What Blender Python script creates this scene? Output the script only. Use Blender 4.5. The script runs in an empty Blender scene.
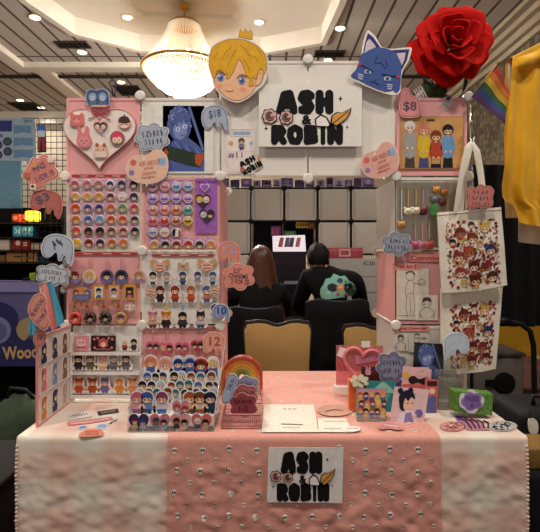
BOOTH, WORLD, EXPO = 230, .32, .25
import bpy, bmesh, math, random
from mathutils import Vector, Matrix, noise, geometry
from mathutils.bvhtree import BVHTree
R_ = random.Random(7)
CH, HY, CX, FP = 1.405, 250.0, 270.0, 450.0      # eye height, horizon row, centre column, focal length in pixels
scene = bpy.context.scene
COL = scene.collection
pi = math.pi

# ------------------------------------------------------------------ materials
_mats = {}
def lin(h):
    h = h.lstrip('#'); c = [int(h[i:i+2], 16)/255 for i in (0, 2, 4)]
    return [x/12.92 if x <= .04045 else ((x+.055)/1.055)**2.4 for x in c]
def m(hexc, rough=.55, metal=0., var=.08, scale=40., bump=0., emit=0., coat=0., sheen=0., name=None):
    key = (hexc, rough, metal, var, scale, bump, emit, coat, sheen)
    if key in _mats: return _mats[key]
    mt = bpy.data.materials.new(name or 'paint_' + hexc.strip('#')); mt.use_nodes = True
    nt = mt.node_tree; b = nt.nodes['Principled BSDF']
    c = lin(hexc)
    b.inputs['Roughness'].default_value = rough; b.inputs['Metallic'].default_value = metal
    b.inputs['Coat Weight'].default_value = coat; b.inputs['Sheen Weight'].default_value = sheen
    if rough >= .5 and not metal: b.inputs['Specular IOR Level'].default_value = .22
    tc = nt.nodes.new('ShaderNodeTexCoord'); nz = nt.nodes.new('ShaderNodeTexNoise')
    nz.inputs['Scale'].default_value = scale; nz.inputs['Detail'].default_value = 3
    nt.links.new(tc.outputs['Object'], nz.inputs['Vector'])
    rp = nt.nodes.new('ShaderNodeValToRGB')
    rp.color_ramp.elements[0].position = .3; rp.color_ramp.elements[1].position = .7
    rp.color_ramp.elements[0].color = [max(0, x*(1-var)) for x in c] + [1]
    rp.color_ramp.elements[1].color = [min(1, x*(1+var)) for x in c] + [1]
    nt.links.new(nz.outputs['Fac'], rp.inputs['Fac']); nt.links.new(rp.outputs['Color'], b.inputs['Base Color'])
    if emit:
        b.inputs['Emission Color'].default_value = c + [1]; b.inputs['Emission Strength'].default_value = emit
    if bump:
        bp = nt.nodes.new('ShaderNodeBump'); bp.inputs['Strength'].default_value = bump; bp.inputs['Distance'].default_value = .004
        nt.links.new(nz.outputs['Fac'], bp.inputs['Height']); nt.links.new(bp.outputs['Normal'], b.inputs['Normal'])
    _mats[key] = mt
    return mt
def acrylic(hexc, gloss=.1, tint=0., name='clear_acrylic'):
    key = ('acr', hexc, gloss, tint)
    if key in _mats: return _mats[key]
    mt = bpy.data.materials.new(name); mt.use_nodes = True
    nt = mt.node_tree; nt.nodes.clear()
    out = nt.nodes.new('ShaderNodeOutputMaterial'); tr = nt.nodes.new('ShaderNodeBsdfTransparent')
    gl = nt.nodes.new('ShaderNodeBsdfGlossy'); gl.inputs['Roughness'].default_value = .08
    df = nt.nodes.new('ShaderNodeBsdfDiffuse'); df.inputs['Color'].default_value = lin(hexc)+[1]
    tr.inputs['Color'].default_value = [1-(1-x)*.5 for x in lin(hexc)]+[1]
    m1 = nt.nodes.new('ShaderNodeMixShader'); m1.inputs[0].default_value = tint
    m2 = nt.nodes.new('ShaderNodeMixShader')
    fr = nt.nodes.new('ShaderNodeFresnel'); fr.inputs['IOR'].default_value = 1.3
    ad = nt.nodes.new('ShaderNodeMath'); ad.operation = 'MULTIPLY_ADD'; ad.inputs[1].default_value = .8; ad.inputs[2].default_value = gloss*.25
    L = nt.links.new
    L(tr.outputs[0], m1.inputs[1]); L(df.outputs[0], m1.inputs[2]); L(m1.outputs[0], m2.inputs[1]); L(gl.outputs[0], m2.inputs[2])
    L(fr.outputs[0], ad.inputs[0]); L(ad.outputs[0], m2.inputs[0]); L(m2.outputs[0], out.inputs[0])
    _mats[key] = mt
    return mt
def glow(hexc, s, name='lit_lamp'):
    return m(hexc, emit=s, var=.02, name=name)

# ------------------------------------------------------------------ frames: (u, v, n) -> point
def at(px, py, Y): return Vector(((px-CX)*Y/FP, Y, CH+(HY-py)*Y/FP))
def F(Y, vb=None, a=0., b=0., u0=270.):
    """board standing at depth Y, leaning back by slope a and turned by slope b about its foot (u0, vb)"""
    if vb is None: vb = 250.
    p0 = at(u0, vb, Y); N = Vector((b, -1, a)).normalized()
    k = p0.y + a*(CH-p0.z) - b*p0.x
    def f(u, v, n=0.):
        cu = (u-CX)/FP; cv = (HY-v)/FP
        y = k/(1-a*cv-b*cu)
        return Vector((cu*y, y, CH+cv*y)) + N*n
    return f
def T(z):
    """something lying flat at height z"""
    def f(u, v, n=0.):
        y = (CH-z)*FP/(v-HY)
        return Vector(((u-CX)*y/FP, y, z+n))
    return f
def P(O, U, V):
    O, U, V = Vector(O), Vector(U), Vector(V); N = U.cross(V).normalized()
    return lambda u, v, n=0.: O+U*u+V*v+N*n

# ------------------------------------------------------------------ mesh builder
def tag(o, label=None, cat=None, group=None, kind=None):
    if label: o['label'] = label
    if cat: o['category'] = cat
    if group: o['group'] = group
    if kind: o['kind'] = kind
    return o
def empty(name, loc, label=None, cat=None, group=None):
    o = bpy.data.objects.new(name, None); COL.objects.link(o); o.location = loc; o.empty_display_size = .05
    return tag(o, label, cat, group)
_fonts = {}
def glyphs(s, bold=0., space=1.):
    k = (s, bold, space)
    if k not in _fonts:
        cu = bpy.data.curves.new('lettering', 'FONT'); cu.body = s; cu.offset = bold; cu.space_character = space; cu.resolution_u = 3; cu.fill_mode = 'FRONT'
        ob = bpy.data.objects.new('lettering', cu); COL.objects.link(ob)
        me = bpy.data.meshes.new_from_object(ob.evaluated_get(bpy.context.evaluated_depsgraph_get()))
        vs = [(v.co.x, v.co.y) for v in me.vertices]; fs = [list(p.vertices) for p in me.polygons]
        bpy.data.objects.remove(ob); bpy.data.curves.remove(cu); bpy.data.meshes.remove(me)
        x0 = min(v[0] for v in vs); x1 = max(v[0] for v in vs); y0 = min(v[1] for v in vs); y1 = max(v[1] for v in vs)
        _fonts[k] = ([((v[0]-x0)/(x1-x0)-.5, (v[1]-y0)/(y1-y0)-.5) for v in vs], fs)
    return _fonts[k]
class MB:
    def __init__(s, fr=None): s.v = []; s.f = []; s.fm = []; s.fs = []; s.fr = fr
    def add(s, vs, fs, mat, smooth=False):
        k = len(s.v); s.v += [Vector(v) for v in vs]
        for f in fs: s.f.append([i+k for i in f]); s.fm.append(mat); s.fs.append(smooth)
        return s
    # --- solids in world axes
    def box(s, x0, x1, y0, y1, z0, z1, mat):
        vs = [(x, y, z) for z in (z0, z1) for y in (y0, y1) for x in (x0, x1)]
        return s.add(vs, [(0, 2, 3, 1), (4, 5, 7, 6), (0, 1, 5, 4), (2, 6, 7, 3), (0, 4, 6, 2), (1, 3, 7, 5)], mat)
    def rbox(s, x0, x1, y0, y1, z0, z1, r, mat, seg=3):
        bm = bmesh.new(); bmesh.ops.create_cube(bm, size=1)
        for v in bm.verts: v.co = Vector(((x0+x1)/2+v.co.x*(x1-x0), (y0+y1)/2+v.co.y*(y1-y0), (z0+z1)/2+v.co.z*(z1-z0)))
        bmesh.ops.bevel(bm, geom=bm.edges[:], offset=r, segments=seg, profile=.5, affect='EDGES')
        bm.verts.index_update()
        s.add([v.co.copy() for v in bm.verts], [[v.index for v in f.verts] for f in bm.faces], mat, True); bm.free(); return s
    def tube(s, pts, r, mat, n=8, closed=False, taper=None):
        pts = [Vector(p) for p in pts]; vs = []; fs = []; N = len(pts)
        t = None
        for i, p in enumerate(pts):
            d = (pts[(i+1) % N]-pts[i-1]) if closed else (pts[min(i+1, N-1)]-pts[max(i-1, 0)])
            d.normalize()
            if t is None: t = d.orthogonal().normalized()
            else: t = (t-d*t.dot(d)); t = t.normalized() if t.length > 1e-6 else d.orthogonal().normalized()
            b = d.cross(t); rr = r if taper is None else r*(taper[i] if isinstance(taper, (list, tuple)) else 1+(taper-1)*i/(N-1))
            vs += [p+(t*math.cos(2*pi*k/n)+b*math.sin(2*pi*k/n))*rr for k in range(n)]
        for i in range(N if closed else N-1):
            j = (i+1) % N
            fs += [(i*n+k, i*n+(k+1) % n, j*n+(k+1) % n, j*n+k) for k in range(n)]
        if not closed: fs += [tuple(range(n))[::-1], tuple((N-1)*n+k for k in range(n))]
        return s.add(vs, fs, mat, True)
    def lathe(s, c, prof, mat, n=24, axis=(0, 0, 1), smooth=True):
        c = Vector(c); ax = Vector(axis).normalized(); t = ax.orthogonal().normalized(); b = ax.cross(t); vs = []; fs = []
        for r, h in prof: vs += [c+ax*h+(t*math.cos(2*pi*k/n)+b*math.sin(2*pi*k/n))*max(r, 1e-5) for k in range(n)]
        for i in range(len(prof)-1): fs += [(i*n+k, i*n+(k+1) % n, (i+1)*n+(k+1) % n, (i+1)*n+k) for k in range(n)]
        fs += [tuple(range(n))[::-1], tuple((len(prof)-1)*n+k for k in range(n))]
        return s.add(vs, fs, mat, smooth)
    def ball(s, c, r, mat, n=12):
        if not isinstance(r, (tuple, list)): r = (r, r, r)
        vs = []; fs = []; h = n//2
        for i in range(h+1):
            for k in range(n):
                a = pi*i/h; q = 2*pi*k/n
                vs.append((c[0]+r[0]*math.sin(a)*math.cos(q), c[1]+r[1]*math.sin(a)*math.sin(q), c[2]+r[2]*math.cos(a)))
        for i in range(h): fs += [(i*n+k, i*n+(k+1) % n, (i+1)*n+(k+1) % n, (i+1)*n+k) for k in range(n)]
        return s.add(vs, fs, mat, True)
    def sheet(s, fn, nu, nv, mat, smooth=True, thick=0.):
        vs = [fn(i/nu, j/nv) for j in range(nv+1) for i in range(nu+1)]; w = nu+1
        return s.add(vs, [(j*w+i, j*w+i+1, (j+1)*w+i+1, (j+1)*w+i) for j in range(nv) for i in range(nu)], mat, smooth)
    # --- flat art in the frame (u, v, n)
    def slab(s, pts, n0, n1, mat, side=None):
        N = len(pts); f = s.fr
        s.add([f(u, v, n1) for u, v in pts], [tuple(range(N))], mat)
        s.add([f(u, v, n0) for u, v in pts], [tuple(range(N))[::-1]], side or mat)
        vs = [f(u, v, n0) for u, v in pts]+[f(u, v, n1) for u, v in pts]
        return s.add(vs, [(i, (i+1) % N, N+(i+1) % N, N+i) for i in range(N)], side or mat)
    def fill(s, pts, n, mat): return s.add([s.fr(u, v, n) for u, v in pts], [tuple(range(len(pts)))], mat)
    def rect(s, u0, v0, u1, v1, n, mat): return s.fill([(u0, v0), (u1, v0), (u1, v1), (u0, v1)], n, mat)
    def disc(s, cu, cv, r, n, mat, rv=None, seg=16, a0=0., a1=2*pi):
        rv = rv or r
        return s.fill([(cu+r*math.cos(a0+(a1-a0)*k/seg), cv+rv*math.sin(a0+(a1-a0)*k/seg)) for k in range(seg+(a1-a0 < 6.2))], n, mat)
    def stroke(s, pts, w, n, mat, closed=False):
        pts = [Vector(p) for p in pts]; N = len(pts); vs = []; fs = []
        for i in range(N):
            d = (pts[(i+1) % N]-pts[i-1]) if closed else (pts[min(i+1, N-1)]-pts[max(i-1, 0)])
            if d.length < 1e-9: d = Vector((1, 0))
            d.normalize(); q = Vector((-d.y, d.x))*w/2
            for t in (pts[i]+q, pts[i]-q): vs.append(s.fr(t.x, t.y, n))
        for i in range(N if closed else N-1):
            j = (i+1) % N; fs.append((2*i, 2*i+1, 2*j+1, 2*j))
        return s.add(vs, fs, mat)
    def text(s, st, cu, cv, w, h, n, mat, rot=0., bold=.01, space=1., up=-1):
        if st[0] == '~':      # lettering too blurred to read: hand-drawn marks of its size
            k = len(st)-1; rg = random.Random(int(cu*7+cv*3)); c, q = math.cos(rot), math.sin(rot)
            for i in range(k):
                if st[i+1] == ' ': continue
                pts = [((i+.2+.6*rg.random())/k-.5, (j/3-.5)*.9+.1*rg.random()) for j in range(4)]
                rg.shuffle(pts) if rg.random() < .5 else None
                s.stroke([(cu+a*w*c-b_*h*q*(-up), cv+a*w*q+b_*h*c*(-up)) for a, b_ in pts], min(h*.17, w/k*.3), n+i*2e-5, mat)
            return s
        vs, fs = glyphs(st, bold, space); c, q = math.cos(rot), math.sin(rot)
        out = []
        for x, y in vs:
            a, b = x*w, y*h*up
            out.append(s.fr(cu+a*c-b*q, cv+a*q+b*c, n))
        return s.add(out, fs, mat)
    def build(s, name, parent=None, origin=None, label=None, cat=None, group=None, kind=None, fix=True):
        bb0 = Vector([min(v[i] for v in s.v) for i in range(3)]); bb1 = Vector([max(v[i] for v in s.v) for i in range(3)])
        if parent is not None:
            o_ = Vector((0, 0, 0)); p = parent
            while p is not None: o_ += p.location; p = p.parent
        else: o_ = Vector(origin) if origin else Vector(((bb0.x+bb1.x)/2, (bb0.y+bb1.y)/2, bb0.z))
        me = bpy.data.meshes.new(name); me.from_pydata([v-o_ for v in s.v], [], s.f)
        ml = []
        for x in s.fm:
            if x not in ml: ml.append(x)
        for x in ml: me.materials.append(x)
        idx = {x: i for i, x in enumerate(ml)}
        me.polygons.foreach_set('material_index', [idx[x] for x in s.fm]); me.polygons.foreach_set('use_smooth', s.fs)
        me.update()
        if fix:
            bm = bmesh.new(); bm.from_mesh(me); bmesh.ops.recalc_face_normals(bm, faces=bm.faces[:]); bm.to_mesh(me); bm.free()
        ob = bpy.data.objects.new(name, me); COL.objects.link(ob)
        if parent is not None: ob.parent = parent
        else: ob.location = o_
        return tag(ob, label, cat, group, kind)

# ------------------------------------------------------------------ outlines
def smooth(pts, k=4):
    out = []; N = len(pts)
    for i in range(N):
        p0, p1, p2, p3 = [Vector(pts[(i+j) % N]) for j in (-1, 0, 1, 2)]
        for q in range(k):
            t = q/k
            out.append(tuple(.5*((2*p1)+(p2-p0)*t+(2*p0-5*p1+4*p2-p3)*t*t+(3*p1-p0-3*p2+p3)*t**3)))
    return out
def grow(pts, f, d=0.):
    cx = sum(p[0] for p in pts)/len(pts); cy = sum(p[1] for p in pts)/len(pts)
    out = []
    for x, y in pts:
        l = math.hypot(x-cx, y-cy) or 1
        out.append((cx+(x-cx)*(f+d/l), cy+(y-cy)*(f+d/l)))
    return out
def rot(pts, a, c):
    q, s = math.cos(a), math.sin(a)
    return [(c[0]+(x-c[0])*q-(y-c[1])*s, c[1]+(x-c[0])*s+(y-c[1])*q) for x, y in pts]
def circ(cx, cy, r, ry=None, n=20): return [(cx+r*math.cos(2*pi*k/n), cy+(ry or r)*math.sin(2*pi*k/n)) for k in range(n)]
def rrect(x0, y0, x1, y1, r, n=4):
    out = []
    for cx, cy, a in ((x1-r, y1-r, 0), (x0+r, y1-r, 1), (x0+r, y0+r, 2), (x1-r, y0+r, 3)):
        out += [(cx+r*math.cos((a+k/n)*pi/2), cy+r*math.sin((a+k/n)*pi/2)) for k in range(n+1)]
    return out
def heart(cx, cy, w, h, n=28, a=0.):
    out = []
    for k in range(n):
        t = 2*pi*k/n
        x = 16*math.sin(t)**3/16; y = -(13*math.cos(t)-5*math.cos(2*t)-2*math.cos(3*t)-math.cos(4*t))/14.5
        out.append((cx+x*w/2, cy+(y-.09)*h/2*1.0))
    return rot(out, a, (cx, cy))
def cloud(cx, cy, rx, ry, k=6, amp=.16, ph=0., n=48, a=0.):
    out = []
    for i in range(n):
        t = 2*pi*i/n; r = 1-amp+amp*abs(math.sin(k*t/2+ph))*1.6-amp*.3
        q = 4.; c, s = math.cos(t), math.sin(t)
        e = (abs(c)**q+abs(s)**q)**(-1/q)*.35+.65
        out.append((cx+rx*r*e*c, cy+ry*r*e*s))
    return rot(out, a, (cx, cy))
def ghost(cx, cy, w, h, a=0., flip=1):
    p = [(-.5, .0), (-.44, -.32), (-.2, -.5), (.15, -.5), (.42, -.34), (.5, 0), (.5, .28), (.46, .5), (.36, .44), (.3, .2), (.2, .2), (.14, .36), (.04, .34), (0, .14), (-.12, .12), (-.22, .3), (-.36, .3), (-.46, .2)]
    return rot(smooth([(cx+x*w*flip, cy+y*h) for x, y in p], 3), a, (cx, cy))
def star(cx, cy, r, k=4, ri=.35): return [(cx+(r if i % 2 == 0 else r*ri)*math.sin(pi*i/k), cy-(r if i % 2 == 0 else r*ri)*math.cos(pi*i/k)) for i in range(2*k)]
ORD = ['first', 'second', 'third', 'fourth', 'fifth', 'sixth', 'seventh', 'eighth', 'ninth', 'tenth']
E = .0005       # print layer step
SK, SKD, BLK, WHT = '#f1c9ab', '#a86f4c', '#1b1718', '#efe9e2'
INK = m('#15120f', .6)

def head(b, x, y, r, hair, n, skin=SK, style=0):
    """a small drawn head: hair, face, fringe, eyes"""
    b.disc(x, y, r, n, m(hair), seg=14)
    if style == 1:
        for sx in (-1, 1): b.fill([(x+sx*r*.95, y-r*.3), (x+sx*r*.8, y-r*1.35), (x+sx*r*.2, y-r*.85)], n, m(hair))
    if style == 2:
        for sx in (-1, 1): b.disc(x+sx*r*.8, y-r*.75, r*.42, n, m(hair), seg=10)
    b.disc(x, y+r*.3, r*.72, n+E, m(skin), rv=r*.6, seg=12)
    b.fill([(x-r*.78, y+r*.25), (x-r*.7, y-r*.4), (x+r*.7, y-r*.4), (x+r*.78, y+r*.25), (x+r*.4, y-r*.05), (x+r*.1, y+r*.12), (x-r*.2, y-r*.08), (x-r*.5, y+r*.12)], n+2*E, m(hair))
    for sx in (-1, 1): b.disc(x+sx*r*.33, y+r*.35, r*.13, n+2*E, INK, rv=r*.18, seg=8)
def figure(b, x, y0, y1, hair, top, bot, n, skin=SK, style=0, wide=1.):
    """a small drawn person from row y0 (top of hair) to y1 (feet)"""
    h = y1-y0; r = h*.27
    b.fill([(x-r*.75*wide, y0+h*.5), (x+r*.75*wide, y0+h*.5), (x+r*.95*wide, y0+h*.8), (x-r*.95*wide, y0+h*.8)], n, m(top))
    b.fill([(x-r*.7*wide, y0+h*.78), (x+r*.7*wide, y0+h*.78), (x+r*.55*wide, y1), (x+.1*r, y1), (x, y0+h*.88), (x-.1*r, y1), (x-r*.55*wide, y1)], n+E, m(bot))
    for sx in (-1, 1): b.stroke([(x+sx*r*.8*wide, y0+h*.55), (x+sx*r*1.15*wide, y0+h*.74)], r*.35, n+E, m(skin))
    head(b, x, y0+r, r, hair, n+2*E, skin, style)
def fig_outline(x, y0, y1, pad=1., wide=1.):
    h = y1-y0; r = h*.27
    p = [(x-r-pad, y0+r), (x-r*.7-pad*.7, y0+r*.25-pad*.7), (x, y0-pad), (x+r*.7+pad*.7, y0+r*.25-pad*.7), (x+r+pad, y0+r), (x+r*1.0+pad, y0+h*.5), (x+r*1.2*wide+pad, y0+h*.75), (x+r*.9*wide+pad, y1), (x+r*.5, y1+pad*.6), (x-r*.5, y1+pad*.6), (x-r*.9*wide-pad, y1), (x-r*1.2*wide-pad, y0+h*.75), (x-r-pad, y0+h*.5)]
    return smooth(p, 2)
def board(name, label, cat, outline, fr, t=.003, cols=(WHT,), texts=(), extra=None, group=None, d=1.2, n0=0., rough=.4):
    """a flat cut-out sign: edge colour, then inner bands, then lettering"""
    b = MB(fr); b.slab(outline, n0, n0+t, m(cols[0], rough)); n = n0+t
    for i, c in enumerate(cols[1:]):
        n += E; b.fill(grow(outline, 1, -d*(i+1)), n, m(c, rough))
    for st, x, y, w, h, a, c in texts: b.text(st, x, y, w, h, n+2*E, m(c), a, .012)
    if extra: extra(b, n+E)
    return b.build(name, label=label, cat=cat, group=group)
GL = {'A': ([[(.14, .84), (.36, .2), (.62, .16), (.86, .84)], [(.3, .62), (.7, .62)]], 1.15), 'S': ([[(.82, .24), (.6, .15), (.3, .18), (.2, .34), (.4, .48), (.66, .54), (.8, .7), (.62, .85), (.2, .82)]], 1.), 'H': ([[(.2, .16), (.2, .84)], [(.8, .16), (.8, .84)], [(.2, .5), (.8, .5)]], 1.05),
      'R': ([[(.2, .84), (.2, .18), (.62, .18), (.8, .34), (.62, .52), (.3, .54)], [(.5, .54), (.82, .84)]], 1.05), 'O': ([[(.5, .16), (.2, .28), (.16, .56), (.3, .82), (.66, .84), (.84, .6), (.8, .28), (.5, .16)]], 1.05), 'B': ([[(.2, .84), (.2, .18), (.64, .2), (.72, .36), (.3, .48), (.74, .58), (.76, .78), (.2, .84)]], 1.02), 'I': ([[(.5, .16), (.5, .84)]], .5), 'N': ([[(.2, .84), (.2, .16), (.78, .84), (.8, .16)]], 1.08)}
_bub = {}
def bubble_cells(st, W, H):
    """fat rounded letters as little clipped grid cells, with a thin gap where neighbours meet"""
    key = (st, round(W, 1), round(H, 1))
    if key in _bub: return _bub[key]
    tot = sum(GL[c][1] for c in st); x = 0; L = []
    for c in st:
        st_, w = GL[c]; wu = w/tot*W; r = min(H*.168, wu*.30); pad = r
        segs = []
        for pl in st_:
            pts = [(x+wu*.5+(u-.5)*(wu-2*pad+H*.03)/(.68 if c != 'I' else 1), H*.5+(v-.5)*(H-2*pad)/.68) for u, v in pl]
            segs += list(zip(pts[:-1], pts[1:]))
        L.append((segs, r, x, wu)); x += wu
    def dist(segs, px, py):
        best = 1e9
        for (ax, ay), (bx, by) in segs:
            dx, dy = bx-ax, by-ay; t = max(0, min(1, ((px-ax)*dx+(py-ay)*dy)/(dx*dx+dy*dy+1e-12))); best = min(best, (px-ax-dx*t)**2+(py-ay-dy*t)**2)
        return best**.5
    out = []
    for k, (segs, r, x0, wu) in enumerate(L):
        others = [L[q] for q in (k-1, k+1) if 0 <= q < len(L)]; NX, NY = 26, 26
        xa, xb, ya, yb = x0-.25*wu, x0+1.25*wu, -.05*H, 1.05*H; g = {}
        for iy in range(NY+1):
            for ix in range(NX+1):
                px, py = xa+(xb-xa)*ix/NX, ya+(yb-ya)*iy/NY; d = dist(segs, px, py); v = r-d
                for o in others: v = min(v, ((dist(o[0], px, py)-o[1])-(d-r)-H*.035)/2)
                g[ix, iy] = (px, py, v)
        for iy in range(NY):
            for ix in range(NX):
                cs = [g[ix, iy], g[ix+1, iy], g[ix+1, iy+1], g[ix, iy+1]]
                if all(c[2] <= 0 for c in cs): continue
                pl = []
                for q in range(4):
                    a, b_ = cs[q], cs[(q+1) % 4]
                    if a[2] > 0: pl.append((a[0], a[1]))
                    if (a[2] > 0) != (b_[2] > 0): t = a[2]/(a[2]-b_[2]); pl.append((a[0]+(b_[0]-a[0])*t, a[1]+(b_[1]-a[1])*t))
                if len(pl) > 2: out.append(pl)
    _bub[key] = out
    return out
def bubble(b, st, f, W, H, n, mat):
    for pl in bubble_cells(st, W, H): b.fill([f(x/W, y/H) for x, y in pl], n, mat)
def logo(b, x0, y0, x1, y1, n, a=0., ink='#0e0c0d', up=-1):
    W, H = x1-x0, y1-y0; c = ((x0+x1)/2, (y0+y1)/2); k = m(ink, .8)
    def q(u, v): return rot([(x0+u*W, y0+v*H)], a, c)[0]
    def pts(l): return [q(u, v) for u, v in l]
    asp = W/H
    for st, u0, u1, v0, v1 in (('ASH', .175, .725, .075, .475), ('ROBIN', .115, .82, .635, .97)): bubble(b, st, lambda x, y: q(u0+(u1-u0)*x, v0+(v1-v0)*y), (u1-u0)*W, (v1-v0)*H, n+2*E, k)
    for u, v, r in ((.105, .51, .076), (.265, .53, .07)):
        b.fill(pts(cloud(u, v, r*1.0, r*asp, 7, .12)), n+8*E, k); b.fill(pts(cloud(u, v, r*.86, r*asp*.86, 7, .12)), n+9*E, m('#dba7a0'))
        for f in (.58, .34, .12): b.stroke(pts([(u+r*f*math.cos(t*.9)*(1-t*.03), v+r*f*asp*math.sin(t*.9)) for t in range(7)]), W*.011, n+10*E, k)
    x, y = q(.465, .565); b.text('&', x, y, W*.1, H*.15, n+8*E, k, a, .05, 1., up)
    b.fill(pts([(.55, .68), (.54, .55), (.6, .47), (.66, .52), (.7, .64), (.68, .69)]), n+7*E, k)
    b.fill(pts([(.56, .66), (.555, .56), (.6, .5), (.65, .54), (.68, .64), (.67, .67)]), n+8*E, m(WHT))
    lf = [(.69, .63), (.7, .5), (.75, .44), (.8, .45), (.9, .37), (.88, .48), (.85, .55), (.8, .62), (.74, .68)]
    b.fill(pts(lf), n+9*E, k); b.fill(pts(grow(lf, .84)), n+10*E, m('#d69a4d'))
    b.stroke(pts([(.7, .65), (.86, .43)]), W*.008, n+11*E, k)
    for u, v, r in ((.79, .22, .022), (.07, .7, .02), (.855, .68, .014)): b.fill(pts([(u+dx*r, v+dy*r*asp*1.4) for dx, dy in star(0, 0, 1)]), n+2*E, k)
# ================================================================== the room
def noisy_floor():
    mt = bpy.data.materials.new('patterned_carpet'); mt.use_nodes = True; nt = mt.node_tree; b = nt.nodes['Principled BSDF']
    tc = nt.nodes.new('ShaderNodeTexCoord'); vo = nt.nodes.new('ShaderNodeTexVoronoi'); vo.inputs['Scale'].default_value = 2.2
    rp = nt.nodes.new('ShaderNodeValToRGB'); e = rp.color_ramp.elements
    e[0].color = lin('#2b1512')+[1]; e[1].color = lin('#5a2f22')+[1]
    nt.links.new(tc.outputs['Object'], vo.inputs['Vector']); nt.links.new(vo.outputs['Distance'], rp.inputs['Fac']); nt.links.new(rp.outputs['Color'], b.inputs['Base Color'])
    b.inputs['Roughness'].default_value = .95
    return mt
def tile_mat(c1, c2, ln, w, h, name, mort=.02):
    mt = bpy.data.materials.new(name); mt.use_nodes = True; nt = mt.node_tree; b = nt.nodes['Principled BSDF']
    tc = nt.nodes.new('ShaderNodeTexCoord'); br = nt.nodes.new('ShaderNodeTexBrick')
    br.offset = 0; br.inputs['Scale'].default_value = 1; br.inputs['Brick Width'].default_value = w; br.inputs['Row Height'].default_value = h
    br.inputs['Mortar Size'].default_value = mort; br.inputs['Color1'].default_value = lin(c1)+[1]; br.inputs['Color2'].default_value = lin(c2)+[1]; br.inputs['Mortar'].default_value = lin(ln)+[1]
    nz = nt.nodes.new('ShaderNodeTexNoise'); nz.inputs['Scale'].default_value = 60
    mx = nt.nodes.new('ShaderNodeMix'); mx.data_type = 'RGBA'; mx.blend_type = 'MULTIPLY'; mx.inputs[0].default_value = .25
    L = nt.links.new
    L(tc.outputs['Object'], br.inputs['Vector']); L(tc.outputs['Object'], nz.inputs['Vector']); L(br.outputs['Color'], mx.inputs[6]); L(nz.outputs['Fac'], mx.inputs[7]); L(mx.outputs[2], b.inputs['Base Color'])
    b.inputs['Roughness'].default_value = .9
    return mt
CREAM = m('#f2eadb', .8, var=.03, scale=3, name='cream_plaster')
TILE = tile_mat('#dcd3c7', '#d2c9bd', '#62594f', .26, 2.4, 'ceiling_tile', .02)
ZC, ZS, ZI = 4.5, 4.72, 4.78
XL, XR, YB, YF = -8., 3.45, 10.2, -2.5
MB().box(XL, XR, YF, YB, -.06, 0, noisy_floor()).build('floor', kind='structure')
rim = [(-3.0, 5.57), (-2.77, 6.39), (-2.0, 6.92), (-.15, 7.02), (.76, 6.66), (.86, 5.57), (.86, 3.7), (.1, 3.), (-2.1, 3.), (-3.05, 3.7)]
def holed(outer, hole, z, mat, name, up=None):
    vs = [Vector((x, y, z)) for x, y in outer+hole]
    tr = geometry.tessellate_polygon([[Vector((x, y, 0)) for x, y in outer], [Vector((x, y, 0)) for x, y in hole]])
    return MB().add(vs, [tuple(t) for t in tr], mat)
c = holed([(XL, YF), (XR, YF), (XR, YB), (XL, YB)], rim, ZC, TILE, 'ceiling')
c.build('ceiling', origin=(0, 0, ZC), kind='structure', fix=False)
inner = [(-1.9, 6.1), (-1.78, 6.36), (-.53, 6.46), (-.42, 6.3), (-.42, 5.), (-1., 4.5), (-1.5, 4.5), (-1.9, 5.)]
b = MB(); n = len(rim)
b.add([(x, y, ZC) for x, y in rim]+[(x, y, ZS) for x, y in rim], [(i, (i+1) % n, n+(i+1) % n, n+i) for i in range(n)], CREAM)
rim2 = grow(rim, 1.045)
b.add([(x, y, ZC-.03) for x, y in rim]+[(x, y, ZC-.03) for x, y in rim2], [(i, (i+1) % n, n+(i+1) % n, n+i) for i in range(n)], CREAM)
b.add([(x, y, ZC-.03) for x, y in rim]+[(x, y, ZC) for x, y in rim], [(i, (i+1) % n, n+(i+1) % n, n+i) for i in range(n)], CREAM)
b.add([(x, y, ZC-.03) for x, y in rim2]+[(x, y, ZC) for x, y in rim2], [(i, (i+1) % n, n+(i+1) % n, n+i) for i in range(n)], CREAM)
b.build('trim_1', kind='structure', fix=False)
b = holed(rim, inner, ZS, CREAM, 's'); n = len(inner)
b.add([(x, y, ZS) for x, y in inner]+[(x, y, ZI) for x, y in inner], [(i, (i+1) % n, n+(i+1) % n, n+i) for i in range(n)], CREAM)
b.add([(x, y, ZI) for x, y in inner], [tuple(range(n))], m('#f7f1e4', .8, name='white_plaster'))
b.build('ceiling', kind='structure', fix=False)
MB().box(-4.05, .9, 7.4, 7.62, ZC-.09, ZC-.001, CREAM).box(-4.27, -4.051, 1., 7.62, ZC-.09, ZC-.001, CREAM).build('trim_2', kind='structure')
MB().box(-4.0, -3.75, 7.63, 9.2, ZC-.07, ZC-.001, CREAM).build('trim_3', kind='structure')
MB().box(XL, XR-.01, 7.95, 8.03, ZC-.035, ZC-.001, m('#3a312a', .8)).build('trim_4', kind='structure')
WALLM = m('#cbbda6', .9, var=.04, scale=6, name='tan_wall')
MB().box(XL, XR, YB, YB+.1, 0, ZC, WALLM).build('wall_back', kind='structure')
MB().box(XL-.1, XL, YF, YB+.1, 0, ZC, WALLM).build('wall_left', kind='structure')
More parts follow.
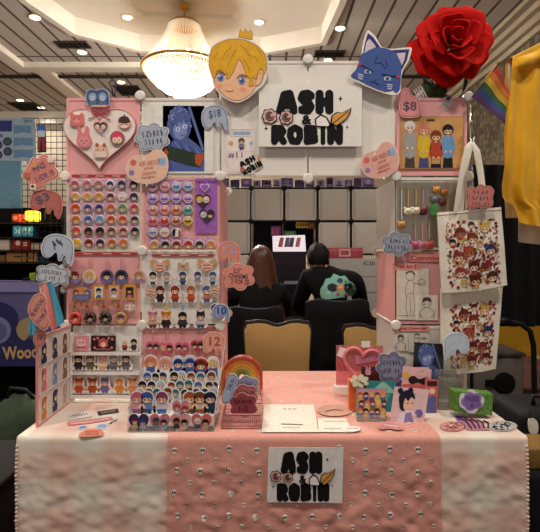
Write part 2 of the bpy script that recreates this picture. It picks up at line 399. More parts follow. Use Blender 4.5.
def paper():
    mt = bpy.data.materials.new('patterned_wallpaper'); mt.use_nodes = True; nt = mt.node_tree; b = nt.nodes['Principled BSDF']
    tc = nt.nodes.new('ShaderNodeTexCoord'); vo = nt.nodes.new('ShaderNodeTexVoronoi'); vo.feature = 'DISTANCE_TO_EDGE'; vo.inputs['Scale'].default_value = 9; vo.inputs['Randomness'].default_value = .25
    rp = nt.nodes.new('ShaderNodeValToRGB'); e = rp.color_ramp.elements
    e[0].position = .02; e[0].color = lin('#4c4433')+[1]; e[1].position = .14; e[1].color = lin('#7d715a')+[1]
    nt.links.new(tc.outputs['Object'], vo.inputs['Vector']); nt.links.new(vo.outputs['Distance'], rp.inputs['Fac']); nt.links.new(rp.outputs['Color'], b.inputs['Base Color']); b.inputs['Roughness'].default_value = .8
    return mt
MB().box(XR, XR+.1, YF, YB+.1, 0, ZC, paper()).build('wall_right', kind='structure')
CORN = m('#b3a68e', .75, var=.03, scale=3, name='cornice_paint')
MB().box(XR-.30, XR-.001, YF, YB, ZC-.06, ZC-.001, CORN).box(XR-.2, XR-.001, YF, YB, ZC-.14, ZC-.061, CORN).box(XR-.12, XR-.001, YF, YB, ZC-.24, ZC-.141, CORN).box(XR-.05, XR-.001, YF, YB, ZC-.32, ZC-.241, CORN).build('trim_right', kind='structure')
MB().box(XL, XR-.31, YB-.16, YB-.001, ZC-.26, ZC-.001, CREAM).build('trim_back', kind='structure')

LENS = glow('#ffe6bd', 14, 'downlight_lens')
def downlight(x, y, z, label, power=0., shown=True):
    b = MB(); b.lathe((x, y, z-.012), [(.085, .011), (.085, 0), (.07, 0), (.062, .006)], m('#e8dcc4', .5), 20)
    e = empty('downlight', (x, y, z-.012), label, 'ceiling light', 'recessed downlights in the ceiling')
    tr_ = b.build('trim_ring', parent=e)
    MB().lathe((x, y, z-.009), [(.061, .004), (.061, 0)], LENS, 20).build('lens', parent=tr_)
    if power:
        l = bpy.data.lights.new('downlight_lamp', 'SPOT'); l.energy = power; l.color = (1, .925, .84); l.spot_size = 2.3; l.spot_blend = .8; l.shadow_soft_size = .12
        o = bpy.data.objects.new('downlight_lamp', l); COL.objects.link(o); o.location = (x, y, z-.03)
for px, py, z, lab in ((35, 17, ZC, 'recessed downlight in the tiles at the upper left'), (82, 52, ZC, 'recessed downlight left of the tray, beside the long dark vent'),
        (127, 17, ZS, 'recessed downlight in the cream tray left of the chandelier'), (259, 22, ZS, 'recessed downlight in the cream tray right of the chandelier'),
        (340, 28, ZC, 'recessed downlight right of the tray, larger one above the grille'), (328, 60, ZC, 'recessed downlight peeking over the white top panel'),
        (121, 82, ZC, 'far recessed downlight above the heart board'), (41, 107.5, ZC, 'far recessed downlight low at the left above the poster'), (20, 100, ZC, 'far recessed downlight at the left edge beside a small vent')):
    y = (z-CH)*FP/(HY-py); downlight((px-CX)*y/FP, y, z, lab, 90 if y < 8.5 else 60)
for x, y, l in ((-1.9, .85, 'recessed downlight over the left front of the stall'), (0., .55, 'recessed downlight over the middle front of the stall'), (1.9, .85, 'recessed downlight over the right front of the stall'), (-3.9, 2.6, 'recessed downlight over the left neighbouring booth'), (2.3, 2.9, 'recessed downlight over the right neighbouring booth')):
    downlight(x, y, ZC, l, BOOTH if y < 1 else 175)
def vent(px0, px1, py, lab, wd=.16):
    y = (ZC-CH)*FP/(HY-py); x0, x1 = (px0-CX)*y/FP, (px1-CX)*y/FP
    e = empty('ceiling_vent', ((x0+x1)/2, y, ZC-.02), lab, 'vent', 'ceiling vents')
    MB().box(x0, x1, y, y+.03, ZC-.02, ZC-.002, m('#4a4138', .7)).box(x0, x1, y+wd*2, y+wd*2+.03, ZC-.02, ZC-.002, m('#4a4138', .7)).box(x0-.03, x0-.0001, y, y+wd*2+.03, ZC-.02, ZC-.002, m('#4a4138', .7)).box(x1+.0001, x1+.03, y, y+wd*2+.03, ZC-.02, ZC-.002, m('#4a4138', .7)).build('vent_frame', parent=e)
    b = MB(); k = max(6, int((x1-x0)/.07))
    for i in range(k+1): b.box(x0+(x1-x0)*i/k-.012, x0+(x1-x0)*i/k+.012, y+.031, y+wd*2-.001, ZC-.02, ZC-.006, m('#231d19', .8))
    b.box(x0, x1, y+.031, y+wd*2-.001, ZC-.0058, ZC-.002, m('#120f0d', .9)); b.build('louvres', parent=e)
vent(55, 84, 40.5, 'long dark air vent in the tiles left of the tray', .1)
vent(317, 344, 50, 'dark air grille in the tiles right of the tray', .1)
vent(114, 136, 85, 'small far air vent above the pink heart board', .25)
vent(8, 32, 102, 'small far air vent at the left edge of the ceiling', .25)

# chandelier
CYd = 6.2; cxw = (184.5-CX)*CYd/FP; s = CYd/FP
zz = lambda py, r=0: CH+(HY-py-r*.3)*s
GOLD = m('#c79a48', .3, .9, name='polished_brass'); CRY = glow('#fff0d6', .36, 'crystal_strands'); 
e = empty('chandelier', (cxw, CYd, zz(98)), 'large tiered crystal chandelier with brass rings hanging under the tray', 'chandelier')
MB().lathe((cxw, CYd, 0), [(.075, ZI-.001), (.08, ZI-.03), (.03, zz(11)), (.02, zz(12))], GOLD).build('canopy', parent=e)
b = MB(); k = 8
for i in range(k): 
    z0 = zz(11.5)+(zz(24)-zz(11.5))*i/k; z1 = zz(11.5)+(zz(24)-zz(11.5))*(i+1)/k
    b.tube([(cxw+.016*math.cos(q)*(1 if i % 2 else 0), CYd+.016*math.cos(q)*(0 if i % 2 else 1), (z0+z1)/2+(z1-z0)*.62*math.sin(q)) for q in [2*pi*j/8 for j in range(8)]], .006, GOLD, 5, True)
b.build('chain', parent=e)
b = MB(); rt, rm = 15.5*s, 41.5*s
b.lathe((cxw, CYd, 0), [(rt*.3, zz(24)), (rt, zz(24)), (rt*1.03, zz(26.5)), (rt*.97, zz(26.5)), (rt*.94, zz(24.5))], GOLD, 32).build('top_ring', parent=e)
b = MB(); ns = 84
for i in range(ns):
    q = 2*pi*i/ns
    pts = []
    for j in range(7):
        t = j/6; r = rt+(rm-rt)*(t**1.35); pts.append((cxw+r*math.cos(q), CYd+r*math.sin(q), zz(26)+(zz(56, 41)-zz(26))*t))
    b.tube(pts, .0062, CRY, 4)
b.build('crystal_skirt', parent=e)
b = MB(); b.lathe((cxw, CYd, 0), [(rm*1.0, zz(56, 41)), (rm*1.025, zz(56, 41)), (rm*1.025, zz(58.5, 41)), (rm*.98, zz(58.5, 41)), (rm*.98, zz(56, 41))], GOLD, 40).build('rim_ring', parent=e)
b = MB(); tiers = [(40.5, 58.5, 65), (37.5, 62, 70), (32.5, 67, 76), (25, 74, 83), (13, 82, 93)]
for r, y0, y1 in tiers:
    b = MB(); k = int(r*2.2)
    for i in range(k):
        q = 2*pi*i/k; rr = r*s
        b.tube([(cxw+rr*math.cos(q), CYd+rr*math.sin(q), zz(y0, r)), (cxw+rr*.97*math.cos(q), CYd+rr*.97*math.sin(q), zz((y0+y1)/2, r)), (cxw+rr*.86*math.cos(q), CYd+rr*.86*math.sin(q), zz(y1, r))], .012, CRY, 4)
    b.build('crystal_tier', parent=e)
b = MB()
for i in range(10):
    q = 2*pi*i/10; b.ball((cxw+.33*math.cos(q), CYd+.33*math.sin(q), zz(62)), (.035, .035, .055), glow('#ffe3b0', 10, 'candle_bulb'), 8)
b.build('bulbs', parent=e)
l = bpy.data.lights.new('chandelier_lamp', 'POINT'); l.energy = 1150; l.color = (1, .93, .85); l.shadow_soft_size = .3
o = bpy.data.objects.new('chandelier_lamp', l); COL.objects.link(o); o.location = (cxw, CYd, zz(80))
# ================================================================== table, cloths
YT0, YT1, XT0, XT1, ZT = 1.60, 2.45, -.90, .915, .74
e = empty('folding_table', (0, 2.02, 0), 'folding table standing hidden under the pink and cream cloths', 'table')
MB().rbox(XT0+.012, XT1-.012, YT0+.02, YT1-.01, ZT-.045, ZT-.004, .008, m('#c9c3b8', .5)).build('tabletop', parent=e)
for x in (XT0+.2, XT1-.2):
    for y in (YT0+.2, YT1-.12): MB().tube([(x, y, 0), (x, y, ZT-.046)], .014, m('#55504c', .4, .6)).build('leg', parent=e)
def wr(x, z):
    """wrinkles and soft folds of the hanging front"""
    t = max(0., min(1., (ZT-z)/.10)); d = ZT-z
    a = .006*math.sin(x*17+2.2*math.sin(x*3.1)+d*2)*min(1, d*3)
    a += .0042*noise.noise((x*7, d*9+x*3, 1.3))+.003*noise.noise((x*16+d*9, d*24-x*9, 4.1))
    a += .0032*noise.noise((x*34+d*22, d*46-x*18, 7.7))+.005*max(0, .25-abs(noise.noise((x*9+d*7, d*15-x*6, 2.2))))
    k = 1-max(0, min(1, (.17-abs(x-.126))/.03))*max(0, min(1, (z-.48)/.03))*.97
    return -abs(a)*t*1.15*k-.004*t
RB = .012
def cloth(x, s, off=0.):
    """s: metres along the cloth from the front fold (negative = over the top, positive = down)"""
    if s < 0: return Vector((x, YT0+RB-s, ZT+off+.0006*noise.noise((x*9, s*9, .5))))
    q = s/(RB*pi/2)
    if q < 1: return Vector((x, YT0+RB-(RB+off)*math.sin(q*pi/2), ZT-RB+(RB+off)*math.cos(q*pi/2)))
    z = ZT-RB-(s-RB*pi/2)
    return Vector((x, YT0-off+wr(x, z), z))
def gingham():
    mt = bpy.data.materials.new('faded_pink_check_cotton'); mt.use_nodes = True; nt = mt.node_tree; b = nt.nodes['Principled BSDF']
    tc = nt.nodes.new('ShaderNodeTexCoord'); sp = nt.nodes.new('ShaderNodeSeparateXYZ'); L = nt.links.new; L(tc.outputs['Object'], sp.inputs[0])
    def wave(sock, ph):
        a = nt.nodes.new('ShaderNodeMath'); a.operation = 'MULTIPLY_ADD'; a.inputs[1].default_value = 2*pi/.2; a.inputs[2].default_value = ph
        s_ = nt.nodes.new('ShaderNodeMath'); s_.operation = 'SINE'; L(sock, a.inputs[0]); L(a.outputs[0], s_.inputs[0])
        c_ = nt.nodes.new('ShaderNodeMapRange'); c_.inputs[1].default_value = -.5; c_.inputs[2].default_value = .5; L(s_.outputs[0], c_.inputs[0]); return c_.outputs[0]
    yz = nt.nodes.new('ShaderNodeMath'); yz.operation = 'SUBTRACT'; L(sp.outputs['Z'], yz.inputs[0]); L(sp.outputs['Y'], yz.inputs[1])
    ad = nt.nodes.new('ShaderNodeMath'); ad.operation = 'MULTIPLY_ADD'; ad.inputs[1].default_value = .5; L(wave(sp.outputs['X'], 0), ad.inputs[0])
    ml = nt.nodes.new('ShaderNodeMath'); ml.operation = 'MULTIPLY'; ml.inputs[1].default_value = .5; L(wave(yz.outputs[0], 1.), ml.inputs[0]); L(ml.outputs[0], ad.inputs[2])
    rp = nt.nodes.new('ShaderNodeValToRGB'); e = rp.color_ramp.elements
    e[0].color = lin('#e2d9c9')+[1]; e[1].color = lin('#dcb5a3')+[1]
    L(ad.outputs[0], rp.inputs['Fac']); L(rp.outputs['Color'], b.inputs['Base Color']); b.inputs['Roughness'].default_value = .9; b.inputs['Sheen Weight'].default_value = .2
    nz = nt.nodes.new('ShaderNodeTexNoise'); nz.inputs['Scale'].default_value = 350; L(tc.outputs['Object'], nz.inputs['Vector'])
    bp = nt.nodes.new('ShaderNodeBump'); bp.inputs['Strength'].default_value = .3; bp.inputs['Distance'].default_value = .002; L(nz.outputs['Fac'], bp.inputs['Height']); L(bp.outputs[0], b.inputs['Normal'])
    return mt
GING = gingham(); O1, O2 = .002, .0045
def prof(j, n): # distribution of s along the cloth
    return -(YT1-YT0-RB-.001) + j
LT, LD = YT1-YT0-.011, .70
def strip(x0, x1, nx, off, mat, b=None, s0=-LT, s1=LD):
    b = b or MB(); ss = [s0+(-.02-s0)*i/8 for i in range(9)]+[-.008, 0]+[RB*pi/2*i/5 for i in range(1, 6)]+[RB*pi/2+(s1-RB*pi/2)*i/70 for i in range(1, 71)]
    vs = []; w = nx+1
    for s in ss: vs += [cloth(x0+(x1-x0)*i/nx, s, off) for i in range(w)]
    return b.add(vs, [(j*w+i, j*w+i+1, (j+1)*w+i+1, (j+1)*w+i) for j in range(len(ss)-1) for i in range(nx)], mat, True)
b = strip(XT0, XT1, 150, O1, GING)
for x, sg in ((XT0, -1), (XT1, 1)):      # side drops with a gathered hem
    def side(i, j, x=x, sg=sg):
        y = YT0+(YT1-YT0-.012)*i; z = ZT+O1-.70*j
        return Vector((x+sg*(.006*min(1, j*8)+.012*abs(math.sin(i*23))*min(1, j*3)), y, z))
    b.sheet(side, 40, 24, GING)
    for k in range(46):                  # corner ruffle
        z = ZT-.03-k*.0145
        b.ball((x-sg*.004, YT0-.0045+wr(x, z), z), (.006, .004, .0062), GING, 6)
b.build('tablecloth', label='cream tablecloth with faded pink checks draped over the whole table', cat='tablecloth')

PEACH = m('#d9998a', .85, var=.07, scale=130, bump=.2, sheen=.15, name='peach_printed_cotton')
RX0, RX1 = -.363, .604
b = strip(RX0, RX1, 90, O2+.0015, PEACH)
def rf(u, v, n=0.):
    p = cloth(u, v, O2+.0015+n); return p
b.fr = rf
SW, SD = m('#f3e7d6', .8), m('#2a2221', .8)
def skull(u, v, r, top):
    k = 1.0
    b.fill([(u+r*.8*math.cos(t*pi/6), v+r*.75*math.sin(t*pi/6)) for t in range(12)], .0012, SW)
    b.fill([(u-r*.45, v+r*.3), (u+r*.45, v+r*.3), (u+r*.4, v+r*1.15), (u-r*.4, v+r*1.15)], .0012, SW)
    for q in (-1, 1): b.disc(u+q*r*.34, v+r*.05, r*.31, .0018, SD, seg=8)
    b.fill([(u-r*.1, v+r*.55), (u+r*.1, v+r*.55), (u, v+r*.3)], .0018, SD)
    for q in (-.18, .18): b.stroke([(u+q*r, v+r*.8), (u+q*r, v+r*1.1)], r*.07, .0018, SD)
rr = random.Random(3)
row = -10
for row in range(-10, 9):
    s = .045+row*.0775
    for k in range(11):
        u = RX0+.03+k*.0955+rr.uniform(-.008, .008); sv = s+rr.uniform(-.006, .006)
        if u < RX1-.015 and not -.012 < sv < .02: skull(u, sv, .0125, s < 0)
        u2 = u+.047; sv = s+.037
        if u2 < RX1-.012 and not -.012 < sv < .02: skull(u2, sv, .0085, s < 0)
SPK = [m('#f6d9c4', .8), m('#c9604d', .8), m('#f0c0a8', .8)]
for _ in range(1100):
    u, s = rr.uniform(RX0+.01, RX1-.01), rr.uniform(-.8, .68)
    if not -.006 < s < .022: b.disc(u, s, rr.uniform(.0011, .002), .0008, SPK[_ % 3], seg=5)
b.build('table_runner', label='peach table runner printed with small skulls over the cream cloth', cat='table runner')
b = MB(F(1.5825)); u0, u1, v0, v1 = 267.5, 343, 447, 503
b.slab([(268.5, 447), (343.5, 447.5), (342.3, 503), (267, 502)], 0, .0012, m('#e9e4df', .6)); logo(b, 268, 447, 343, 503, .0012)
b.build('shop_banner', label='white paper logo sheet pinned to the front of the peach runner', cat='sign')

# ================================================================== the display rack
YP = 1.97; PXM = FP/YP
rack = empty('grid_panel_rack', (0, 2.1, ZT+.004), 'white and pink modular panel rack spanning the table top', 'display rack')
WP = m('#e6ded4', .35, var=.03, scale=6, coat=.2, name='white_panel'); PKP = m('#e8a6a4', .45, var=.05, scale=8, name='pink_panel'); PKD = m('#d39a96', .5, var=.05, scale=8); CLR = acrylic('#e9e2d8', .2, .72, 'frosted_panel')
Z0, Z1, Z2, Z3, Z4 = .746, 1.077, 1.402, 1.727, 2.075; ZB = 2.237
A0, A1, A2, B0, B1, B2, = -.895, -.565, -.217, .166, .55, .866
def panel(x0, x1, z0, z1, mat, lab, y=YP, rimm=None):
    b = MB(); g = .004; rm = rimm or mat
    b.box(x0+g, x1-g, y+.002, y+.006, z0+g, z1-g, mat)
    for q in ((x0+g, x0+g+.012, z0+g, z1-g), (x1-g-.012, x1-g, z0+g, z1-g), (x0+g+.0121, x1-g-.0121, z0+g, z0+g+.012), (x0+g+.0121, x1-g-.0121, z1-g-.012, z1-g)): b.box(q[0], q[1], y, y+.0019, q[2], q[3], rm)
    return b.build('panel', parent=rack, label=lab)
panel(A0, A1, Z3, Z4, PKP, 'pink panel'); panel(A1, A2, Z3, Z4, WP, 'white panel')
panel(A0, A1, Z2, Z3, WP, 'white panel'); panel(A1, A2, Z2, Z3, PKP, 'pink panel')
panel(A0, A1, Z1, Z2, PKP, 'pink panel'); panel(A1, A2, Z1, Z2, WP, 'white panel')
panel(A1, A2, Z0, Z1, PKP, 'pink panel')
panel(A2, B0, Z3, ZB, WP, 'tall white panel'); panel(B0, B1, Z3, ZB, WP, 'tall white panel')
panel(B1, B2, Z3, Z4, PKP, 'pink panel'); panel(B1, B2, Z2, Z3, m('#d9d0c2', .3, coat=.3), 'frosted panel', rimm=WP); panel(B1, B2, Z1, Z2, PKD, 'dusty pink panel'); panel(B1, B2, Z0, Z1, m('#cfc6ba', .3, coat=.3), 'frosted panel', rimm=WP)
def spanel(x, z0, z1, mat, lab):
    g = .005; b = MB(); b.box(x-.003, x+.001, YP+.012, YP+.355, z0+g, z1-g, mat)
    b.box(x-.004, x+.002, YP+.012, YP+.022, z0+g, z1-g, mat).box(x-.004, x+.002, YP+.345, YP+.355, z0+g, z1-g, mat)
    return b.build('side_panel', parent=rack, label=lab)
for z0, z1, c, l in ((Z0, Z1, PKP, 'pink side panel'), (Z1, Z2, PKD, 'dusty pink side panel'), (Z2, Z3, PKP, 'pink side panel')): spanel(A2-.004, z0, z1, c, l)
for z0, z1, c, l in ((Z0, Z1, CLR, 'frosted side panel'), (Z1, Z2, PKD, 'dusty pink side panel'), (Z2, Z3, CLR, 'frosted side panel')): spanel(B1+.004, z0, z1, c, l)
def node(x, z, y=YP-.0005, r=.0225):
    b = MB(); b.lathe((x, y, z), [(r*.86, 0), (r, .002), (r, .008), (r*.8, .0115), (r*.3, .0125)], m('#e3ddd2', .35, coat=.3), 20, (0, -1, 0), False); b.build('connector', parent=rack)
for x, z in ((A0, Z3), (A0, Z2), (A0, Z1), (A1-.002, Z4+.003), (A1+.006, Z3), (A1+.006, Z2), (A1+.006, Z1), (A2, Z3), (A2, Z1-.002), (B0, Z3-.01), (B0, ZB), (B1, Z3), (B2, Z3), (B2, Z4), (B1, Z1)): node(x, z)
for x, z in ((A2, Z1), (A2, Z2), (A2, Z3-.02), (B1, Z1), (B1, Z2)): node(x, z, YP+.37)
for x in (A2, B1):
    for z in (Z1, Z2): MB().tube([(x-.001, YP+.01, z), (x-.001, YP+.36, z)], .005, WP, 8).build('frame_rod', parent=rack)
for x, z0, z1 in ((B0, Z3, ZB), (A2, Z3, ZB), (B1, Z3, ZB)): MB().tube([(x, YP+.0125, z0), (x, YP+.0125, z1)], .006, WP, 8).build('frame_rod', parent=rack)
def pxr(py, y=YP): return CH+(HY-py)*y/FP
# red header strips on the panels
RED = m('#a8413b', .5)
for x0, x1, y0, y1 in ((72, 126, 174.6, 177.6), (74, 137, 252.3, 255.3), (152, 214, 254, 256.6), (160, 218, 326.6, 329.2)):
    b = MB(F(YP)); b.rect(x0, y0, x1, y1, .002, RED)
    for k in range(3): b.stroke([(x0+(x1-x0)*(.15+.3*k), (y0+y1)/2), (x0+(x1-x0)*(.3+.3*k), (y0+y1)/2)], .8, .0025, m('#e9c9b8'))
    b.build('header_strip', parent=rack)

# ---- tiered ledge rack at the lower left, inside the bottom cell
led = empty('tiered_ledge_rack', at(107, 405, YP), 'small white three-tier ledge rack at the lower left of the panels', 'shelf')
LW = m('#e7e1da', .4, var=.03); x0, x1 = at(72.5, 0, YP).x, at(142.5, 0, YP).x
MB().box(x0, x1, YP+.004, YP+.01, pxr(398), Z1-.006, LW).build('back_board', parent=led)
for py in (352.5, 371.8, 395):
    MB().box(x0, x1, YP-.022, YP+.0035, pxr(py+1.5), pxr(py), LW).box(x0, x1, YP-.0255, YP-.0221, pxr(py+1.5), pxr(py-1.6), LW).build('ledge', parent=led)
for x in (x0, x1-.012): MB().box(x, x+.012, YP-.02, YP+.0035, Z0, pxr(397), LW).build('foot', parent=led)
for x in (x0, x1-.006): MB().box(x, x+.006, YP-.0219, YP+.0035, pxr(394.8), Z1-.032, LW).build('side_wall', parent=led)
FL = F(YP-.010)
def cardL(x0, y0, x1, y1, col, lab, extra=None):
    b = MB(FL); b.slab([(x0, y0), (x1, y0), (x1, y1), (x0, y1)], 0, .002, m(col, .4)); 
    if extra: extra(b, .002+E)
    b.build('art_card', label=lab, cat='card', origin=at((x0+x1)/2, y1, YP-.01))
cardL(74.5, 336, 89, 351, '#d9909c', 'pink printed card on the top ledge of the white tier rack', lambda b, n: (b.fill(cloud(81.5, 343, 5, 4.5), n, m('#efb6ba')), b.stroke([(77, 347), (86, 347)], .8, n+E, m('#8a3d4c')), b.disc(80, 342, .7, n+E, INK, seg=8), b.disc(83.5, 342, .7, n+E, INK, seg=8)))
def darkcard(b, n):
    b.rect(92, 336.6, 115, 350, n, m('#2a1a1c')); b.fill(cloud(103.5, 343, 5, 5), n+E, m('#c0574e')); b.disc(103.5, 344.5, 2.6, n+2*E, m(SK), seg=10)
    for x, y in ((94.5, 339), (112.5, 339), (95, 347.5), (112, 347.5), (98, 338), (109, 338)): b.disc(x, y, 1.4, n+E, m('#d87a74'), seg=8)
    b.stroke([(96, 349), (111, 349)], 1, n+E, m('#c9696a'))
cardL(91, 335.5, 116, 351, '#4a2b2c', 'dark card with a red figure on the top ledge', darkcard)
def standee(x, y0, y1, fr, lab, hair, top, bot, group=None, style=0, cat='acrylic standee', pad=1.1, skin=SK, wide=1., org=None, t=.0025, feet=True, label_parts=True):
    b = MB(fr); b.slab(fig_outline(x, y0, y1-.6, pad, wide), 0, t, m('#efe9e4', .2, coat=.4)); figure(b, x, y0, y1-.6, hair, top, bot, t+E, skin, style, wide)
    p = fr(x, y1, 0); e = empty('acrylic_standee', p, lab, cat, group)
    b.build('figure', parent=e)
    if feet: MB(fr).slab([(x-2.2, y1-1), (x+2.2, y1-1), (x+2.2, y1), (x-2.2, y1)], -.006, .007, acrylic('#f2f0ee', .3, .3)).build('stand_base', parent=e)
    return e
G = 'standees on the white tier rack'
for x, h, l in ((125, '#e7ded0', 'pale haired small standee at the right of the top ledge'), (134, '#221c20', 'dark haired small standee at the right end of the top ledge')):
    standee(x, 338.5, 351, FL, l, h, '#b23a3a' if x < 130 else '#3a3338', '#2e2a33', G)
for x, hair, top, bot, st, l in ((78.6, '#1d1a1e', '#26242a', '#3a3a40', 1, 'black standee with pointed hair first from left on the middle ledge'), (90.5, '#6d4a2c', '#4f5a45', '#7a5d40', 0, 'brown haired standee second on the middle ledge'),
        (102.8, '#d98ea0', '#e0c8a0', '#c9a070', 2, 'pink haired standee in the centre of the middle ledge'), (113.9, '#8d8589', '#77717a', '#5c5860', 0, 'grey standee fourth on the middle ledge'), (126, '#4a4446', '#5b5860', '#6b6870', 0, 'dark grey standee with arms spread at the right of the middle ledge')):
    standee(x, 354, 370.3, FL, l, hair, top, bot, G, st, wide=1.25)
for x, c, l in ((79.3, '#c5502e', 'red-orange bear standee first on the bottom ledge'), (92.7, '#a8492f', 'rust red bear standee second on the bottom ledge'), (105, '#70629a', 'purple bunny standee in the centre of the bottom ledge'), (119.7, '#d9813a', 'orange onion-shaped standee fourth on the bottom ledge'), (132.7, '#cf8a55', 'tan bear standee at the right of the bottom ledge')):
    standee(x, 378, 393.5, FL, l, c, c, c, G, 1 if x == 105 else (0 if x == 119.7 else 2), skin='#e9b08a', wide=1.3)

# ---- side wing panel, running towards the viewer
wing = empty('wing_panel', (-.868, 1.82, Z0), 'pink edged side panel of stickers jutting forward from the rack', 'display panel')
WX = -.868
MB().box(WX-.003, WX, 1.684, 1.965, Z0+.003, Z1-.003, m('#dccfc8', .35, coat=.2)).build('sheet', parent=wing); wsh = wing.children[0]
PE = m('#df938f', .45); b = MB()
for y0, y1, z0, z1 in ((1.676, 1.684, Z0, Z1), (1.684, 1.965, Z1-.0029, Z1+.004), (1.684, 1.965, Z0-.0005, Z0+.0029)): b.box(WX-.005, WX+.003, y0, y1, z0, z1, PE)
b.build('edge_trim', parent=wsh, label='pink edge trim')
b = MB()
for z in (.967, .858): b.box(WX+.0002, WX+.004, 1.69, 1.96, z-.003, z+.003, m('#cfc6be', .3))
b.build('divider', parent=wing)
WF = P((WX+.001, 0, 0), (0, 1, 0), (0, 0, 1))
k = 0
for r_, (z, row) in enumerate(((1.012, (('#2d2b48', 'navy hooded figure'), ('#3b3a55', 'navy cat'), ('#7d5a3f', 'brown figure'))), (.91, (('#d97a74', 'pink star figure'), ('#7c98c4', 'pale blue figure'), ('#8d6e52', 'tan figure'))), (.802, (('#d0854a', 'orange haired figure'), ('#3a3d66', 'dark blue figure'), ('#c9b6a8', 'cream figure'))))):
    for c_, (col, nm) in enumerate(row):
        y = 1.725+c_*.088; b = MB(WF)
        b.slab([(y+(px)*.036, z+(-py)*.046) for px, py in [(q[0]/10, q[1]/10) for q in fig_outline(0, -9, 10, 1.2)]], 0, .001, m('#ece6e2', .3))
        b2 = MB(lambda u, v, n=0., y=y, z=z: WF(y+u*.0036, z-v*.0046, n)); b2.slab(fig_outline(0, -9, 10, .2), .001, .0013, m(col)); figure(b2, 0, -8, 9, col, col, col, .0014+E, '#ecd0b8', r_ % 3)
        b.v += []; kk = len(b.v); b.add(b2.v, b2.f, None); b.fm[-len(b2.f):] = b2.fm
        b.build('sticker', label=f'{nm} sticker on the {["top","middle","bottom"][r_]} row of the side wing panel', cat='sticker', group='stickers on the wing panel')
# ================================================================== goods on the left tower
FP0 = F(YP)               # panel face
def on(b, name, lab, cat, group=None, parent=None): return b.build(name, parent=parent, label=lab, cat=cat, group=group)
# heart board
hb = empty('heart_board', at(101, 165, YP), 'large white heart-shaped board with rosy rim on the top left pink panel', 'pin board')
b = MB(FP0); ho = heart(100.4, 137.5, 72, 61, 40)
b.slab(ho, .0005, .010, m('#ecdcd4', .5), m('#c98a7e', .5)); hpn = b.build('heart_panel', parent=hb)
b = MB(FP0); N = len(ho); b.tube([FP0(u, v, .010) for u, v in ho], .0022, m('#cf948a', .5), 6, True); b.build('rim', parent=hpn, label='rosy brown rim')
FH = F(YP-.0105)
def soft(name, lab, cat, parts, group=None, fr=FH, t=.006):
    """a padded novelty pin: stacked outlines"""
    b = MB(fr); n = 0.
    for i, (pts, col) in enumerate(parts):
        if i == 0: b.slab(pts, 0, t, m(col, .45, coat=.2)); n = t
        else: n += E; b.fill(pts, n, m(col, .45, coat=.2))
    return b.build(name, label=lab, cat=cat, group=group)
G = 'novelty pins on the heart board'
def eyes(x, y, d, r=.7, c='#3a2222'): return [(circ(x-d, y, r, n=8), c), (circ(x+d, y, r, n=8), c)]
soft('bear_pin', 'coral pink square bear pin at the upper left of the heart board', 'pin', [(smooth([(70.5, 114), (73, 113), (75, 115), (80, 115), (82, 113), (84, 114.5), (83.6, 118), (84, 125), (77, 126.5), (70.6, 125), (71, 118)], 3), '#e0736b'), (circ(77.3, 121.5, 3.4, 2.2), '#eb9b90')]+eyes(77.3, 119.5, 2.5), G)
soft('bunny_pin', 'pink long-eared bunny face pin at the left of the heart board', 'pin', [(smooth([(78, 127), (80.5, 126.6), (82.5, 133), (84.5, 133), (86.5, 126.8), (89, 127.5), (89.3, 134), (92.2, 141), (90, 147), (84.5, 148), (79, 146), (77.2, 140), (78.6, 134)], 3), '#e07f86'), (circ(84.6, 141.5, 5.3, 4.4), '#e79599')]+eyes(84.6, 141, 2.6, .8)+[(circ(84.6, 143.2, .6), '#3a2222')], G)
soft('heart_pin', 'pink heart pin with two dark haired faces at the heart board centre', 'pin', [(heart(101, 127, 14.5, 14), '#e3a0a4'), (circ(98, 126, 3.4), '#4a2a26'), (circ(104, 126, 3.4), '#2c2226'), (circ(98, 127.3, 2.3), '#efcdb4'), (circ(104, 127.3, 2.3), '#efcdb4'), (circ(102.5, 132, 1.6), '#8d98a8')]+eyes(98, 127.6, 1, .4)+eyes(104, 127.6, 1, .4), G)
soft('acorn_pin', 'round brown-capped pin at the upper right of the heart board', 'pin', [(circ(124.7, 123, 6.3), '#e5ab98'), ([(118.5, 122.5), (119.5, 118.5), (122, 116.8), (124.3, 116.2), (124.6, 114.6), (125.4, 114.6), (125.6, 116.3), (129, 117.8), (131, 122.5), (124.7, 124)], '#3f211c'), (circ(124.7, 127, 3.4, 1.7), '#f0d9cc'), (circ(122.4, 124.8, .6), '#2a1a1a'), (circ(127, 124.8, .6), '#2a1a1a')], G)
soft('round_face_pin', 'magenta haired round face pin at the right of the heart board', 'pin', [(circ(117.6, 138.3, 7.2), '#6f7a5c'), (circ(117.6, 138, 6.5), '#cf3a62'), (circ(117.6, 140.3, 4.8, 3.8), '#f0d2b8'), ([(112, 139), (113, 134.5), (117.6, 132.5), (122, 134.5), (123.4, 139), (120, 136.6), (117, 138), (114.5, 136.8)], '#d93a62')]+eyes(117.6, 140.5, 2.3, .6)+[(circ(117.6, 143, 1.1, .6), '#b2443c')], G)
soft('marshmallow_pin', 'cream and peach two-tone bear pin at the tip of the heart board', 'pin', [(rrect(94.6, 145, 107.6, 158, 2.5), '#e7b79c'), ([(95.5, 152), (106.8, 152), (106.6, 157.6), (95.6, 157.6)], '#ecd3c0'), (circ(97.6, 145.2, 1.8), '#a8563f'), (circ(104.8, 145.2, 1.8), '#a8563f')]+eyes(101.2, 150, 2.8, .6), G)
b = MB(FH); RB_ = m('#cc4f55', .4)
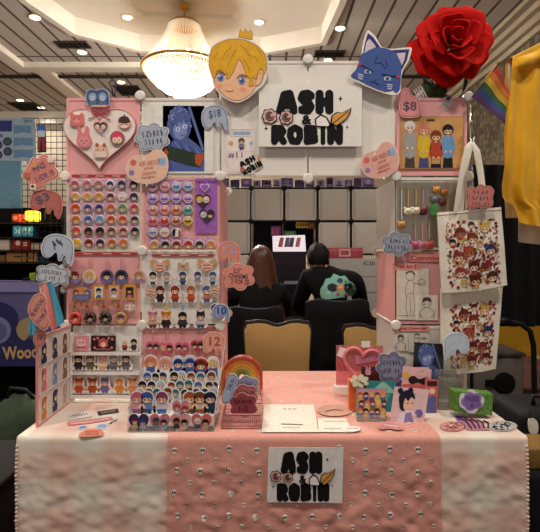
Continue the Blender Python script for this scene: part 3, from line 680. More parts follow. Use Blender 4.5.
for pts in ([(101.5, 113.5), (97, 111), (93, 109.5), (92.5, 112.5), (97, 113.5), (101.5, 113.8)], [(101.5, 113.5), (105, 111.3), (109.5, 109.6), (110, 112.4), (106, 113.6), (101.5, 113.8)], [(101.5, 114), (95, 116.5), (88, 119.5)], [(101.5, 114), (106, 117), (111, 120.5)]): b.tube([FH(u, v, .004) for u, v in smooth(pts, 3)[:-3]], .0022, RB_, 6)
b.ball(FH(101.5, 113.6, .004), .004, RB_, 8); b.build('ribbon_bow', label='thin red ribbon bow tied at the top of the heart board', cat='bow')
b = MB(F(YP)); o = smooth([(87, 100), (88, 93), (92, 90), (98, 91), (103, 89.6), (109, 92), (111, 99), (110.5, 106), (106, 108.4), (97, 107.6), (90, 107.5)], 3)
b.slab(o, .0125, .0155, m('#a9b6c8', .3)); b.fill(grow(o, 1, -.9), .016, m('#43557c'))
for x in (94, 104):
    b.disc(x, 98, 4, .0165, m('#8fa0bd')); b.disc(x, 99.5, 2.6, .017, m('#b9c4d4')); b.fill([(x-4.5, 107), (x-3, 101), (x+3, 101), (x+4.5, 107)], .0165, m('#5a6c94'))
    for s_ in (-1, 1): b.disc(x+s_*1.1, 99.2, .5, .0175, INK, seg=6)
b.rect(93, 106.2, 108, 108.2, .017, m('#e0a98c'))
b.build('character_sign', label='blue-grey sign with two drawn figures above the white heart', cat='sign')
b = MB(); b.tube([at(113, 96, YP+.012), at(112, 88, YP+.012), at(109, 83, YP+.012), at(112, 80, YP+.012), at(116.5, 83, YP+.012), at(115, 92, YP+.012), at(114.5, 97, YP+.012)], .0028, m('#26264d', .4), 8)
b.build('hook', label='navy loop hook sticking up behind the top left pink panel', cat='hook')

# ---- round pins
def button(x, y, r, face_fn, lab, group, cardcol, dx=-2.6, dy=-4.2, fr=FP0, cs=8.6):
    e = empty('button_pin', fr(x, y+r, .003), lab, 'button pin', group)
    b = MB(fr); cx_, cy_ = x+dx*.6, y+dy*.6; h = cs/2
    b.slab(rot([(cx_-h, cy_-h), (cx_+h, cy_-h), (cx_+h, cy_+h), (cx_-h, cy_+h)], .25, (cx_, cy_)), .0022, .0030, m(cardcol, .6))
    for k in range(3): b.fill(star(cx_-h*.6+k*h*.6, cy_-h*.6, .9, 4), .0034, m('#f6d7e6'))
    b.build('backing_card', parent=e)
    b = MB(fr); p = fr(x, y, .0034); rm_ = r*YP/FP
    b.lathe(p, [(rm_*.8, 0), (rm_, .002), (rm_, .004), (rm_*.9, .0062)], m('#d8cfcb', .2, coat=.6), 20, (0, -1, 0))
    face_fn(b, x, y, r*.9, .0034+.0062+.0004); b.build('badge', parent=e)
    return e
def facefn(bg, hair, skin=SK, style=0):
    def f(b, x, y, r, n): b.disc(x, y, r, n, m(bg, .2, coat=.6), seg=18); head(b, x, y+r*.08, r*.78, hair, n+E, skin, style)
    return f
cols = [75.7, 87.9, 99.3, 110.8, 122.4, 134.2]; rows = [184.7, 197., 208.2, 219.8, 231.2, 243.2]
W = [[('pink', '#c4838c', '#a5505f'), ('rose', '#cf8f93', '#b0606a'), ('dusty pink', '#c98d93', '#a76b70'), ('navy and white', '#d9d2d8', '#39335c'), ('navy', '#615f86', '#2d2b50'), ('dark navy', '#4b4a70', '#222044')],
     [('sandy blond', '#dcb68d', '#c9944f'), ('blond', '#dca772', '#d09a4a'), ('honey', '#d99f64', '#c98a3c'), ('maroon', '#b99186', '#5a2a2c'), ('pale', '#dccac6', '#e8d8cf'), ('blue-black', '#5c5a7a', '#22233f')],
     [('orange', '#d8642d', '#b8431f'), ('violet', '#8d84b4', '#483c7c'), ('purple', '#7a6fa4', '#3b2c63'), ('salmon', '#d07f64', '#b8583f'), ('green', '#7fae84', '#5a8a60'), ('coral', '#cf7060', '#a83f3a')],
     [('amber', '#d78e45', '#b86a24'), ('blue', '#6d93c8', '#345a9c'), ('sky blue', '#7fb1d6', '#5a94c8'), ('orange-red', '#d4763d', '#b3401f'), ('flame red', '#d9843f', '#c23f22'), ('charcoal', '#a09ba2', '#2b2930')],
     [('scarlet', '#d1603a', '#c8402c'), ('dark brown', '#5b3a2c', '#23171a'), ('black-brown', '#43201c', '#1a1012'), ('brown', '#a57c66', '#5f3d30'), ('red and black', '#b7a592', '#8c2a22'), ('black', '#5a5560', '#17151a')],
     [('yellow', '#e3c13c', '#d9a520'), ('dark red', '#a04a3c', '#61201c'), ('dark', '#6a5560', '#201b26'), ('ginger', '#cf7a3c', '#b8582a'), ('apricot', '#d0824c', '#c46c38')]]
for j, rw in enumerate(W):
    for i, (nm, bg, hr) in enumerate(rw):
        button(cols[i]+j*.35, rows[j], 4.9, facefn(bg, hr, SKD if hr in ('#23171a', '#1a1012') else SK), f'{nm} haired pin, {ORD[i]} from left in {ORD[j]} row of white pin panel', 'round pins on the white panel', '#e58fb0')
cols = [153.3, 165, 176.8, 188.3]; rows = [187., 199., 210.3, 221.2, 232.6, 244.8]
V = [[('plum', '#c79ab0', '#7c3c60'), ('rose', '#d79aa4', '#b3566a'), ('pale blue', '#9fb8d4', '#4a6ca0'), ('steel blue', '#9db4d4', '#56719f')],
     [('lilac', '#b79ac8', '#6a4a94'), ('mauve', '#c2a2cc', '#7c5a9c'), ('lavender', '#b9a2d0', '#69519c'), ('orchid', '#c6a6c8', '#805c98')],
     [('salmon', '#de9a88', '#b04a48'), ('coral pink', '#e0928c', '#c04a50'), ('orange', '#dc9048', '#8f4a28'), ('teal', '#6fae9c', '#2f6a5c')],
     [('watermelon pink', '#d86a70', '#a8343f'), ('red', '#cf5050', '#9c2a34'), ('rust', '#cf8058', '#6d3a3a'), ('yellow', '#dcb640', '#5c4420')],
     [('grey-blue', '#b9bcc8', '#6a7894'), ('cream', '#e0cfc4', '#b88a78'), ('black, white and red', '#e6ddd4', '#1c181a')]]
def wordfn(bg, ink, k):
    def f(b, x, y, r, n):
        b.disc(x, y, r, n, m(bg, .2, coat=.6), seg=18); b.disc(x, y-r*.55, r*.3, n+E, m('#f0dde0'), seg=8); b.rect(x-r*.75, y-r*.12, x+r*.75, y+r*.3, n+E, m(ink))
        for q in range(3): b.disc(x-r*.4+q*r*.4, y+r*.6, r*.12, n+E, m(ink), seg=6)
    return f
def trifn(b, x, y, r, n):
    b.disc(x, y, r, n, m('#e6ddd4', .2, coat=.6), seg=18); b.disc(x, y, r*.95, n+E, m('#1c181a'), seg=10, a0=pi*.6, a1=pi*1.45); b.disc(x, y, r*.95, n+E, m('#b8322c'), seg=10, a0=-pi*.3, a1=pi*.35)
for j, rw in enumerate(V):
    for i, (nm, bg, ink) in enumerate(rw):
        button(cols[i], rows[j], 4.9, trifn if 'black' in nm else wordfn(bg, ink, i), f'{nm} word pin, {ORD[i]} from left in {ORD[j]} row beside purple card' if 'black' not in nm else 'round black, white and red pin ending the fifth row on the pink panel', 'round pins on the pink panel', '#b98ac4')
for i, (x, nm, bg, hr) in enumerate(((154.7, 'blond', '#d9a878', '#b8823c'), (165.8, 'black', '#8a7a78', '#221c20'), (177, 'auburn', '#c47858', '#6a2a20'), (188.6, 'red', '#cf6a4c', '#a8341f'), (199.8, 'dark', '#9c8078', '#2c2024'), (211, 'ginger', '#d8925c', '#d08648'))):
    button(x, 244.8, 5., facefn(bg, hr), f'round {nm} haired pin, {ORD[i]} from left in the bottom row of the pink pin panel', 'round pins on the pink panel', '#b98ac4')
# purple card of heart pins
b = MB(FP0); b.slab([(195, 178.5), (217.3, 178.2), (217.3, 233), (195.3, 233.4)], .0022, .0034, m('#a264b4', .5, var=.15, scale=60)); b.text('HEART PINS', 206, 182.2, 19, 3, .0039, m('#4a2450'))
b.build('pin_card', label='purple card headed heart pins on the right of the pink pin panel', cat='card')
def hpin(x, y, w, cols3, lab, fr=F(YP-.0036)):
    b = MB(fr); b.slab(heart(x, y, w, w), 0, .005, m(cols3[0], .25, coat=.5)); n = .005
    if len(cols3) > 2:
        for s_, c in ((-1, cols3[1]), (1, cols3[2])): head(b, x+s_*w*.22, y-w*.08, w*.22, c, n+E)
    else: b.fill(heart(x, y, w*.75, w*.75), n+E, m(cols3[1], .3))
    return b.build('heart_pin', label=lab, cat='pin', group='heart pins on the purple card')
hpin(205, 188, 9.5, ('#d9c2e6', '#9c5cae'), 'small outlined lilac heart pin at the top of the purple card')
hpin(203, 201, 15, ('#26201e', '#d9b04a', '#e2d4b8'), 'heart pin with blond faces on black in the middle of the purple card')
hpin(207, 216, 15, ('#2b2026', '#c9c2c6', '#3a2420'), 'dark heart pin with pale and dark haired faces, lowest on the purple card')

# ---- key charms
STRAP = {'p': '#d98a98', 'y': '#d9a83a', 'b': '#6aa0c8', 'g': '#b9a58c', 'r': '#c04a4c', 'w': '#d8d0c8'}
def charm(x, ys, y0, y1, lab, art, group, strap='p', shape=None, fr=None, n0=.008, sw=1.2):
    """key charm: strap from row ys down to the charm whose art spans y0..y1"""
    fr = fr or FP0; e = empty('key_charm', fr(x, y1, n0), lab, 'key charm', group)
    c = m(STRAP[strap], .4)
    b = MB(fr); b.tube([fr(x, ys, .0035), fr(x, ys, n0)], .0016, m('#cfc9c4', .3, .7), 6); b.tube([fr(x+1.3*math.cos(t), ys+1.6+1.6*math.sin(t), n0) for t in [2*pi*k/10 for k in range(10)]], .0011, m('#c9b27a', .3, .8), 5, True); b.build('clasp', parent=e)
    if y0-ys > 4.5:
        b = MB(fr); b.slab(rrect(x-sw, ys+3, x+sw, y0-1., sw*.7), n0-.001, n0+.001, c); b.build('strap', parent=e)
    b = MB(fr); art(b, x, y0, y1, n0); b.build('charm', parent=e)
    return e
def a_fig(hair, top, bot, style=0, skin=SK, wide=1.):
    def f(b, x, y0, y1, n0): b.slab(fig_outline(x, y0+.8, y1, .7, wide), n0-.0015, n0+.0015, m('#e9e3df', .2, coat=.4)); figure(b, x, y0+.8, y1, hair, top, bot, n0+.0015+E, skin, style, wide)
    return f
def a_dome(hair, cl, bg):
    def f(b, x, y0, y1, n0):
        r = (y1-y0)/2; b.slab(circ(x, (y0+y1)/2, r*.96, r), n0-.0015, n0+.0015, m(bg, .2, coat=.4)); n = n0+.0015+E
        b.fill([(x-r*.85, y1-r*.35), (x-r*.5, y1-r*.85), (x+r*.5, y1-r*.85), (x+r*.85, y1-r*.35), (x+r*.4, y1-r*.05), (x-r*.4, y1-r*.05)], n, m(cl)); head(b, x, y0+r*.85, r*.62, hair, n+E)
    return f
def a_frame(bg, hair, cl):
    def f(b, x, y0, y1, n0):
        b.slab([(x-5.6, y0), (x+5.6, y0), (x+5.6, y1), (x-5.6, y1)], n0-.0015, n0+.002, m('#d79a35', .4)); b.rect(x-3.9, y0+1.9, x+3.9, y1-1.9, n0+.0025, m(bg)); b.fill([(x-3, y1-1.9), (x-1.5, y1-5), (x+1.5, y1-5), (x+3, y1-1.9)], n0+.003, m(cl)); head(b, x, y0+5.4, 2.7, hair, n0+.003+E)
    return f
def a_donut(c, d, face):
    def f(b, x, y0, y1, n0):
        p = FP0(x, (y0+y1)/2, n0); R = (y1-y0)/2*YP/FP
        b.tube([p+Vector((math.cos(t)*R*.72, 0, math.sin(t)*R*.72)) for t in [2*pi*k/18 for k in range(18)]], R*.28, m(c, .3, coat=.4), 8, True)
        b.disc(x, (y0+y1)/2, (y1-y0)*.25, n0, m(d)); head(b, x, (y0+y1)/2, (y1-y0)*.22, face, n0+E)
        for k in range(7): b.disc(x+(y1-y0)*.36*math.cos(k*.9), (y0+y1)/2+(y1-y0)*.36*math.sin(k*.9), .45, n0+R*.29, m('#efcf9a'), seg=6)
    return f
def a_bow(c, d):
    def f(b, x, y0, y1, n0):
        h = (y1-y0)/2; yc = (y0+y1)/2
        for s_ in (-1, 1):
            b.slab(smooth([(x, yc), (x+s_*3.5, yc-h), (x+s_*5.6, yc-h*.5), (x+s_*5, yc+h*.5), (x+s_*2.5, yc+h*.5)], 2), n0-.0015, n0+.0015, m(c, .4)); b.slab([(x+s_*.6, yc), (x+s_*3, y1), (x+s_*1.4, y1)], n0-.001, n0+.001, m(c, .4))
        b.disc(x, yc, 1.4, n0+.002, m(d), seg=8)
    return f
G = 'key charms on the lower left pink panel'
for x, hr, cl, bg, l in ((75.6, '#7a2a24', '#8d88b8', '#c9949c', 'auburn'), (90, '#d4a25a', '#b7b4cc', '#e4cfa8', 'blond'), (107.6, '#1c181f', '#6f6a9c', '#5a4a70', 'black'), (122, '#1e1a22', '#6a6d9c', '#3a3450', 'long black'), (139.2, '#b07a44', '#9c7c9c', '#d8a7a4', 'light brown')):
    charm(x, 257.5, 269.5, 283.5, f'dome key charm with {l} haired figure, top row of pink charm panel', a_dome(hr, cl, bg), G)
def a_trio(b, x, y0, y1, n0):
    b.slab(circ(x, (y0+y1)/2, 9.2, (y1-y0)/2), n0-.0015, n0+.0015, m('#6f72a8', .2, coat=.4)); b.disc(x, y0+4.5, 8.2, n0+.0025, m('#cf8c4a'), rv=3.8)
    for k, h in enumerate(('#a8341f', '#d98a3c', '#4a6aa8')): head(b, x-5.5+k*5.5, y0+5.8, 2.6, h, n0+.003)
charm(82.6, 283, 286, 300, 'wide oval key charm with three figures at the left of the pink charm panel', a_trio, G)
for x, bg, hr, cl, l in ((99.6, '#dfe0e4', '#1d191d', '#3f6a8a', 'first'), (114.8, '#c9b0c0', '#1a171b', '#e5dcdc', 'second'), (130.3, '#4a2f34', '#211a1c', '#c9767c', 'third')):
    charm(x, 282.2, 285, 299.5, f'{l} of the three yellow picture frame charms from the left', a_frame(bg, hr, cl), G, 'y')
for x, l in ((75.6, 'leftmost tan bow charm beside the cream cloud tag row'), (88, 'tan bow charm second from left above the round charms'), (104.7, 'tan bow charm in the middle above the black round charm'), (119.2, 'tan bow charm left of the cream cloud tag')):
    charm(x, 299.6, 302.5, 310, l, a_bow('#b97c5c', '#8d3c34'), G)
board('price_tag', 'cream cloud price tag at the right of the pink charm panel', 'tag', cloud(130, 307.3, 5.8, 4.6, 6), F(YP-.0105), .002, ('#e6cfba', '#b5705c', '#ecd9c6'), (), lambda b, n: [b.disc(130+d, 307, .8, n+2*E, m('#7d3a34'), seg=6) for d in (-2, 2)], d=.7)
for x, c, d, f_, l in ((76.2, '#c8442e', '#df8a6a', '#b8301f', 'red-orange'), (90.8, '#3b1f1c', '#8d5a48', '#2b1414', 'dark brown'), (106, '#26221f', '#6a4a3a', '#1c1716', 'black'), (121.6, '#b48450', '#d9c2a4', '#7c6a9c', 'tan')):
    charm(x, 310.2, 311.3, 324.5, f'{l} round ring charm in the bottom row of the pink charm panel', a_donut(c, d, f_), G)

G = 'key charms on the white charm panel'
for x, y in ((160, 267), (207, 266.6)):
    b = MB(F(YP-.004)); a_bow('#c79c70', '#a86a4c')(b, x, y-7, y+7, .002)
    for s_ in (-1, 1): b.slab(smooth([(x+s_*2, y-5), (x+s_*8.6, y-8), (x+s_*9.6, y-3), (x+s_*5, y)], 2), 0, .002, m('#c79c70'))
    b.slab(cloud(x, y, 6.2, 4.4), .004, .006, m('#e5b7a0')); 
    for d in (-1.6, 1.6): b.stroke([(x-4, y+d), (x+4, y+d)], .9, .0065, m('#a8564c'))
    b.build('ribbon_tag', label='tan bow tag with pink centre at the ' + ('left of the white charm panel' if x < 180 else 'right of the white charm panel'), cat='tag', group='bow tags')
charm(183.6, 258.5, 262, 270, 'small tan bow charm in the top middle of the white charm panel', a_bow('#c79c70', '#a86a4c'), G)
for x, hr, tp, bt, l in ((153.5, '#2a2226', '#d8d4d4', '#3a3438', 'black and white'), (167, '#8d8684', '#b9b4b4', '#6c6868', 'grey'), (183.2, '#2e3a5c', '#50608c', '#2a3048', 'navy'), (198, '#3c3c70', '#8d84b4', '#c9a68c', 'violet'), (213, '#3e5c8c', '#88a4c4', '#26304c', 'blue')):
    charm(x, 267.5, 270.5, 284.5, f'{l} figure charm in the upper row of the white charm panel', a_fig(hr, tp, bt), G, 'g')
for x, hr, tp, bt, l in ((160.7, '#5a1f1c', '#2a2226', '#1c181a', 'black coated'), (175.6, '#8c2c20', '#b8422c', '#7a3024', 'red dressed'), (191.4, '#a8582a', '#c8582e', '#8c4a34', 'orange dressed'), (207, '#4c5a90', '#c07a68', '#544c74', 'blue haired')):
    charm(x, 278, 284.5, 302, f'{l} tall figure charm in the second row of the white charm panel', a_fig(hr, tp, bt), G, 'w')
for x, y in ((150.8, 292.5), (214.5, 291.5)):
    board('price_tag', 'small tan cloud price tag at the ' + ('left' if x < 180 else 'right') + ' edge of the white charm panel', 'tag', cloud(x, y, 5.6, 5, 6), F(YP-.0125), .002, ('#e3bfa2', '#b5705c', '#e9cfb6'), (), lambda b, n, x=x, y=y: [b.stroke([(x-2.8, y+d), (x+2.8, y+d)], .8, n+2*E, m('#9c4c44')) for d in (-1.4, 1.4)], d=.7)
for x, hr, tp, bt, st, s_, l in ((153.4, '#d98a9c', '#c9a080', '#6a4038', 2, 'p', 'pink haired'), (166.6, '#d8862c', '#2c2024', '#3a2428', 2, 'y', 'orange capped'), (183, '#1b181b', '#34363a', '#202224', 0, 'b', 'black haired'), (201, '#2c2638', '#c9b4bc', '#3a4c80', 1, 'p', 'dark haired with pale dress')):
    charm(x, 302, 310.5, 327.5, f'{l} chibi charm in the bottom row of white charm panel', a_fig(hr, tp, bt, st, wide=1.3), G, s_)
charm(215.2, 298, 303, 318, 'deep blue figure charm behind the blue tag at the lower right of the white panel', a_fig('#2a3a78', '#3a4c94', '#28305c'), G, 'b')
def price(name, lab, o, fr, cols, txt, t=.003, group=None): return board(name, lab, 'sign', o, fr, t, cols, txt, None, group, 1.0)
price('price_sign', 'small blue ghost-shaped price sign at the lower right of the white charm panel', ghost(221, 313, 17, 18), F(YP-.019), ('#c9d2e2', '#3a4f8c', '#8fa2cc'), [('10', 222, 310.5, 9, 7, 0, '#26346c')])
G = 'heart charms on the pink panel'
for x, y, c, h1, h2, l in ((153.5, 347, '#d05f78', '#4a2a2c', '#2c2226', 'pink heart charm first from left under the red strip'), (166.8, 348, '#d9597a', '#c9a27c', '#2a2024', 'rose heart charm second from left under the red strip'), (182.4, 347.5, '#cf5f80', '#241c20', '#7a4a3c', 'pink heart charm third from left under the red strip'), (198, 345.8, '#a8364c', '#5a2228', '#1c181e', 'dark red heart charm right of the pink ones')):
    def a_h(b, xx, y0, y1, n0, c=c, h1=h1, h2=h2):
        yc = (y0+y1)/2; b.slab(heart(xx, yc, 14, 13), n0-.002, n0+.002, m(c, .25, coat=.4))
        for s_, h in ((-1, h1), (1, h2)): head(b, xx+s_*3, yc-.6, 3, h, n0+.002+E)
    charm(x, 331.5, y-6.3, y+6.3, l, a_h, G, 'p')
price('price_sign', 'peach ghost-shaped twelve sign beside the heart charms', ghost(214.5, 345, 23, 26), F(YP-.014), ('#e9c3b0', '#cf7a66', '#e0a08c'), [('12', 215, 341, 11, 9, 0, '#b0503f')])

# ---- big signs around the left tower
b = MB(F(YP)); b.slab([(154.5, 104), (213.5, 104), (213.5, 173.5), (154.5, 173.5)], .0022, .0034, m('#e9e4dc', .25, coat=.4))
def portrait(b, x0, y0, x1, y1, n, low=True):
    W_, H_ = x1-x0, y1-y0; q = lambda l: [(x0+u*W_, y0+v*H_) for u, v in l]
    b.rect(x0, y0, x1, y1, n, m('#15131d', .3, coat=.3)); bl, dk, lt = m('#4d5d9b', .35), m('#2c3768', .35), m('#7f8dc0', .35)
    b.fill(q([(.1, 1), (.1, .62), (.3, .5), (.6, .48), (.85, .6), (1, .72), (1, 1)]), n+E, bl)
    b.fill(q(smooth([(.12, .3), (.16, .12), (.3, .02), (.48, .02), (.62, .1), (.68, .25), (.66, .4), (.55, .52), (.36, .54), (.2, .46)], 3)), n+2*E, bl)
    b.fill(q([(.24, .36), (.3, .28), (.42, .24), (.52, .22), (.6, .28), (.58, .42), (.5, .5), (.4, .52), (.3, .48)]), n+3*E, lt)
    rp_ = random.Random(4)
    for k in range(60):
        t, r = rp_.uniform(2.6, 6.9), rp_.uniform(.55, 1.02); u, v = .4+.27*r*math.cos(t), .28+.26*r*math.sin(t); g_ = rp_.uniform(.025, .05)
        b.stroke(q([(u, v), (u+g_*math.cos(t+.7), v+g_*math.sin(t+.7))]), W_*.014, n+4*E, m(rp_.choice(('#8e9cc8', '#a9b4da', '#33407a'))))
    b.fill(q([(.24, .36), (.3, .24), (.34, .33), (.4, .22), (.45, .31), (.5, .2), (.55, .28), (.6, .24), (.6, .3), (.62, .2), (.45, .12), (.28, .18), (.2, .3)]), n+4*E, bl)
    for u, v in ((.36, .36), (.53, .32)): b.disc(x0+u*W_, y0+v*H_, W_*.05, n+4*E, m('#dfe4f2'), seg=10); b.disc(x0+u*W_, y0+v*H_, W_*.026, n+5*E, dk, seg=8)
    b.stroke(q([(.42, .46), (.48, .45), (.52, .43)]), W_*.015, n+4*E, dk); b.fill(q([(.6, .02), (.66, 0), (1, .66), (.95, .7)]), n+4*E, bl); b.stroke(q([(.63, .02), (.97, .68)]), W_*.014, n+5*E, lt)
    for k in range(5): b.stroke(q([(.3+k*.12, .56+.02*k), (.42+k*.12, .66+.03*k)]), W_*.02, n+3*E, [lt, dk][k % 2])
    if low: b.fill(q([(.02, .7), (.2, .62), (.95, .75), (.9, .93), (.6, .9), (.1, .8)]), n+5*E, m('#2c3a2a', .5)); b.fill(q([(.78, .74), (.96, .73), (.98, .82), (.88, .93), (.78, .88)]), n+6*E, m('#b5522c')); b.fill(q([(.0, .64), (.06, .62), (.14, .72), (.1, .78)]), n+6*E, m('#b5522c'))
portrait(b, 163, 106, 204.5, 155+16.5, .0034)
b.build('portrait_print', label='white bordered print of a blue portrait on the upper left white panel', cat='print')
price('price_sign', 'grey-blue dripping ghost price sign at the right corner of the blue portrait', ghost(215, 119.5, 27, 28, -.12), F(YP-.006), ('#c9cbd2', '#6f7a93', '#a9b0c0'), [('$18', 215, 114.5, 12, 9, -.15, '#4c5c7c')])
o = cloud(152.5, 137.5, 17.5, 14.5, 7, .14, .3)
board('word_sign', 'grey-blue cloud sign with two lines of lettering beside the blue portrait', 'sign', o, F(YP-.010), .003, ('#d2d3d6', '#78829a', '#bcc0c9', '#adb2bf'), [('~oooooo', 152.5, 133.5, 22, 7, -.12, '#5d6377'), ('~ooooo', 153.5, 141.5, 18, 6, -.12, '#5d6377')], d=1.2)
def askheart(x, y, w, h, a, lab, fr, txtc='#c26a58', base='#ebbfa6'):
    o = smooth([(x+u*w, y+v*h) for u, v in ((0, -.34), (.14, -.46), (.32, -.48), (.47, -.3), (.5, .02), (.4, .3), (.18, .44), (-.08, .46), (-.34, .36), (-.48, .12), (-.46, -.14), (-.3, -.32), (-.12, -.34))], 3)
    o = rot(o, a, (x, y)); q = lambda u, v: rot([(x+u*w, y+v*h)], a, (x, y))[0]
    b = MB(fr); b.slab(o, 0, .004, m('#edd2c0', .35)); b.fill(grow(o, 1, -1.1), .0045, m(base, .45)); n = .005
    for st, u, v, tw, th in (('ASK ABOUT', .06, -.12, .5, .13), ('your', .06, .04, .24, .1), ('custom', .05, .16, .32, .1), ('designs', .03, .28, .32, .1)): b.text(st, *q(u, v), w*tw, h*th, n, m(txtc), a-.12, .012)
    b.fill(circ(*q(-.31, -.13), w*.075, n=10), n, m('#d8695f')); b.fill(circ(*q(-.35, .15), w*.065, n=10), n, m('#8d7cb8')); b.fill(cloud(*q(.35, -.16), w*.085, h*.11, 4), n, m('#8fb2d8')); b.fill(circ(*q(-.07, -.24), w*.03, n=8), n, m('#f3e9e0'))
    b.tube([fr(*q(.0, .47), .002), fr(*q(-.02, .56), .002)], .004, m('#dcbfae', .3), 6)
    return b.build('custom_order_sign', label=lab, cat='sign')
askheart(147, 167.5, 43, 36, 0, 'peach heart-shaped custom order sign beside the left heart board', F(YP-.014))
def pinsign(b, n):
    for x, y, c in ((35, 165, '#dd9a62'), (28, 176, '#c96a58'), (51, 160, '#efd8cc'), (34, 187, '#efe1d2')): b.fill(cloud(x, y, 3.2, 3.2, 4), n+3*E, m(c))
    b.disc(33.5, 186.5, 1.6, n+5*E, m('#6a4a3a'), seg=8)
STR = m('#d9c6b4', .5)
o = smooth([(22, 175), (26, 169), (29, 163), (33, 157), (38, 158), (43, 154), (48, 155), (52, 158), (56, 162), (56, 167), (60, 172), (58, 178), (52, 181), (46, 184), (43, 189), (36, 190.5), (30, 188), (28.5, 181), (24, 179)], 3)
board('word_sign', 'coral pink cloud sign lettered pins at the far left of the rack', 'sign', o, F(1.92), .003, ('#e9bfae', '#d0685a', '#e8a898', '#dd8474'), [('PINS', 39.5, 167.5, 13, 6.5, -.5, '#5a5f86'), ('3 FOR 10', 45, 176, 20, 5.5, -.45, '#5a5f86')], pinsign, d=1.3)
board('price_sign', 'dusty red ghost-shaped three sign below the coral pins sign', 'sign', ghost(46.5, 203.5, 33, 27, .15), F(1.925), .003, ('#c98a80', '#a84c44', '#bd6a5e'), [('$3', 43, 199, 14, 9, -.45, '#5b5870')], d=1.1)
board('price_sign', 'pale grey ghost-shaped price sign at the left edge of the rack', 'sign', ghost(58, 249.5, 33, 30, .12), F(1.93), .003, ('#dfe3ea', '#8390a8', '#b7c0cf'), [('~oo', 57, 243.5, 14, 10, -.5, '#6a7690')], d=1.1)
board('word_sign', 'silver grey cloud sign below the pale ghost sign', 'sign', cloud(53, 275, 17, 11, 6, .16, .2, a=.18), F(1.94), .003, ('#cfd3da', '#77829a', '#a9b2c0', '#c4c8cc'), [('~ooooooooo', 52, 272, 21, 4.5, .12, '#55607a'), ('~o ooo o', 53, 278, 16, 4.5, .12, '#55607a')], None, d=1.)
board('word_sign', 'coral sticker sign tilted over the trans pride flag at the left', 'sign', smooth([(28, 309), (31, 300), (36, 294), (43, 293), (47, 302), (44, 311), (50, 322), (46, 330), (37, 326), (31, 318)], 3), F(1.655), .003, ('#e6b5a6', '#cc6a5c', '#dd9686'), [('~oooooooo', 37.5, 307, 20, 5, -1.0, '#8c5a66'), ('~oooooo', 42, 317, 14, 4.5, -.9, '#8c5a66')], None, d=1.2)
board('word_sign', 'small round dusty pink sign at the front corner of the wing panel', 'sign', smooth([(34, 336), (36, 330), (41, 329), (46, 332), (46, 340), (42, 347), (36, 346), (33.5, 341)], 3), F(1.668), .003, ('#cf938a', '#b86a62', '#c98078'), [('~oo', 40, 337, 6, 5, .1, '#a2585a')], None, d=.9)
# trans pride flag on a stick at the left
tf = empty('pride_flag', at(52, 335, 1.75), 'small hanging trans pride flag in pink and blue at the left end', 'flag')
b = MB(F(1.76)); fl = b.fr
def flagf(i, j, a, c):
    u0, v0, u1, v1 = a; return None
def ribbon(p0, p1, q0, q1, k0, k1, mat, b):
    """stripe between fractions k0..k1 of the flag spanned by edge p0-p1 (top) and q0-q1 (bottom)"""
    def fn(i, j):
        k = k0+(k1-k0)*i; a = Vector(p0).lerp(Vector(p1), k); c = Vector(q0).lerp(Vector(q1), k); p = a.lerp(c, j)
        return fl(p.x, p.y, .010*math.sin(k*9+j*3)*(.3+.7*j))
    b.sheet(fn, 6, 16, mat)
for i, c in enumerate(('#e98f86', '#e98f86', '#5aa2bb', '#4b9ab8')):
    ribbon((40, 286), (52, 281), (52, 331), (64, 322), i/4, (i+1)/4, m(c, .7), b)
ribbon((29, 322), (33, 318), (30, 336), (36, 334), 0, 1, m('#4fa6c8', .7), b)
b.build('flag_cloth', parent=tf)
MB().tube([at(39, 285, 1.765), at(52.5, 280.2, 1.765)], .003, m('#c9b48c', .5), 6).tube([at(40, 285, 1.768), at(44, 335, 1.768)], .0025, m('#c9b48c', .5), 6).build('flag_stick', parent=tf)
# white plush / plastic bundle behind the flag
b = MB(); PL = m('#cfcac6', .35, coat=.3, bump=.5, scale=60)
for px, py, r, Y in ((66, 262, .016, 1.95), (62, 268, .014, 1.95), (67, 274, .02, 1.95), (65, 284, .016, 1.95), (63, 290, .013, 1.955)): b.ball(at(px, py, Y), (r, r*.7, r*1.2), PL, 10)
b.build('plastic_bag', label='crumpled white clear plastic bag hung beside the charm panel', cat='bag')
# signs between the towers
board('price_sign', 'coral ghost-shaped twelve sign at the right edge of the left tower', 'sign', ghost(229, 254, 23, 25, .05), F(YP-.004), .003, ('#e9b3a2', '#cf6a58', '#df8a76'), [('12', 229.5, 249, 13, 9.5, 0, '#a6acc0')], d=1.)
board('word_sign', 'coral cloud sign lettered charms beside the brown haired person', 'sign', cloud(239, 276.5, 15.5, 13.5, 6, .15, .4), F(YP-.010), .003, ('#ebbcaa', '#cf6250', '#e69c88', '#e28c78'), [('2.5"', 237.5, 270.5, 8, 4.5, 0, '#3c4256'), ('CHARMS', 238.5, 276, 19, 5, .06, '#3c4256'), ('2 FOR 20', 240, 281.5, 18, 4.5, .06, '#3c4256')], None, d=1.)

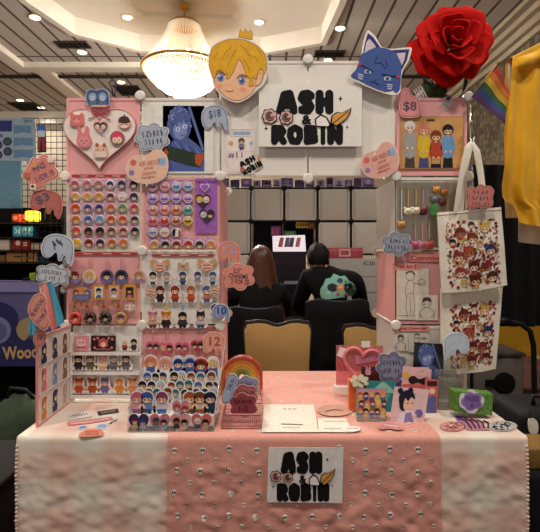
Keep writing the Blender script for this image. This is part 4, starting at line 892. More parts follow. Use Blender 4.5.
# ================================================================== clear bin of stickers
bn = empty('sticker_bin', at(170, 434, 1.70), 'clear acrylic stepped bin packed with character stickers', 'display bin')
AC = acrylic('#eee9e6', .25, .06); XA0, XA1 = -.517, -.203
b = MB(); b.box(XA0, XA1, 1.632, 1.90, .7466, .7496, AC); b.build('base', parent=bn)
tiers_ = [(1.652, .7497), (1.69, .790), (1.73, .806), (1.77, .822), (1.81, .842), (1.85, .872)]
b = MB()
for i, (y, z) in enumerate(tiers_[1:]): b.box(XA0+.008, XA1-.006, y-.016, y+.0239, .7498, z, m('#e3dcd6', .4))
b.build('stepped_riser', parent=bn)
b = MB(); b.add([(XA0, 1.632, .7497), (XA0, 1.90, .7497), (XA0, 1.90, 1.0), (XA0, 1.86, 1.0), (XA0, 1.632, .80)], [(0, 1, 2, 3, 4)], AC); b.build('side_wall', parent=bn)
b = MB(); b.add([(XA1, 1.632, .7497), (XA1, 1.90, .7497), (XA1+.02, 1.90, 1.03), (XA1+.02, 1.86, 1.03), (XA1, 1.632, .80)], [(0, 1, 2, 3, 4)], AC)
b.tube([(XA1, 1.632, .75), (XA1, 1.632, .80), (XA1+.02, 1.86, 1.03)], .0018, acrylic('#f4f2f0', .5, .5), 6); b.build('side_wall', parent=bn)
b = MB(); b.box(XA0, XA1, 1.632, 1.634, .7497, .772, acrylic('#f6f4f2', .05, .0)); b.build('front_lip', parent=bn)
rnd = random.Random(11)
HC = [('black', '#1d1a1d'), ('navy', '#27305a'), ('dark brown', '#3a241e'), ('blue', '#3d62a8'), ('chestnut', '#7a4028'), ('teal', '#2f6a72'), ('auburn', '#8c3a24'), ('silver', '#b9bcc6'), ('blond', '#d2a552'), ('rose', '#c9707f')]
TC = ['#3c5a8c', '#8fb0c8', '#c8b08c', '#2c3a44', '#a8c4d0', '#d0c8c0', '#4a4a58', '#6a8ea0']
GB = 'character stickers in the clear bin'
def hearts(x, y, h1, h2, bg, lab, w=21.5, Yd=1.650):
    fr = F(Yd); b = MB(fr); b.slab(heart(x, y, w, 22.5), 0, .002, m('#efe0dc', .2, coat=.4)); b.fill(heart(x, y, w-1.4, 21), .0025, m(bg, .25, coat=.3))
    for s_, h in ((-1, h1), (1, h2)):
        b.fill([(x+s_*4-3.4, y+6.2-abs(s_)), (x+s_*4-2.4, y+1), (x+s_*4+2.4, y+1), (x+s_*4+3.4, y+5.2)], .003, m(TC[int(x+s_) % 8])); head(b, x+s_*3.9, y-1.6+s_*.8, 3.5, h, .0035, [SK, SKD][int(x) % 5 == 0 and s_ < 0])
    b.build('heart_sticker', label=lab, cat='sticker', group='heart stickers at the front of the bin')
for x, h1, h2, bg, l in ((139, '#6a2030', '#3c3a78', '#33305f', 'navy and purple heart sticker at the left of the bin front'), (160, '#2c3a50', '#1e2a3c', '#cf7a86', 'pink heart sticker with two dark blue haired figures second at the bin front'), (180.6, '#2a2026', '#1d1a1c', '#df9c9c', 'pale pink heart sticker with two black haired figures third at the bin front'), (201.6, '#d8cfcb', '#231c1e', '#cf6a68', 'coral heart sticker with pale and dark figures at the right of the bin front')): hearts(x, 423, h1, h2, bg, l)
hearts(181, 409.5, '#b5474c', '#a8343c', '#d98a90', 'pink heart sticker tucked behind the bin front row', 19, 1.662)
def st(x, y0, y1, Yd, hr, tp, bt, lab, style=0, wide=1.15): standee(x, y0, y1, F(Yd), lab, hr, tp, bt, GB, style, 'sticker', wide=wide, t=.0012, feet=False)
for x, hr, tp, bt, l in ((137, '#c9617c', '#d8a0b0', '#8c5a78', 'pink haired'), (147.2, '#3a5a9c', '#6a86bc', '#3a4670', 'blue haired'), (162, '#8c3a6a', '#d0c4d4', '#3c6aa8', 'plum haired'), (189.8, '#a85a2c', '#d9a83c', '#5a4030', 'ginger haired yellow shirted'), (199.8, '#7a3c24', '#d8c0a4', '#8c5a3c', 'chestnut haired'), (210.2, '#1d2540', '#24405a', '#1c2c40', 'long navy haired')):
    st(x, 391.5, 414.5, 1.69, hr, tp, bt, f'{l} figure sticker in the second row of the clear bin')
k = 0
for rI, (yb, Yd, xs) in enumerate(((403.5, 1.73, [140, 149, 158, 167, 176.5, 186, 196, 206, 214]), (396, 1.77, [142.5, 151.5, 160.5, 170, 179.5, 189, 198.5, 208, 215]), (387.5, 1.81, [146, 155, 164, 173.5, 182.5, 192, 201.5, 211]))):
    for i, x in enumerate(xs):
        k += 1; nm, hr = HC[(k*7+rI*3) % 8 if k % 5 else (k*3) % 10]
        x += rnd.uniform(-1.4, 1.4); dy = rnd.uniform(-2.2, 1.)
        st(x, yb-14.8+dy*.6, yb, Yd+rnd.uniform(-.008, .008), hr, TC[(k*5) % 8], TC[(k*3+2) % 8], f'{nm} haired sticker, {ORD[i]} from left in the {["third","fourth","fifth"][rI]} row of the clear bin')
for x, y, r, bg, hr, l in ((150.7, 362.5, 7.2, '#d98a6c', '#cf7a5a', 'orange and pink round sticker'), (165.2, 364.5, 7.6, '#e0a89a', '#d8907c', 'peach round sticker with white lower half'), (178.2, 363.5, 7.3, '#c9d0e4', '#26306a', 'navy haired round sticker'), (190, 363, 7.3, '#b9bce0', '#34398a', 'indigo haired round sticker'), (201, 365, 7.8, '#cf4038', '#5a2c1c', 'red round sticker with brown haired figure'), (213, 364, 7.2, '#e9ddcc', '#dcb878', 'blond haired round sticker')):
    fr = F(1.85); b = MB(fr); b.slab(fig_outline(x, y-7, 377.5, 1.2, 1.2), 0, .0012, m('#efe9e6', .2, coat=.4)); b.disc(x, y, r*.93, .0017, m(bg)); b.fill([(x-5, 376.5), (x-4, 367), (x+4, 367), (x+5, 376.5)], .0022, m('#4f62a4' if 'round sticker with white' not in l else '#eae4e0')); head(b, x, y-.2, r*.66, hr, .0027)
    b.build('round_sticker', label=l + ' in the top row of the clear bin', cat='sticker', group='round stickers at the top of the bin')
# ================================================================== beam signs
sg = F(YP)
b = MB(sg); b.slab([(259, 86), (361, 85.5), (361, 147.5), (259, 147.8)], .0135, .022, m('#ece6dd', .25, var=.03, coat=.5), m('#cfc6ba', .4)); logo(b, 259, 87, 361, 148, .0222)
b.build('shop_sign', label='large white shop logo sign on the middle of the top panels', cat='sign')
b = MB(F(YP)); b.slab([(226.5, 127.5), (255.5, 127.5), (255.3, 174.5), (226.3, 174.5)], .0005, .0015, m('#ece0d8', .5)); n = .002
b.rect(227, 151, 255, 174, n, m('#e8cdc8')); b.rect(228.5, 152.5, 253.5, 172.5, n+E, m('#eadcd6')); b.rect(233, 131.5, 250, 134.8, n, m('#8fb0cc')); b.rect(231, 129.3, 252, 130.2, n, m('#d9a8a8')); b.rect(230, 136.2, 252, 136.8, n, m('#d9b8b8'))
b.disc(231, 143.5, 2.4, n, m('#e0a070')); b.disc(251, 143.3, 2, n, m('#a8bccc')); figure(b, 241.5, 138, 150, '#5a4a4a', '#8d7a9c', '#3c3a6a', n)
b.text('#11', 235.5, 155.5, 14, 6, n+2*E, m('#6a4c68'))
b.build('table_card', label='white and pink table number card on the left top panel', cat='card')
b = MB(F(YP)); lo = rot([(237.5, 157), (263, 157), (263, 172), (237.5, 172)], -.5, (250, 164.5))
n = .0022; a = -.5; q = lambda u, v: rot([(250+u, 164.5+v)], a, (250, 164.5))[0]
b.slab(rot(smooth([(239, 157), (250, 156), (261, 157.5), (262.5, 165), (261, 172), (250, 173), (239, 172), (238, 165)], 2), a, (250, 164.5)), .0016, n, m('#d9d0c8', .3))
bubble(b, 'ASH', lambda x, y: q(-9.5+17*x, -7+6.4*y), 17, 6.4, n+2*E, m('#141213')); bubble(b, 'ROBIN', lambda x, y: q(-10.5+21.5*x, 1+6.4*y), 21.5, 6.4, n+2*E, m('#141213'))
b.disc(*q(-9, 1), 2.4, n+8*E, m('#b5645c')); b.fill([q(8, 1), q(11, -4.5), q(12.5, -1), q(10, 1.8)], n+8*E, m('#d69a4d')); b.text('&', *q(0, .4), 3, 2.6, n+8*E, m('#141213'), a, .03)
b.build('logo_sticker', label='small tilted black logo sticker overlapping the table number card', cat='sticker')
askheart(379.5, 161.5, 40, 36, -.28, 'pink heart-shaped custom order sign at the right end of the top panels', F(YP-.014), '#b8544c', '#e3ab9c')

# blond head cut-out
bh = empty('head_cutout', at(238, 103, 1.93), 'large cut-out of a blond boy face on the top left white panel', 'cut-out')
fh = F(1.945)
ol = smooth([(208, 64), (209, 54), (213, 46), (222, 40.5), (232, 38.3), (244, 39), (254, 43), (262, 49), (267.5, 58), (268, 70), (266.5, 79), (263, 86), (258, 90), (253, 95), (246, 100), (238, 103), (229, 101), (221, 95.5), (215, 88), (211.5, 78), (209, 71)], 4)
b = MB(fh); b.slab(ol, 0, .006, m('#e2d5ca', .35)); n = .0065
HR, SKN, LNE = m('#dba421', .5), m('#ecb78f', .5), m('#8f5a1c', .5)
face = smooth([(214, 66), (213.6, 76), (216, 86), (222, 94), (229.5, 99.5), (238, 101), (246, 98), (253, 92.5), (256, 86), (260, 84), (263.5, 77), (263, 71), (259, 69), (256, 60), (236, 56), (220, 58)], 3); b.fill(face, n, SKN)
hair = smooth([(209.5, 64), (210.5, 54), (214, 47), (223, 42), (232, 39.8), (244, 40.5), (253.5, 44.5), (261, 50), (266, 58), (266.5, 70), (264, 74.5), (262, 69), (258, 72.5), (256.5, 80), (252.5, 78), (253.5, 86), (249, 86.5), (250.5, 80), (247, 77), (245, 71), (242, 63), (238.5, 60), (236, 66), (232.5, 74), (229, 79), (226.5, 78.5), (228, 73.5), (223, 76.5), (221.5, 70), (217, 72.5), (215.5, 79), (212.5, 77), (210.2, 70)], 2)
b.fill(hair, n+E, HR); b.stroke(hair, .5, n+2*E, LNE, True); b.stroke(face, .4, n+.7*E, LNE, True)
for l in ([(232, 47), (226, 53), (222, 60)], [(236, 50), (232, 58), (227, 68)], [(240, 46), (247, 52), (251, 60)], [(247, 55), (255, 58), (259, 63)], [(218, 53), (214, 60)], [(244, 60), (248, 67), (250, 73)], [(257, 49), (262, 56)], [(229, 54), (227, 58)]): b.stroke(smooth(l+l[::-1], 3)[:len(l)*3-2], .45, n+2*E, LNE)
ear = smooth([(256, 80), (258, 75), (261.5, 74), (262.8, 79), (259.5, 85), (256, 86)], 3); b.fill(ear, n+2*E, SKN); b.stroke(ear, .45, n+3*E, LNE, True)
for x, y, in ((220.8, 78), (241.8, 81)):
    b.disc(x, y, 4, n+2*E, m('#e9e2df'), rv=4.1); b.disc(x, y+.2, 3.4, n+3*E, m('#6f83b8'), rv=3.8); b.disc(x, y+.3, 1.9, n+4*E, m('#3d4d86'), rv=2.3); b.disc(x-1, y-1.2, .9, n+5*E, m('#f2f0f0'), seg=8)
    b.stroke([(x-4.6, y-2), (x-3, y-4), (x, y-4.6), (x+3, y-3.9), (x+4.4, y-2.2)], .9, n+5*E, m('#6a3a1c'))
b.stroke([(216.5, 72.3), (220, 71.5), (224, 73)], .7, n+2*E, LNE); b.stroke([(239.5, 75.5), (243.5, 75), (248, 77.5)], .7, n+4*E, LNE)
for x, y in ((219, 86.5), (243, 90)): b.disc(x, y, 3.6, n+E, m('#e59a7e'), rv=2.6)
b.stroke([(229.5, 84.5), (230.3, 86)], .5, n+2*E, LNE); b.stroke([(226, 91), (230, 92.3), (234, 91)], .6, n+2*E, LNE)
b.build('face', parent=bh)
b = MB(fh); cr = [(238.5, 38), (239.5, 33), (240.5, 30), (243, 33), (245, 29), (248, 33.5), (251, 30.5), (252.5, 35), (252.8, 40), (245, 39)]
b.slab(cr, 0, .006, m('#d9a52e', .5)); b.stroke(cr, .5, .0065, LNE, True); b.build('crown', parent=bh, label='little gold crown')
b = MB(fh); b.slab([(244, 39), (247.5, 39), (247, 44), (244.5, 44)], .001, .003, acrylic('#f1efed', .3, .1)); b.build('clear_link', parent=bh)
# blue cat head
fc = F(1.945)
ct = smooth([(349, 75), (354, 70), (358, 64), (361, 55), (363, 42), (366.5, 31.5), (370, 32), (376, 38), (381, 47), (391, 49.5), (400, 48.5), (410.5, 48), (411, 52), (408, 62), (402.5, 71), (400.5, 82), (400, 92), (395, 95.5), (385, 94), (371, 89), (358, 83), (351, 80)], 2)
b = MB(fc); b.slab(ct, 0, .006, m('#e6ddd3', .35)); n = .0065; CB, CD = m('#3f5592', .5), m('#2b3668', .5)
for e_ in ([(361.5, 62), (364.5, 44), (367.5, 33.5), (373, 38), (380, 48)], [(389, 51), (409, 49.8), (406.5, 61), (401, 71)]): b.fill(e_, n, CD)
fc_ = smooth([(350.5, 75.5), (355, 71), (358, 64), (361, 55), (369, 49.5), (380, 48), (391, 51), (399, 57), (401, 66), (400.3, 80), (399, 91), (394.5, 93.5), (393, 91), (385, 92.5), (371, 87.5), (358, 81), (352, 78.5)], 2); b.fill(fc_, n+E, CB)
for e_ in ([(364, 54), (366, 43), (369, 39.5), (374, 45), (375.5, 48), (369, 50.5)], [(396, 54), (405, 53.3), (404, 60), (401.5, 66)]): b.fill(e_, n+2*E, m('#cdbcc8'))
LK = m('#1b2040', .5)
b.stroke([(377, 57), (374, 63.5), (381, 63.5), (384, 69), (387.5, 66), (385, 61)], .8, n+3*E, LK)
b.stroke([(359, 64.5), (366, 68.5), (373, 72.5)], 1.3, n+4*E, LK); b.stroke([(381.5, 75), (390, 76.5), (398.5, 77.5)], 1.3, n+4*E, LK)
for x, y in ((367.5, 72.5), (387, 79.5)): b.disc(x, y, 3.4, n+2.5*E, m('#c9cfe2'), rv=2.8); b.disc(x, y, 2.4, n+3*E, m('#6a78ac'), rv=2.5); b.disc(x, y, 1.1, n+3.5*E, LK, seg=8); b.stroke([(x-3.4, y+1.5), (x, y+3), (x+3, y+1.6)], .5, n+3*E, LK)
for x, y in ((359.5, 65), (397.5, 77.5)): b.disc(x, y, 1.6, n+5*E, m('#c23a4c'))
for k in range(3): b.stroke([(357.5+k*.2, 74.5+k*2), (363-k*.4, 76+k*2)], .8, n+3*E, m('#d5d5e0')); b.stroke([(386.5+k*.3, 85+k*2), (392-k*.3, 85.7+k*2)], .8, n+3*E, m('#d5d5e0'))
b.stroke([(368.5, 82.5), (372, 82.3), (375, 83.3), (379, 86)], .8, n+3*E, LK); b.disc(375, 81, .7, n+3*E, LK, seg=8)
b.build('cat_cutout', label='large cut-out of a blue cat face on the top right white panel', cat='cut-out')

# ================================================================== right tower
b = MB(F(YP)); b.slab([(400.5, 116.5), (464, 116.5), (463.5, 168.5), (400, 169)], .0022, .0036, m('#bf8a4c', .4, var=.1, scale=20)); n = .0041
b.rect(402, 118, 462, 167.5, n-.0004, m('#c9955a', .4, var=.12, scale=18)); b.rect(426.5, 119.5, 434.5, 121.5, n, m('#4a3420'))
for x, y0, hr, tp, bt, sk, l in ((409.5, 120.5, '#d9d2cc', '#a39c98', '#4a4140', SK, 0), (423.5, 124, '#cf7a70', '#d9b62e', '#4a4d7c', '#e8b890', 0), (435.5, 130, '#7c3a20', '#b5442a', '#1f1c20', '#eab894', 0), (447.5, 124, '#1d1a1f', '#6a98c4', '#1d1b1f', '#e2b48e', 0)):
    b.fill([(x-4.2, y0+34), (x-4, 154), (x-5.2, 168), (x+5.2, 168), (x+4.2, 154), (x+4.2, y0+34)], n, m(bt)); b.fill(smooth([(x-2.5, y0+11), (x+2.5, y0+11), (x+5.2, y0+14), (x+4.9, 156.5), (x-4.9, 156.5), (x-5.2, y0+14)], 2), n+E, m(tp))
    for s_ in (-1, 1): b.stroke([(x+s_*4.6, y0+14), (x+s_*6.2, y0+25), (x+s_*2.5, y0+28)], 1.9, n+2*E, m(tp)); b.disc(x+s_*2.5, y0+28, 1.3, n+3*E, m(sk), seg=8)
    b.rect(x-1.2, y0+9, x+1.2, y0+13, n+2*E, m(sk)); head(b, x, y0+6, 5.6, hr, n+3*E, sk)
b.build('group_print', label='tan print of four drawn friends standing side by side on the right pink panel', cat='print')
for x, y, a in ((420, 93, -.75), (446, 104, .45)):
    b = MB(F(YP-.0005)); 
    for k in range(4): b.stroke(rot([(x-4+k*2.6, y-6), (x-4+k*2.6, y+6)], a+.2, (x, y)), 1.2, .001, m('#cfc6c4', .2, coat=.5))
    b.slab(rot([(x-4.5, y-1), (x+4.5, y-1), (x+4.5, y+1), (x-4.5, y+1)], a, (x, y)), 0, .0008, m('#d9d0ce', .2)); b.build('plastic_clip', label='small clear ribbed clip ' + ('beside the rose stem' if x < 430 else 'at the top edge of the group print'), cat='clip', group='clear clips')
o = smooth([(400, 112), (399, 104), (403, 98), (402, 91), (406, 89), (412, 94), (418, 99), (420, 108), (419, 117), (412, 119), (405, 118)], 3)
board('price_sign', 'pink eight sign at the upper left corner of the group print', 'sign', smooth([(397, 97), (402, 89), (408, 88.5), (411, 95), (417, 97), (420.5, 105), (419.5, 116), (410, 118), (401, 116.5), (398.5, 106)], 3), F(YP-.009), .003, ('#e2a8a0', '#cf6c70', '#dd8f90'), [('$8', 409.5, 107, 13, 10, 0, '#5b4a5e')], None, d=1.)
# key charms and pins on the frosted panel
G = 'key charms on the frosted panel'
def a_blob(c, d, ears=True):
    def f(b, x, y0, y1, n0):
        r = (y1-y0)/2
        p = FP0(x, (y0+y1)/2, n0); R = r*YP/FP
        b.ball(p, (R*1.05, .0065, R*.92), m(c, .35, coat=.3), 12)
        if ears:
            for s_ in (-1, 1): b.ball(p+Vector((s_*R*.72, 0, R*.72)), (R*.34, .004, R*.34), m(c, .35, coat=.3), 8)
        for s_ in (-1, 1): b.disc(x+s_*r*.35, (y0+y1)/2-r*.05, r*.16, n0+.0066, m(d), seg=8)
        b.disc(x, (y0+y1)/2+r*.25, r*.2, n0+.0066, m(d), seg=8, rv=r*.1)
    return f
for x, ys, y0, y1, c, d, l, s_ in ((401, 187, 221, 229, '#cf8f3c', '#6a3a1c', 'amber charm hanging low at the left over the grey sign', 'w'), (407.5, 187, 207.5, 216.5, '#e6d9bc', '#5a4430', 'cream bear charm, left one of the cream pair', 'y'), (415.3, 187, 207, 215.5, '#e2d3b4', '#5a4430', 'cream bear charm beside the dark red bear charm', 'y'), (422.3, 187, 206.5, 216, '#6a201e', '#2a1010', 'dark red bear charm in the upper charm row', 'p')):
    charm(x, ys, y0, y1, l, a_blob(c, d), G, s_, n0=.010, sw=.45)
for x, c, l in ((414.5, '#c05a78', 'magenta round charm first in the lower row of three'), (421.6, '#cf7a90', 'pink round charm in the middle of the lower row of three'), (428.5, '#cf5048', 'coral red round charm last in the lower row of three')):
    charm(x, 221.5, 240.8, 249.8, l, a_blob(c, '#3a1c24'), G, 'p', n0=.010, sw=.4)
for x, y, c, d, e_, l in ((435.7, 190.3, '#d9922c', '#5a3010', True, 'orange bear pin at the top right of the frosted panel'), (444, 192.7, '#b8702c', '#5a2a10', True, 'amber ringed pin at the right end of the frosted panel'), (434, 200, '#6f6c70', '#2a2a2c', True, 'grey cat pin above the green pin'), (442.3, 202.5, '#6d201c', '#2a1010', True, 'dark red bear pin beside the grey cat pin')):
    b = MB(F(YP)); a_blob(c, d, e_)(b, x, y-3.7, y+3.7, .0088); b.build('bear_pin', label=l, cat='pin', group='small animal pins on the frosted panel')
b = MB(F(YP)); GR = m('#3f8a3c', .4, coat=.3); b.slab(smooth([(433, 203.5), (436, 207), (436.5, 212), (434, 215.5), (430.5, 214.5), (429.3, 209.5), (431, 206)], 3), .002, .009, GR); b.fill([(433, 204), (437, 205), (434, 207)], .0095, m('#6aa84c')); b.fill([(429.5, 207), (427.5, 210.5), (430.5, 210)], .009, GR)
for x in (431.5, 434.3): b.disc(x, 210, .6, .0095, INK, seg=6)
b.build('frog_pin', label='green frog-like pin hanging below the small animal pins', cat='pin')
b = MB(F(YP)); b.box(at(396.8, 0, YP).x, at(465, 0, YP).x, YP-.0012, YP-.0001, pxr(247.5), pxr(181), acrylic('#eee8dc', .3, .02)); b.build('cover_sheet', parent=rack)
board('word_sign', 'grey ornate cloud sign with small lettering on the right tower', 'sign', cloud(396.5, 244, 15, 12, 6, .17, .5), F(YP-.022), .003, ('#c4c5cb', '#4d5570', '#aeb2bd', '#6a728a', '#9da3b2'), [('~ooooo', 396.5, 241, 16, 4.6, .03, '#2d3654'), ('~oooooo', 396.5, 247, 18, 4.6, .03, '#2d3654')], None, d=1.)
def strip_card(x0, y0, x1, y1, txt, lab, n=.0022, col='#e2948a', ink='#8a2f2f'):
    b = MB(F(YP)); b.slab([(x0, y0), (x1, y0), (x1, y1), (x0, y1)], n, n+.0008, m(col, .5)); b.text(txt, (x0+x1)/2, (y0+y1)/2, (x1-x0)*.86, (y1-y0)*.66, n+.0014, m(ink)); return b.build('heading_strip', label=lab, cat='sign')
strip_card(408.5, 254.3, 441.5, 261.5, 'Commiss', 'pink strip lettered commiss at the top of the right pink panel')
strip_card(392.5, 263.3, 420, 270, 'Trad Art $1', 'pink strip lettered trad art above the pencil sketch', .0030)
strip_card(392, 326, 429, 331, 'Digital Commiss', 'pink strip lettered digital commiss across the lower frosted panel')
PEN = m('#57504d', .7)
def sketch(x0, y0, x1, y1, n, lab, seed, paper='#d9cdbd', two=False):
    b = MB(F(YP)); b.slab([(x0, y0), (x1, y0), (x1, y1), (x0, y1)], n, n+.0007, m(paper, .7)); n += .0012; W_, H_ = x1-x0, y1-y0; cx = x0+W_*.42
    if two:
        b.stroke(circ(x0+W_*.5, y0+H_*.32, W_*.2), .5, n, PEN, True); b.fill(smooth([(x0+W_*.3, y0+H_*.3), (x0+W_*.35, y0+H_*.1), (x0+W_*.65, y0+H_*.1), (x0+W_*.7, y0+H_*.3), (x0+W_*.5, y0+H_*.22)], 2), n, PEN)
        for s_ in (-1, 1): b.disc(x0+W_*(.5+s_*.09), y0+H_*.36, .7, n, PEN, seg=8); b.stroke([(x0+W_*(.5+s_*.08), y0+H_*.5), (x0+W_*(.5+s_*.3), y0+H_*.62), (x0+W_*(.5+s_*.34), y0+H_*.95)], .5, n, PEN); b.stroke([(x0+W_*(.5+s_*.2), y0+H_*.9), (x0+W_*(.5+s_*.36), y0+H_*.72)], .5, n, PEN)
    else:
        b.stroke(circ(cx, y0+H_*.15, W_*.13), .4, n, PEN, True); b.stroke([(cx-W_*.14, y0+H_*.1), (cx-W_*.05, y0+H_*.06), (cx+W_*.08, y0+H_*.06), (cx+W_*.15, y0+H_*.12)], 1.2, n, PEN)
        for l in ([(-.02, .22), (-.12, .3), (-.16, .5), (-.1, .6)], [(.04, .22), (.13, .29), (.3, .3), (.5, .26)], [(.13, .29), (.1, .48)], [(-.1, .5), (.1, .48)], [(-.1, .5), (-.14, .75), (-.08, .95)], [(.1, .48), (.14, .75), (.08, .95)], [(0, .55), (.01, .9)]): b.stroke([(cx+u*W_, y0+v*H_) for u, v in l], .4, n, PEN)
        b.stroke(cloud(x0+W_*.78, y0+H_*.27, W_*.12, H_*.06, 6), .4, n, PEN, True)
        if H_ > 40: b.stroke([(x0+1, y1-4), (x1-1, y1-4)], .35, n, PEN)
    return b.build('sketch_sheet', label=lab, cat='drawing')
sketch(396.5, 268.5, 428.5, 319.5, .0022, 'tall cream sheet with a pencil sketch of a standing figure', 1)
sketch(415.5, 295, 437.5, 320, .0034, 'small cream sheet with an inked bust sketch overlapping the tall one', 2, '#e0d6c8', True)
sketch(393, 333, 408, 350.5, .0022, 'small pencil sketch at the left of the lower frosted panel', 3, '#cfc6b8', True)
sketch(408.5, 333, 428, 352, .0022, 'faint pencil sketch beside it, above the blue portrait card', 4, '#cdc4b6')

# ---- tote bags
hk = at(470.5, 140, 1.93)
b = MB(); b.tube([at(470, 104, 1.955), at(470.5, 122, 1.945), at(470.5, 138, 1.935), at(471, 143, 1.925), at(473.5, 142.5, 1.915), at(474.5, 137, 1.91)], .0042, m('#cfcac2', .15, .9), 8); b.ball(at(470.5, 122, 1.935), .009, m('#dcd6cc', .2, .6), 10)
b.build('hanging_hook', label='chrome hook at the right edge of the pink panel holding the tote straps', cat='hook')
CANV = m('#e5dccb', .9, var=.05, scale=120, bump=.25, sheen=.2, name='natural_canvas')
def tote(nm, lab, TL, TR, BL, BR, Yd, seed, px0, straps=None, sag=3.):
    e = empty('tote_bag', at((BL[0]+BR[0])/2, (BL[1]+BR[1])/2, Yd), lab, 'bag', 'printed tote bags')
    def uv(u, v): 
        a = Vector(TL).lerp(Vector(TR), u); c = Vector(BL).lerp(Vector(BR), u); p = a.lerp(c, v); p.y += sag*math.sin(pi*u)*v*.6; return p
    def dep(u, v): return .012*math.sin(pi*u)*math.sin(pi*min(1, v*.9+.1))+.003*noise.noise((u*4, v*5, seed))+.002*math.sin(u*13+v*4)*v
    fr = F(Yd)
    b = MB(); b.sheet(lambda u, v: fr(*uv(u, v), dep(u, v)), 22, 26, CANV); b.sheet(lambda u, v: fr(*uv(u, v), -.010-.4*dep(u, v)), 22, 26, CANV)
    for fn in (lambda i, j: fr(*uv(0, i), -.010+.010*j+dep(0, i)*j-.4*dep(0, i)*(1-j)), lambda i, j: fr(*uv(1, i), -.010+.010*j+dep(1, i)*j-.4*dep(1, i)*(1-j)), lambda i, j: fr(*uv(i, 1), (-.010-.4*dep(i, 1))*(1-j)+dep(i, 1)*j)): b.sheet(fn, 22, 1, CANV)
    b.tube([fr(*uv(i/22, .03), dep(i/22, .03)+.001) for i in range(23)], .0016, CANV, 5)
    b.build('bag_body', parent=e)
    pf = lambda u, v, n=0.: fr(*uv(u, v), dep(u, v)+.0012+n)
    b = MB(pf); rr = random.Random(seed); u0, u1, v0, v1 = px0
    HS = ['#6a2420', '#4a2a28', '#c9a458', '#1f1a22', '#7a3028', '#a8452c', '#8c3a3a', '#2c3a5c', '#b8863c', '#5c2a24', '#7c2a2c', '#903a34']
    asp = (TR[0]-TL[0])/(BL[1]-TL[1])
    pos = [(.28, .16), (.5, .06), (.76, .12), (.12, .3), (.5, .26), (.42, .45), (.22, .52), (.84, .46), (.64, .36), (.5, .68), (.74, .7), (.24, .76), (.52, .9), (.84, .88), (.3, .93)]
    for i, (pu, pv) in enumerate(pos):
        u, v = u0+(u1-u0)*pu, v0+(v1-v0)*pv; r = .088 if i not in (3, 8, 1, 14) else .055
        s_ = MB(lambda a, c, n=0., u=u, v=v: pf(u+a, v+c*asp, n)); head(s_, 0, 0, r, HS[i % 12], 0, SK if i % 5 else SKD, [0, 0, 2, 0, 1][i % 5])
        if i % 3 == 0: s_.fill([(-r*.7, r*1.5), (-r*.4, r*.7), (r*.4, r*.7), (r*.7, r*1.5)], 0, m(HS[(i*5+2) % 12]))
        k = len(b.v); b.add(s_.v, s_.f, None); b.fm[-len(s_.f):] = s_.fm
    for i in range(520):
        u, v = u0+(u1-u0)*rr.random(), v0+(v1-v0)*rr.random()
        if all(abs((u-u0)/(u1-u0)-a)*.6+abs((v-v0)/(v1-v0)-c)*.8 > .072 for a, c in pos):
            r = rr.choice((.008, .011, .014, .018, .026)); b.disc(u, v, r, .0002, m(rr.choice(('#8c2c2c', '#a8403c', '#6a2422', '#3a2a2e', '#c98a80', '#b8863c'))), rv=r*asp, seg=7)
    b.build('print', parent=e)
    if straps:
        b = MB()
        for pts in straps: 
            pw = [at(x, y, Yd-.012-k_) for x, y, k_ in pts]
            for i in range(len(pw)-1):
                pass
            def sf(i, j, pw=pw):
                t = i*(len(pw)-1); k_ = min(int(t), len(pw)-2); p = pw[k_].lerp(pw[k_+1], t-k_); return p+Vector(((j-.5)*.024, (j-.5)*.012*(1-2*i)-.0, 0))
            b.sheet(sf, 24, 3, CANV)
        b.build('strap', parent=e)
    return e
tote('a', 'upper cream tote bag printed with red haired heads, hung by straps from the hook', (437.5, 212.5), (501, 207), (442, 293), (507.5, 285), 1.905, 4, (.1, .9, .14, .95),
     [[(455.5, 213, .0), (459, 190, .0), (463.5, 165, .002), (468, 147, .004), (472, 142, .002)], [(472, 142, .002), (477.5, 150, .004), (480.5, 168, .002), (482.5, 188, .0), (484, 210, .0)]])
tote('b', 'lower cream tote bag hanging behind and below the upper tote', (441, 288), (503, 283), (441, 374), (496, 369), 1.938, 9, (.16, .9, .2, .93),
     [[(455, 289, 0), (459, 230, 0), (464, 175, -.005), (469, 150, -.005), (471.5, 143.5, -.004)], [(471.5, 143.5, -.004), (476, 152, -.005), (481, 180, -.005), (485, 230, 0), (487, 286, 0)]])
board('price_sign', 'pale blue ghost-shaped sign hung on the lower tote bag', 'sign', ghost(456, 346, 26, 27, -.05, -1), F(1.9), .003, ('#e2e4e9', '#a9b7ca', '#c2cddb'), [], None, d=1.2)
board('word_sign', 'dusty red cloud sign over the strap of the upper tote bag', 'sign', smooth([(466, 191), (470, 187), (476, 187.5), (480, 184), (485, 186), (490, 186), (494, 191), (492.5, 197), (493, 204), (489, 208), (482, 207), (475, 208.5), (468, 208), (466.5, 203), (468, 197)], 3), F(1.878), .003, ('#c98d84', '#a8504a', '#c47870'), [('~oooo', 480, 192, 18, 4, .03, '#4d4658'), ('~ooooo', 480, 198, 17, 4, .03, '#4d4658'), ('~ooo oo', 480, 203.5, 18, 3.6, .03, '#4d4658')], None, d=.9)

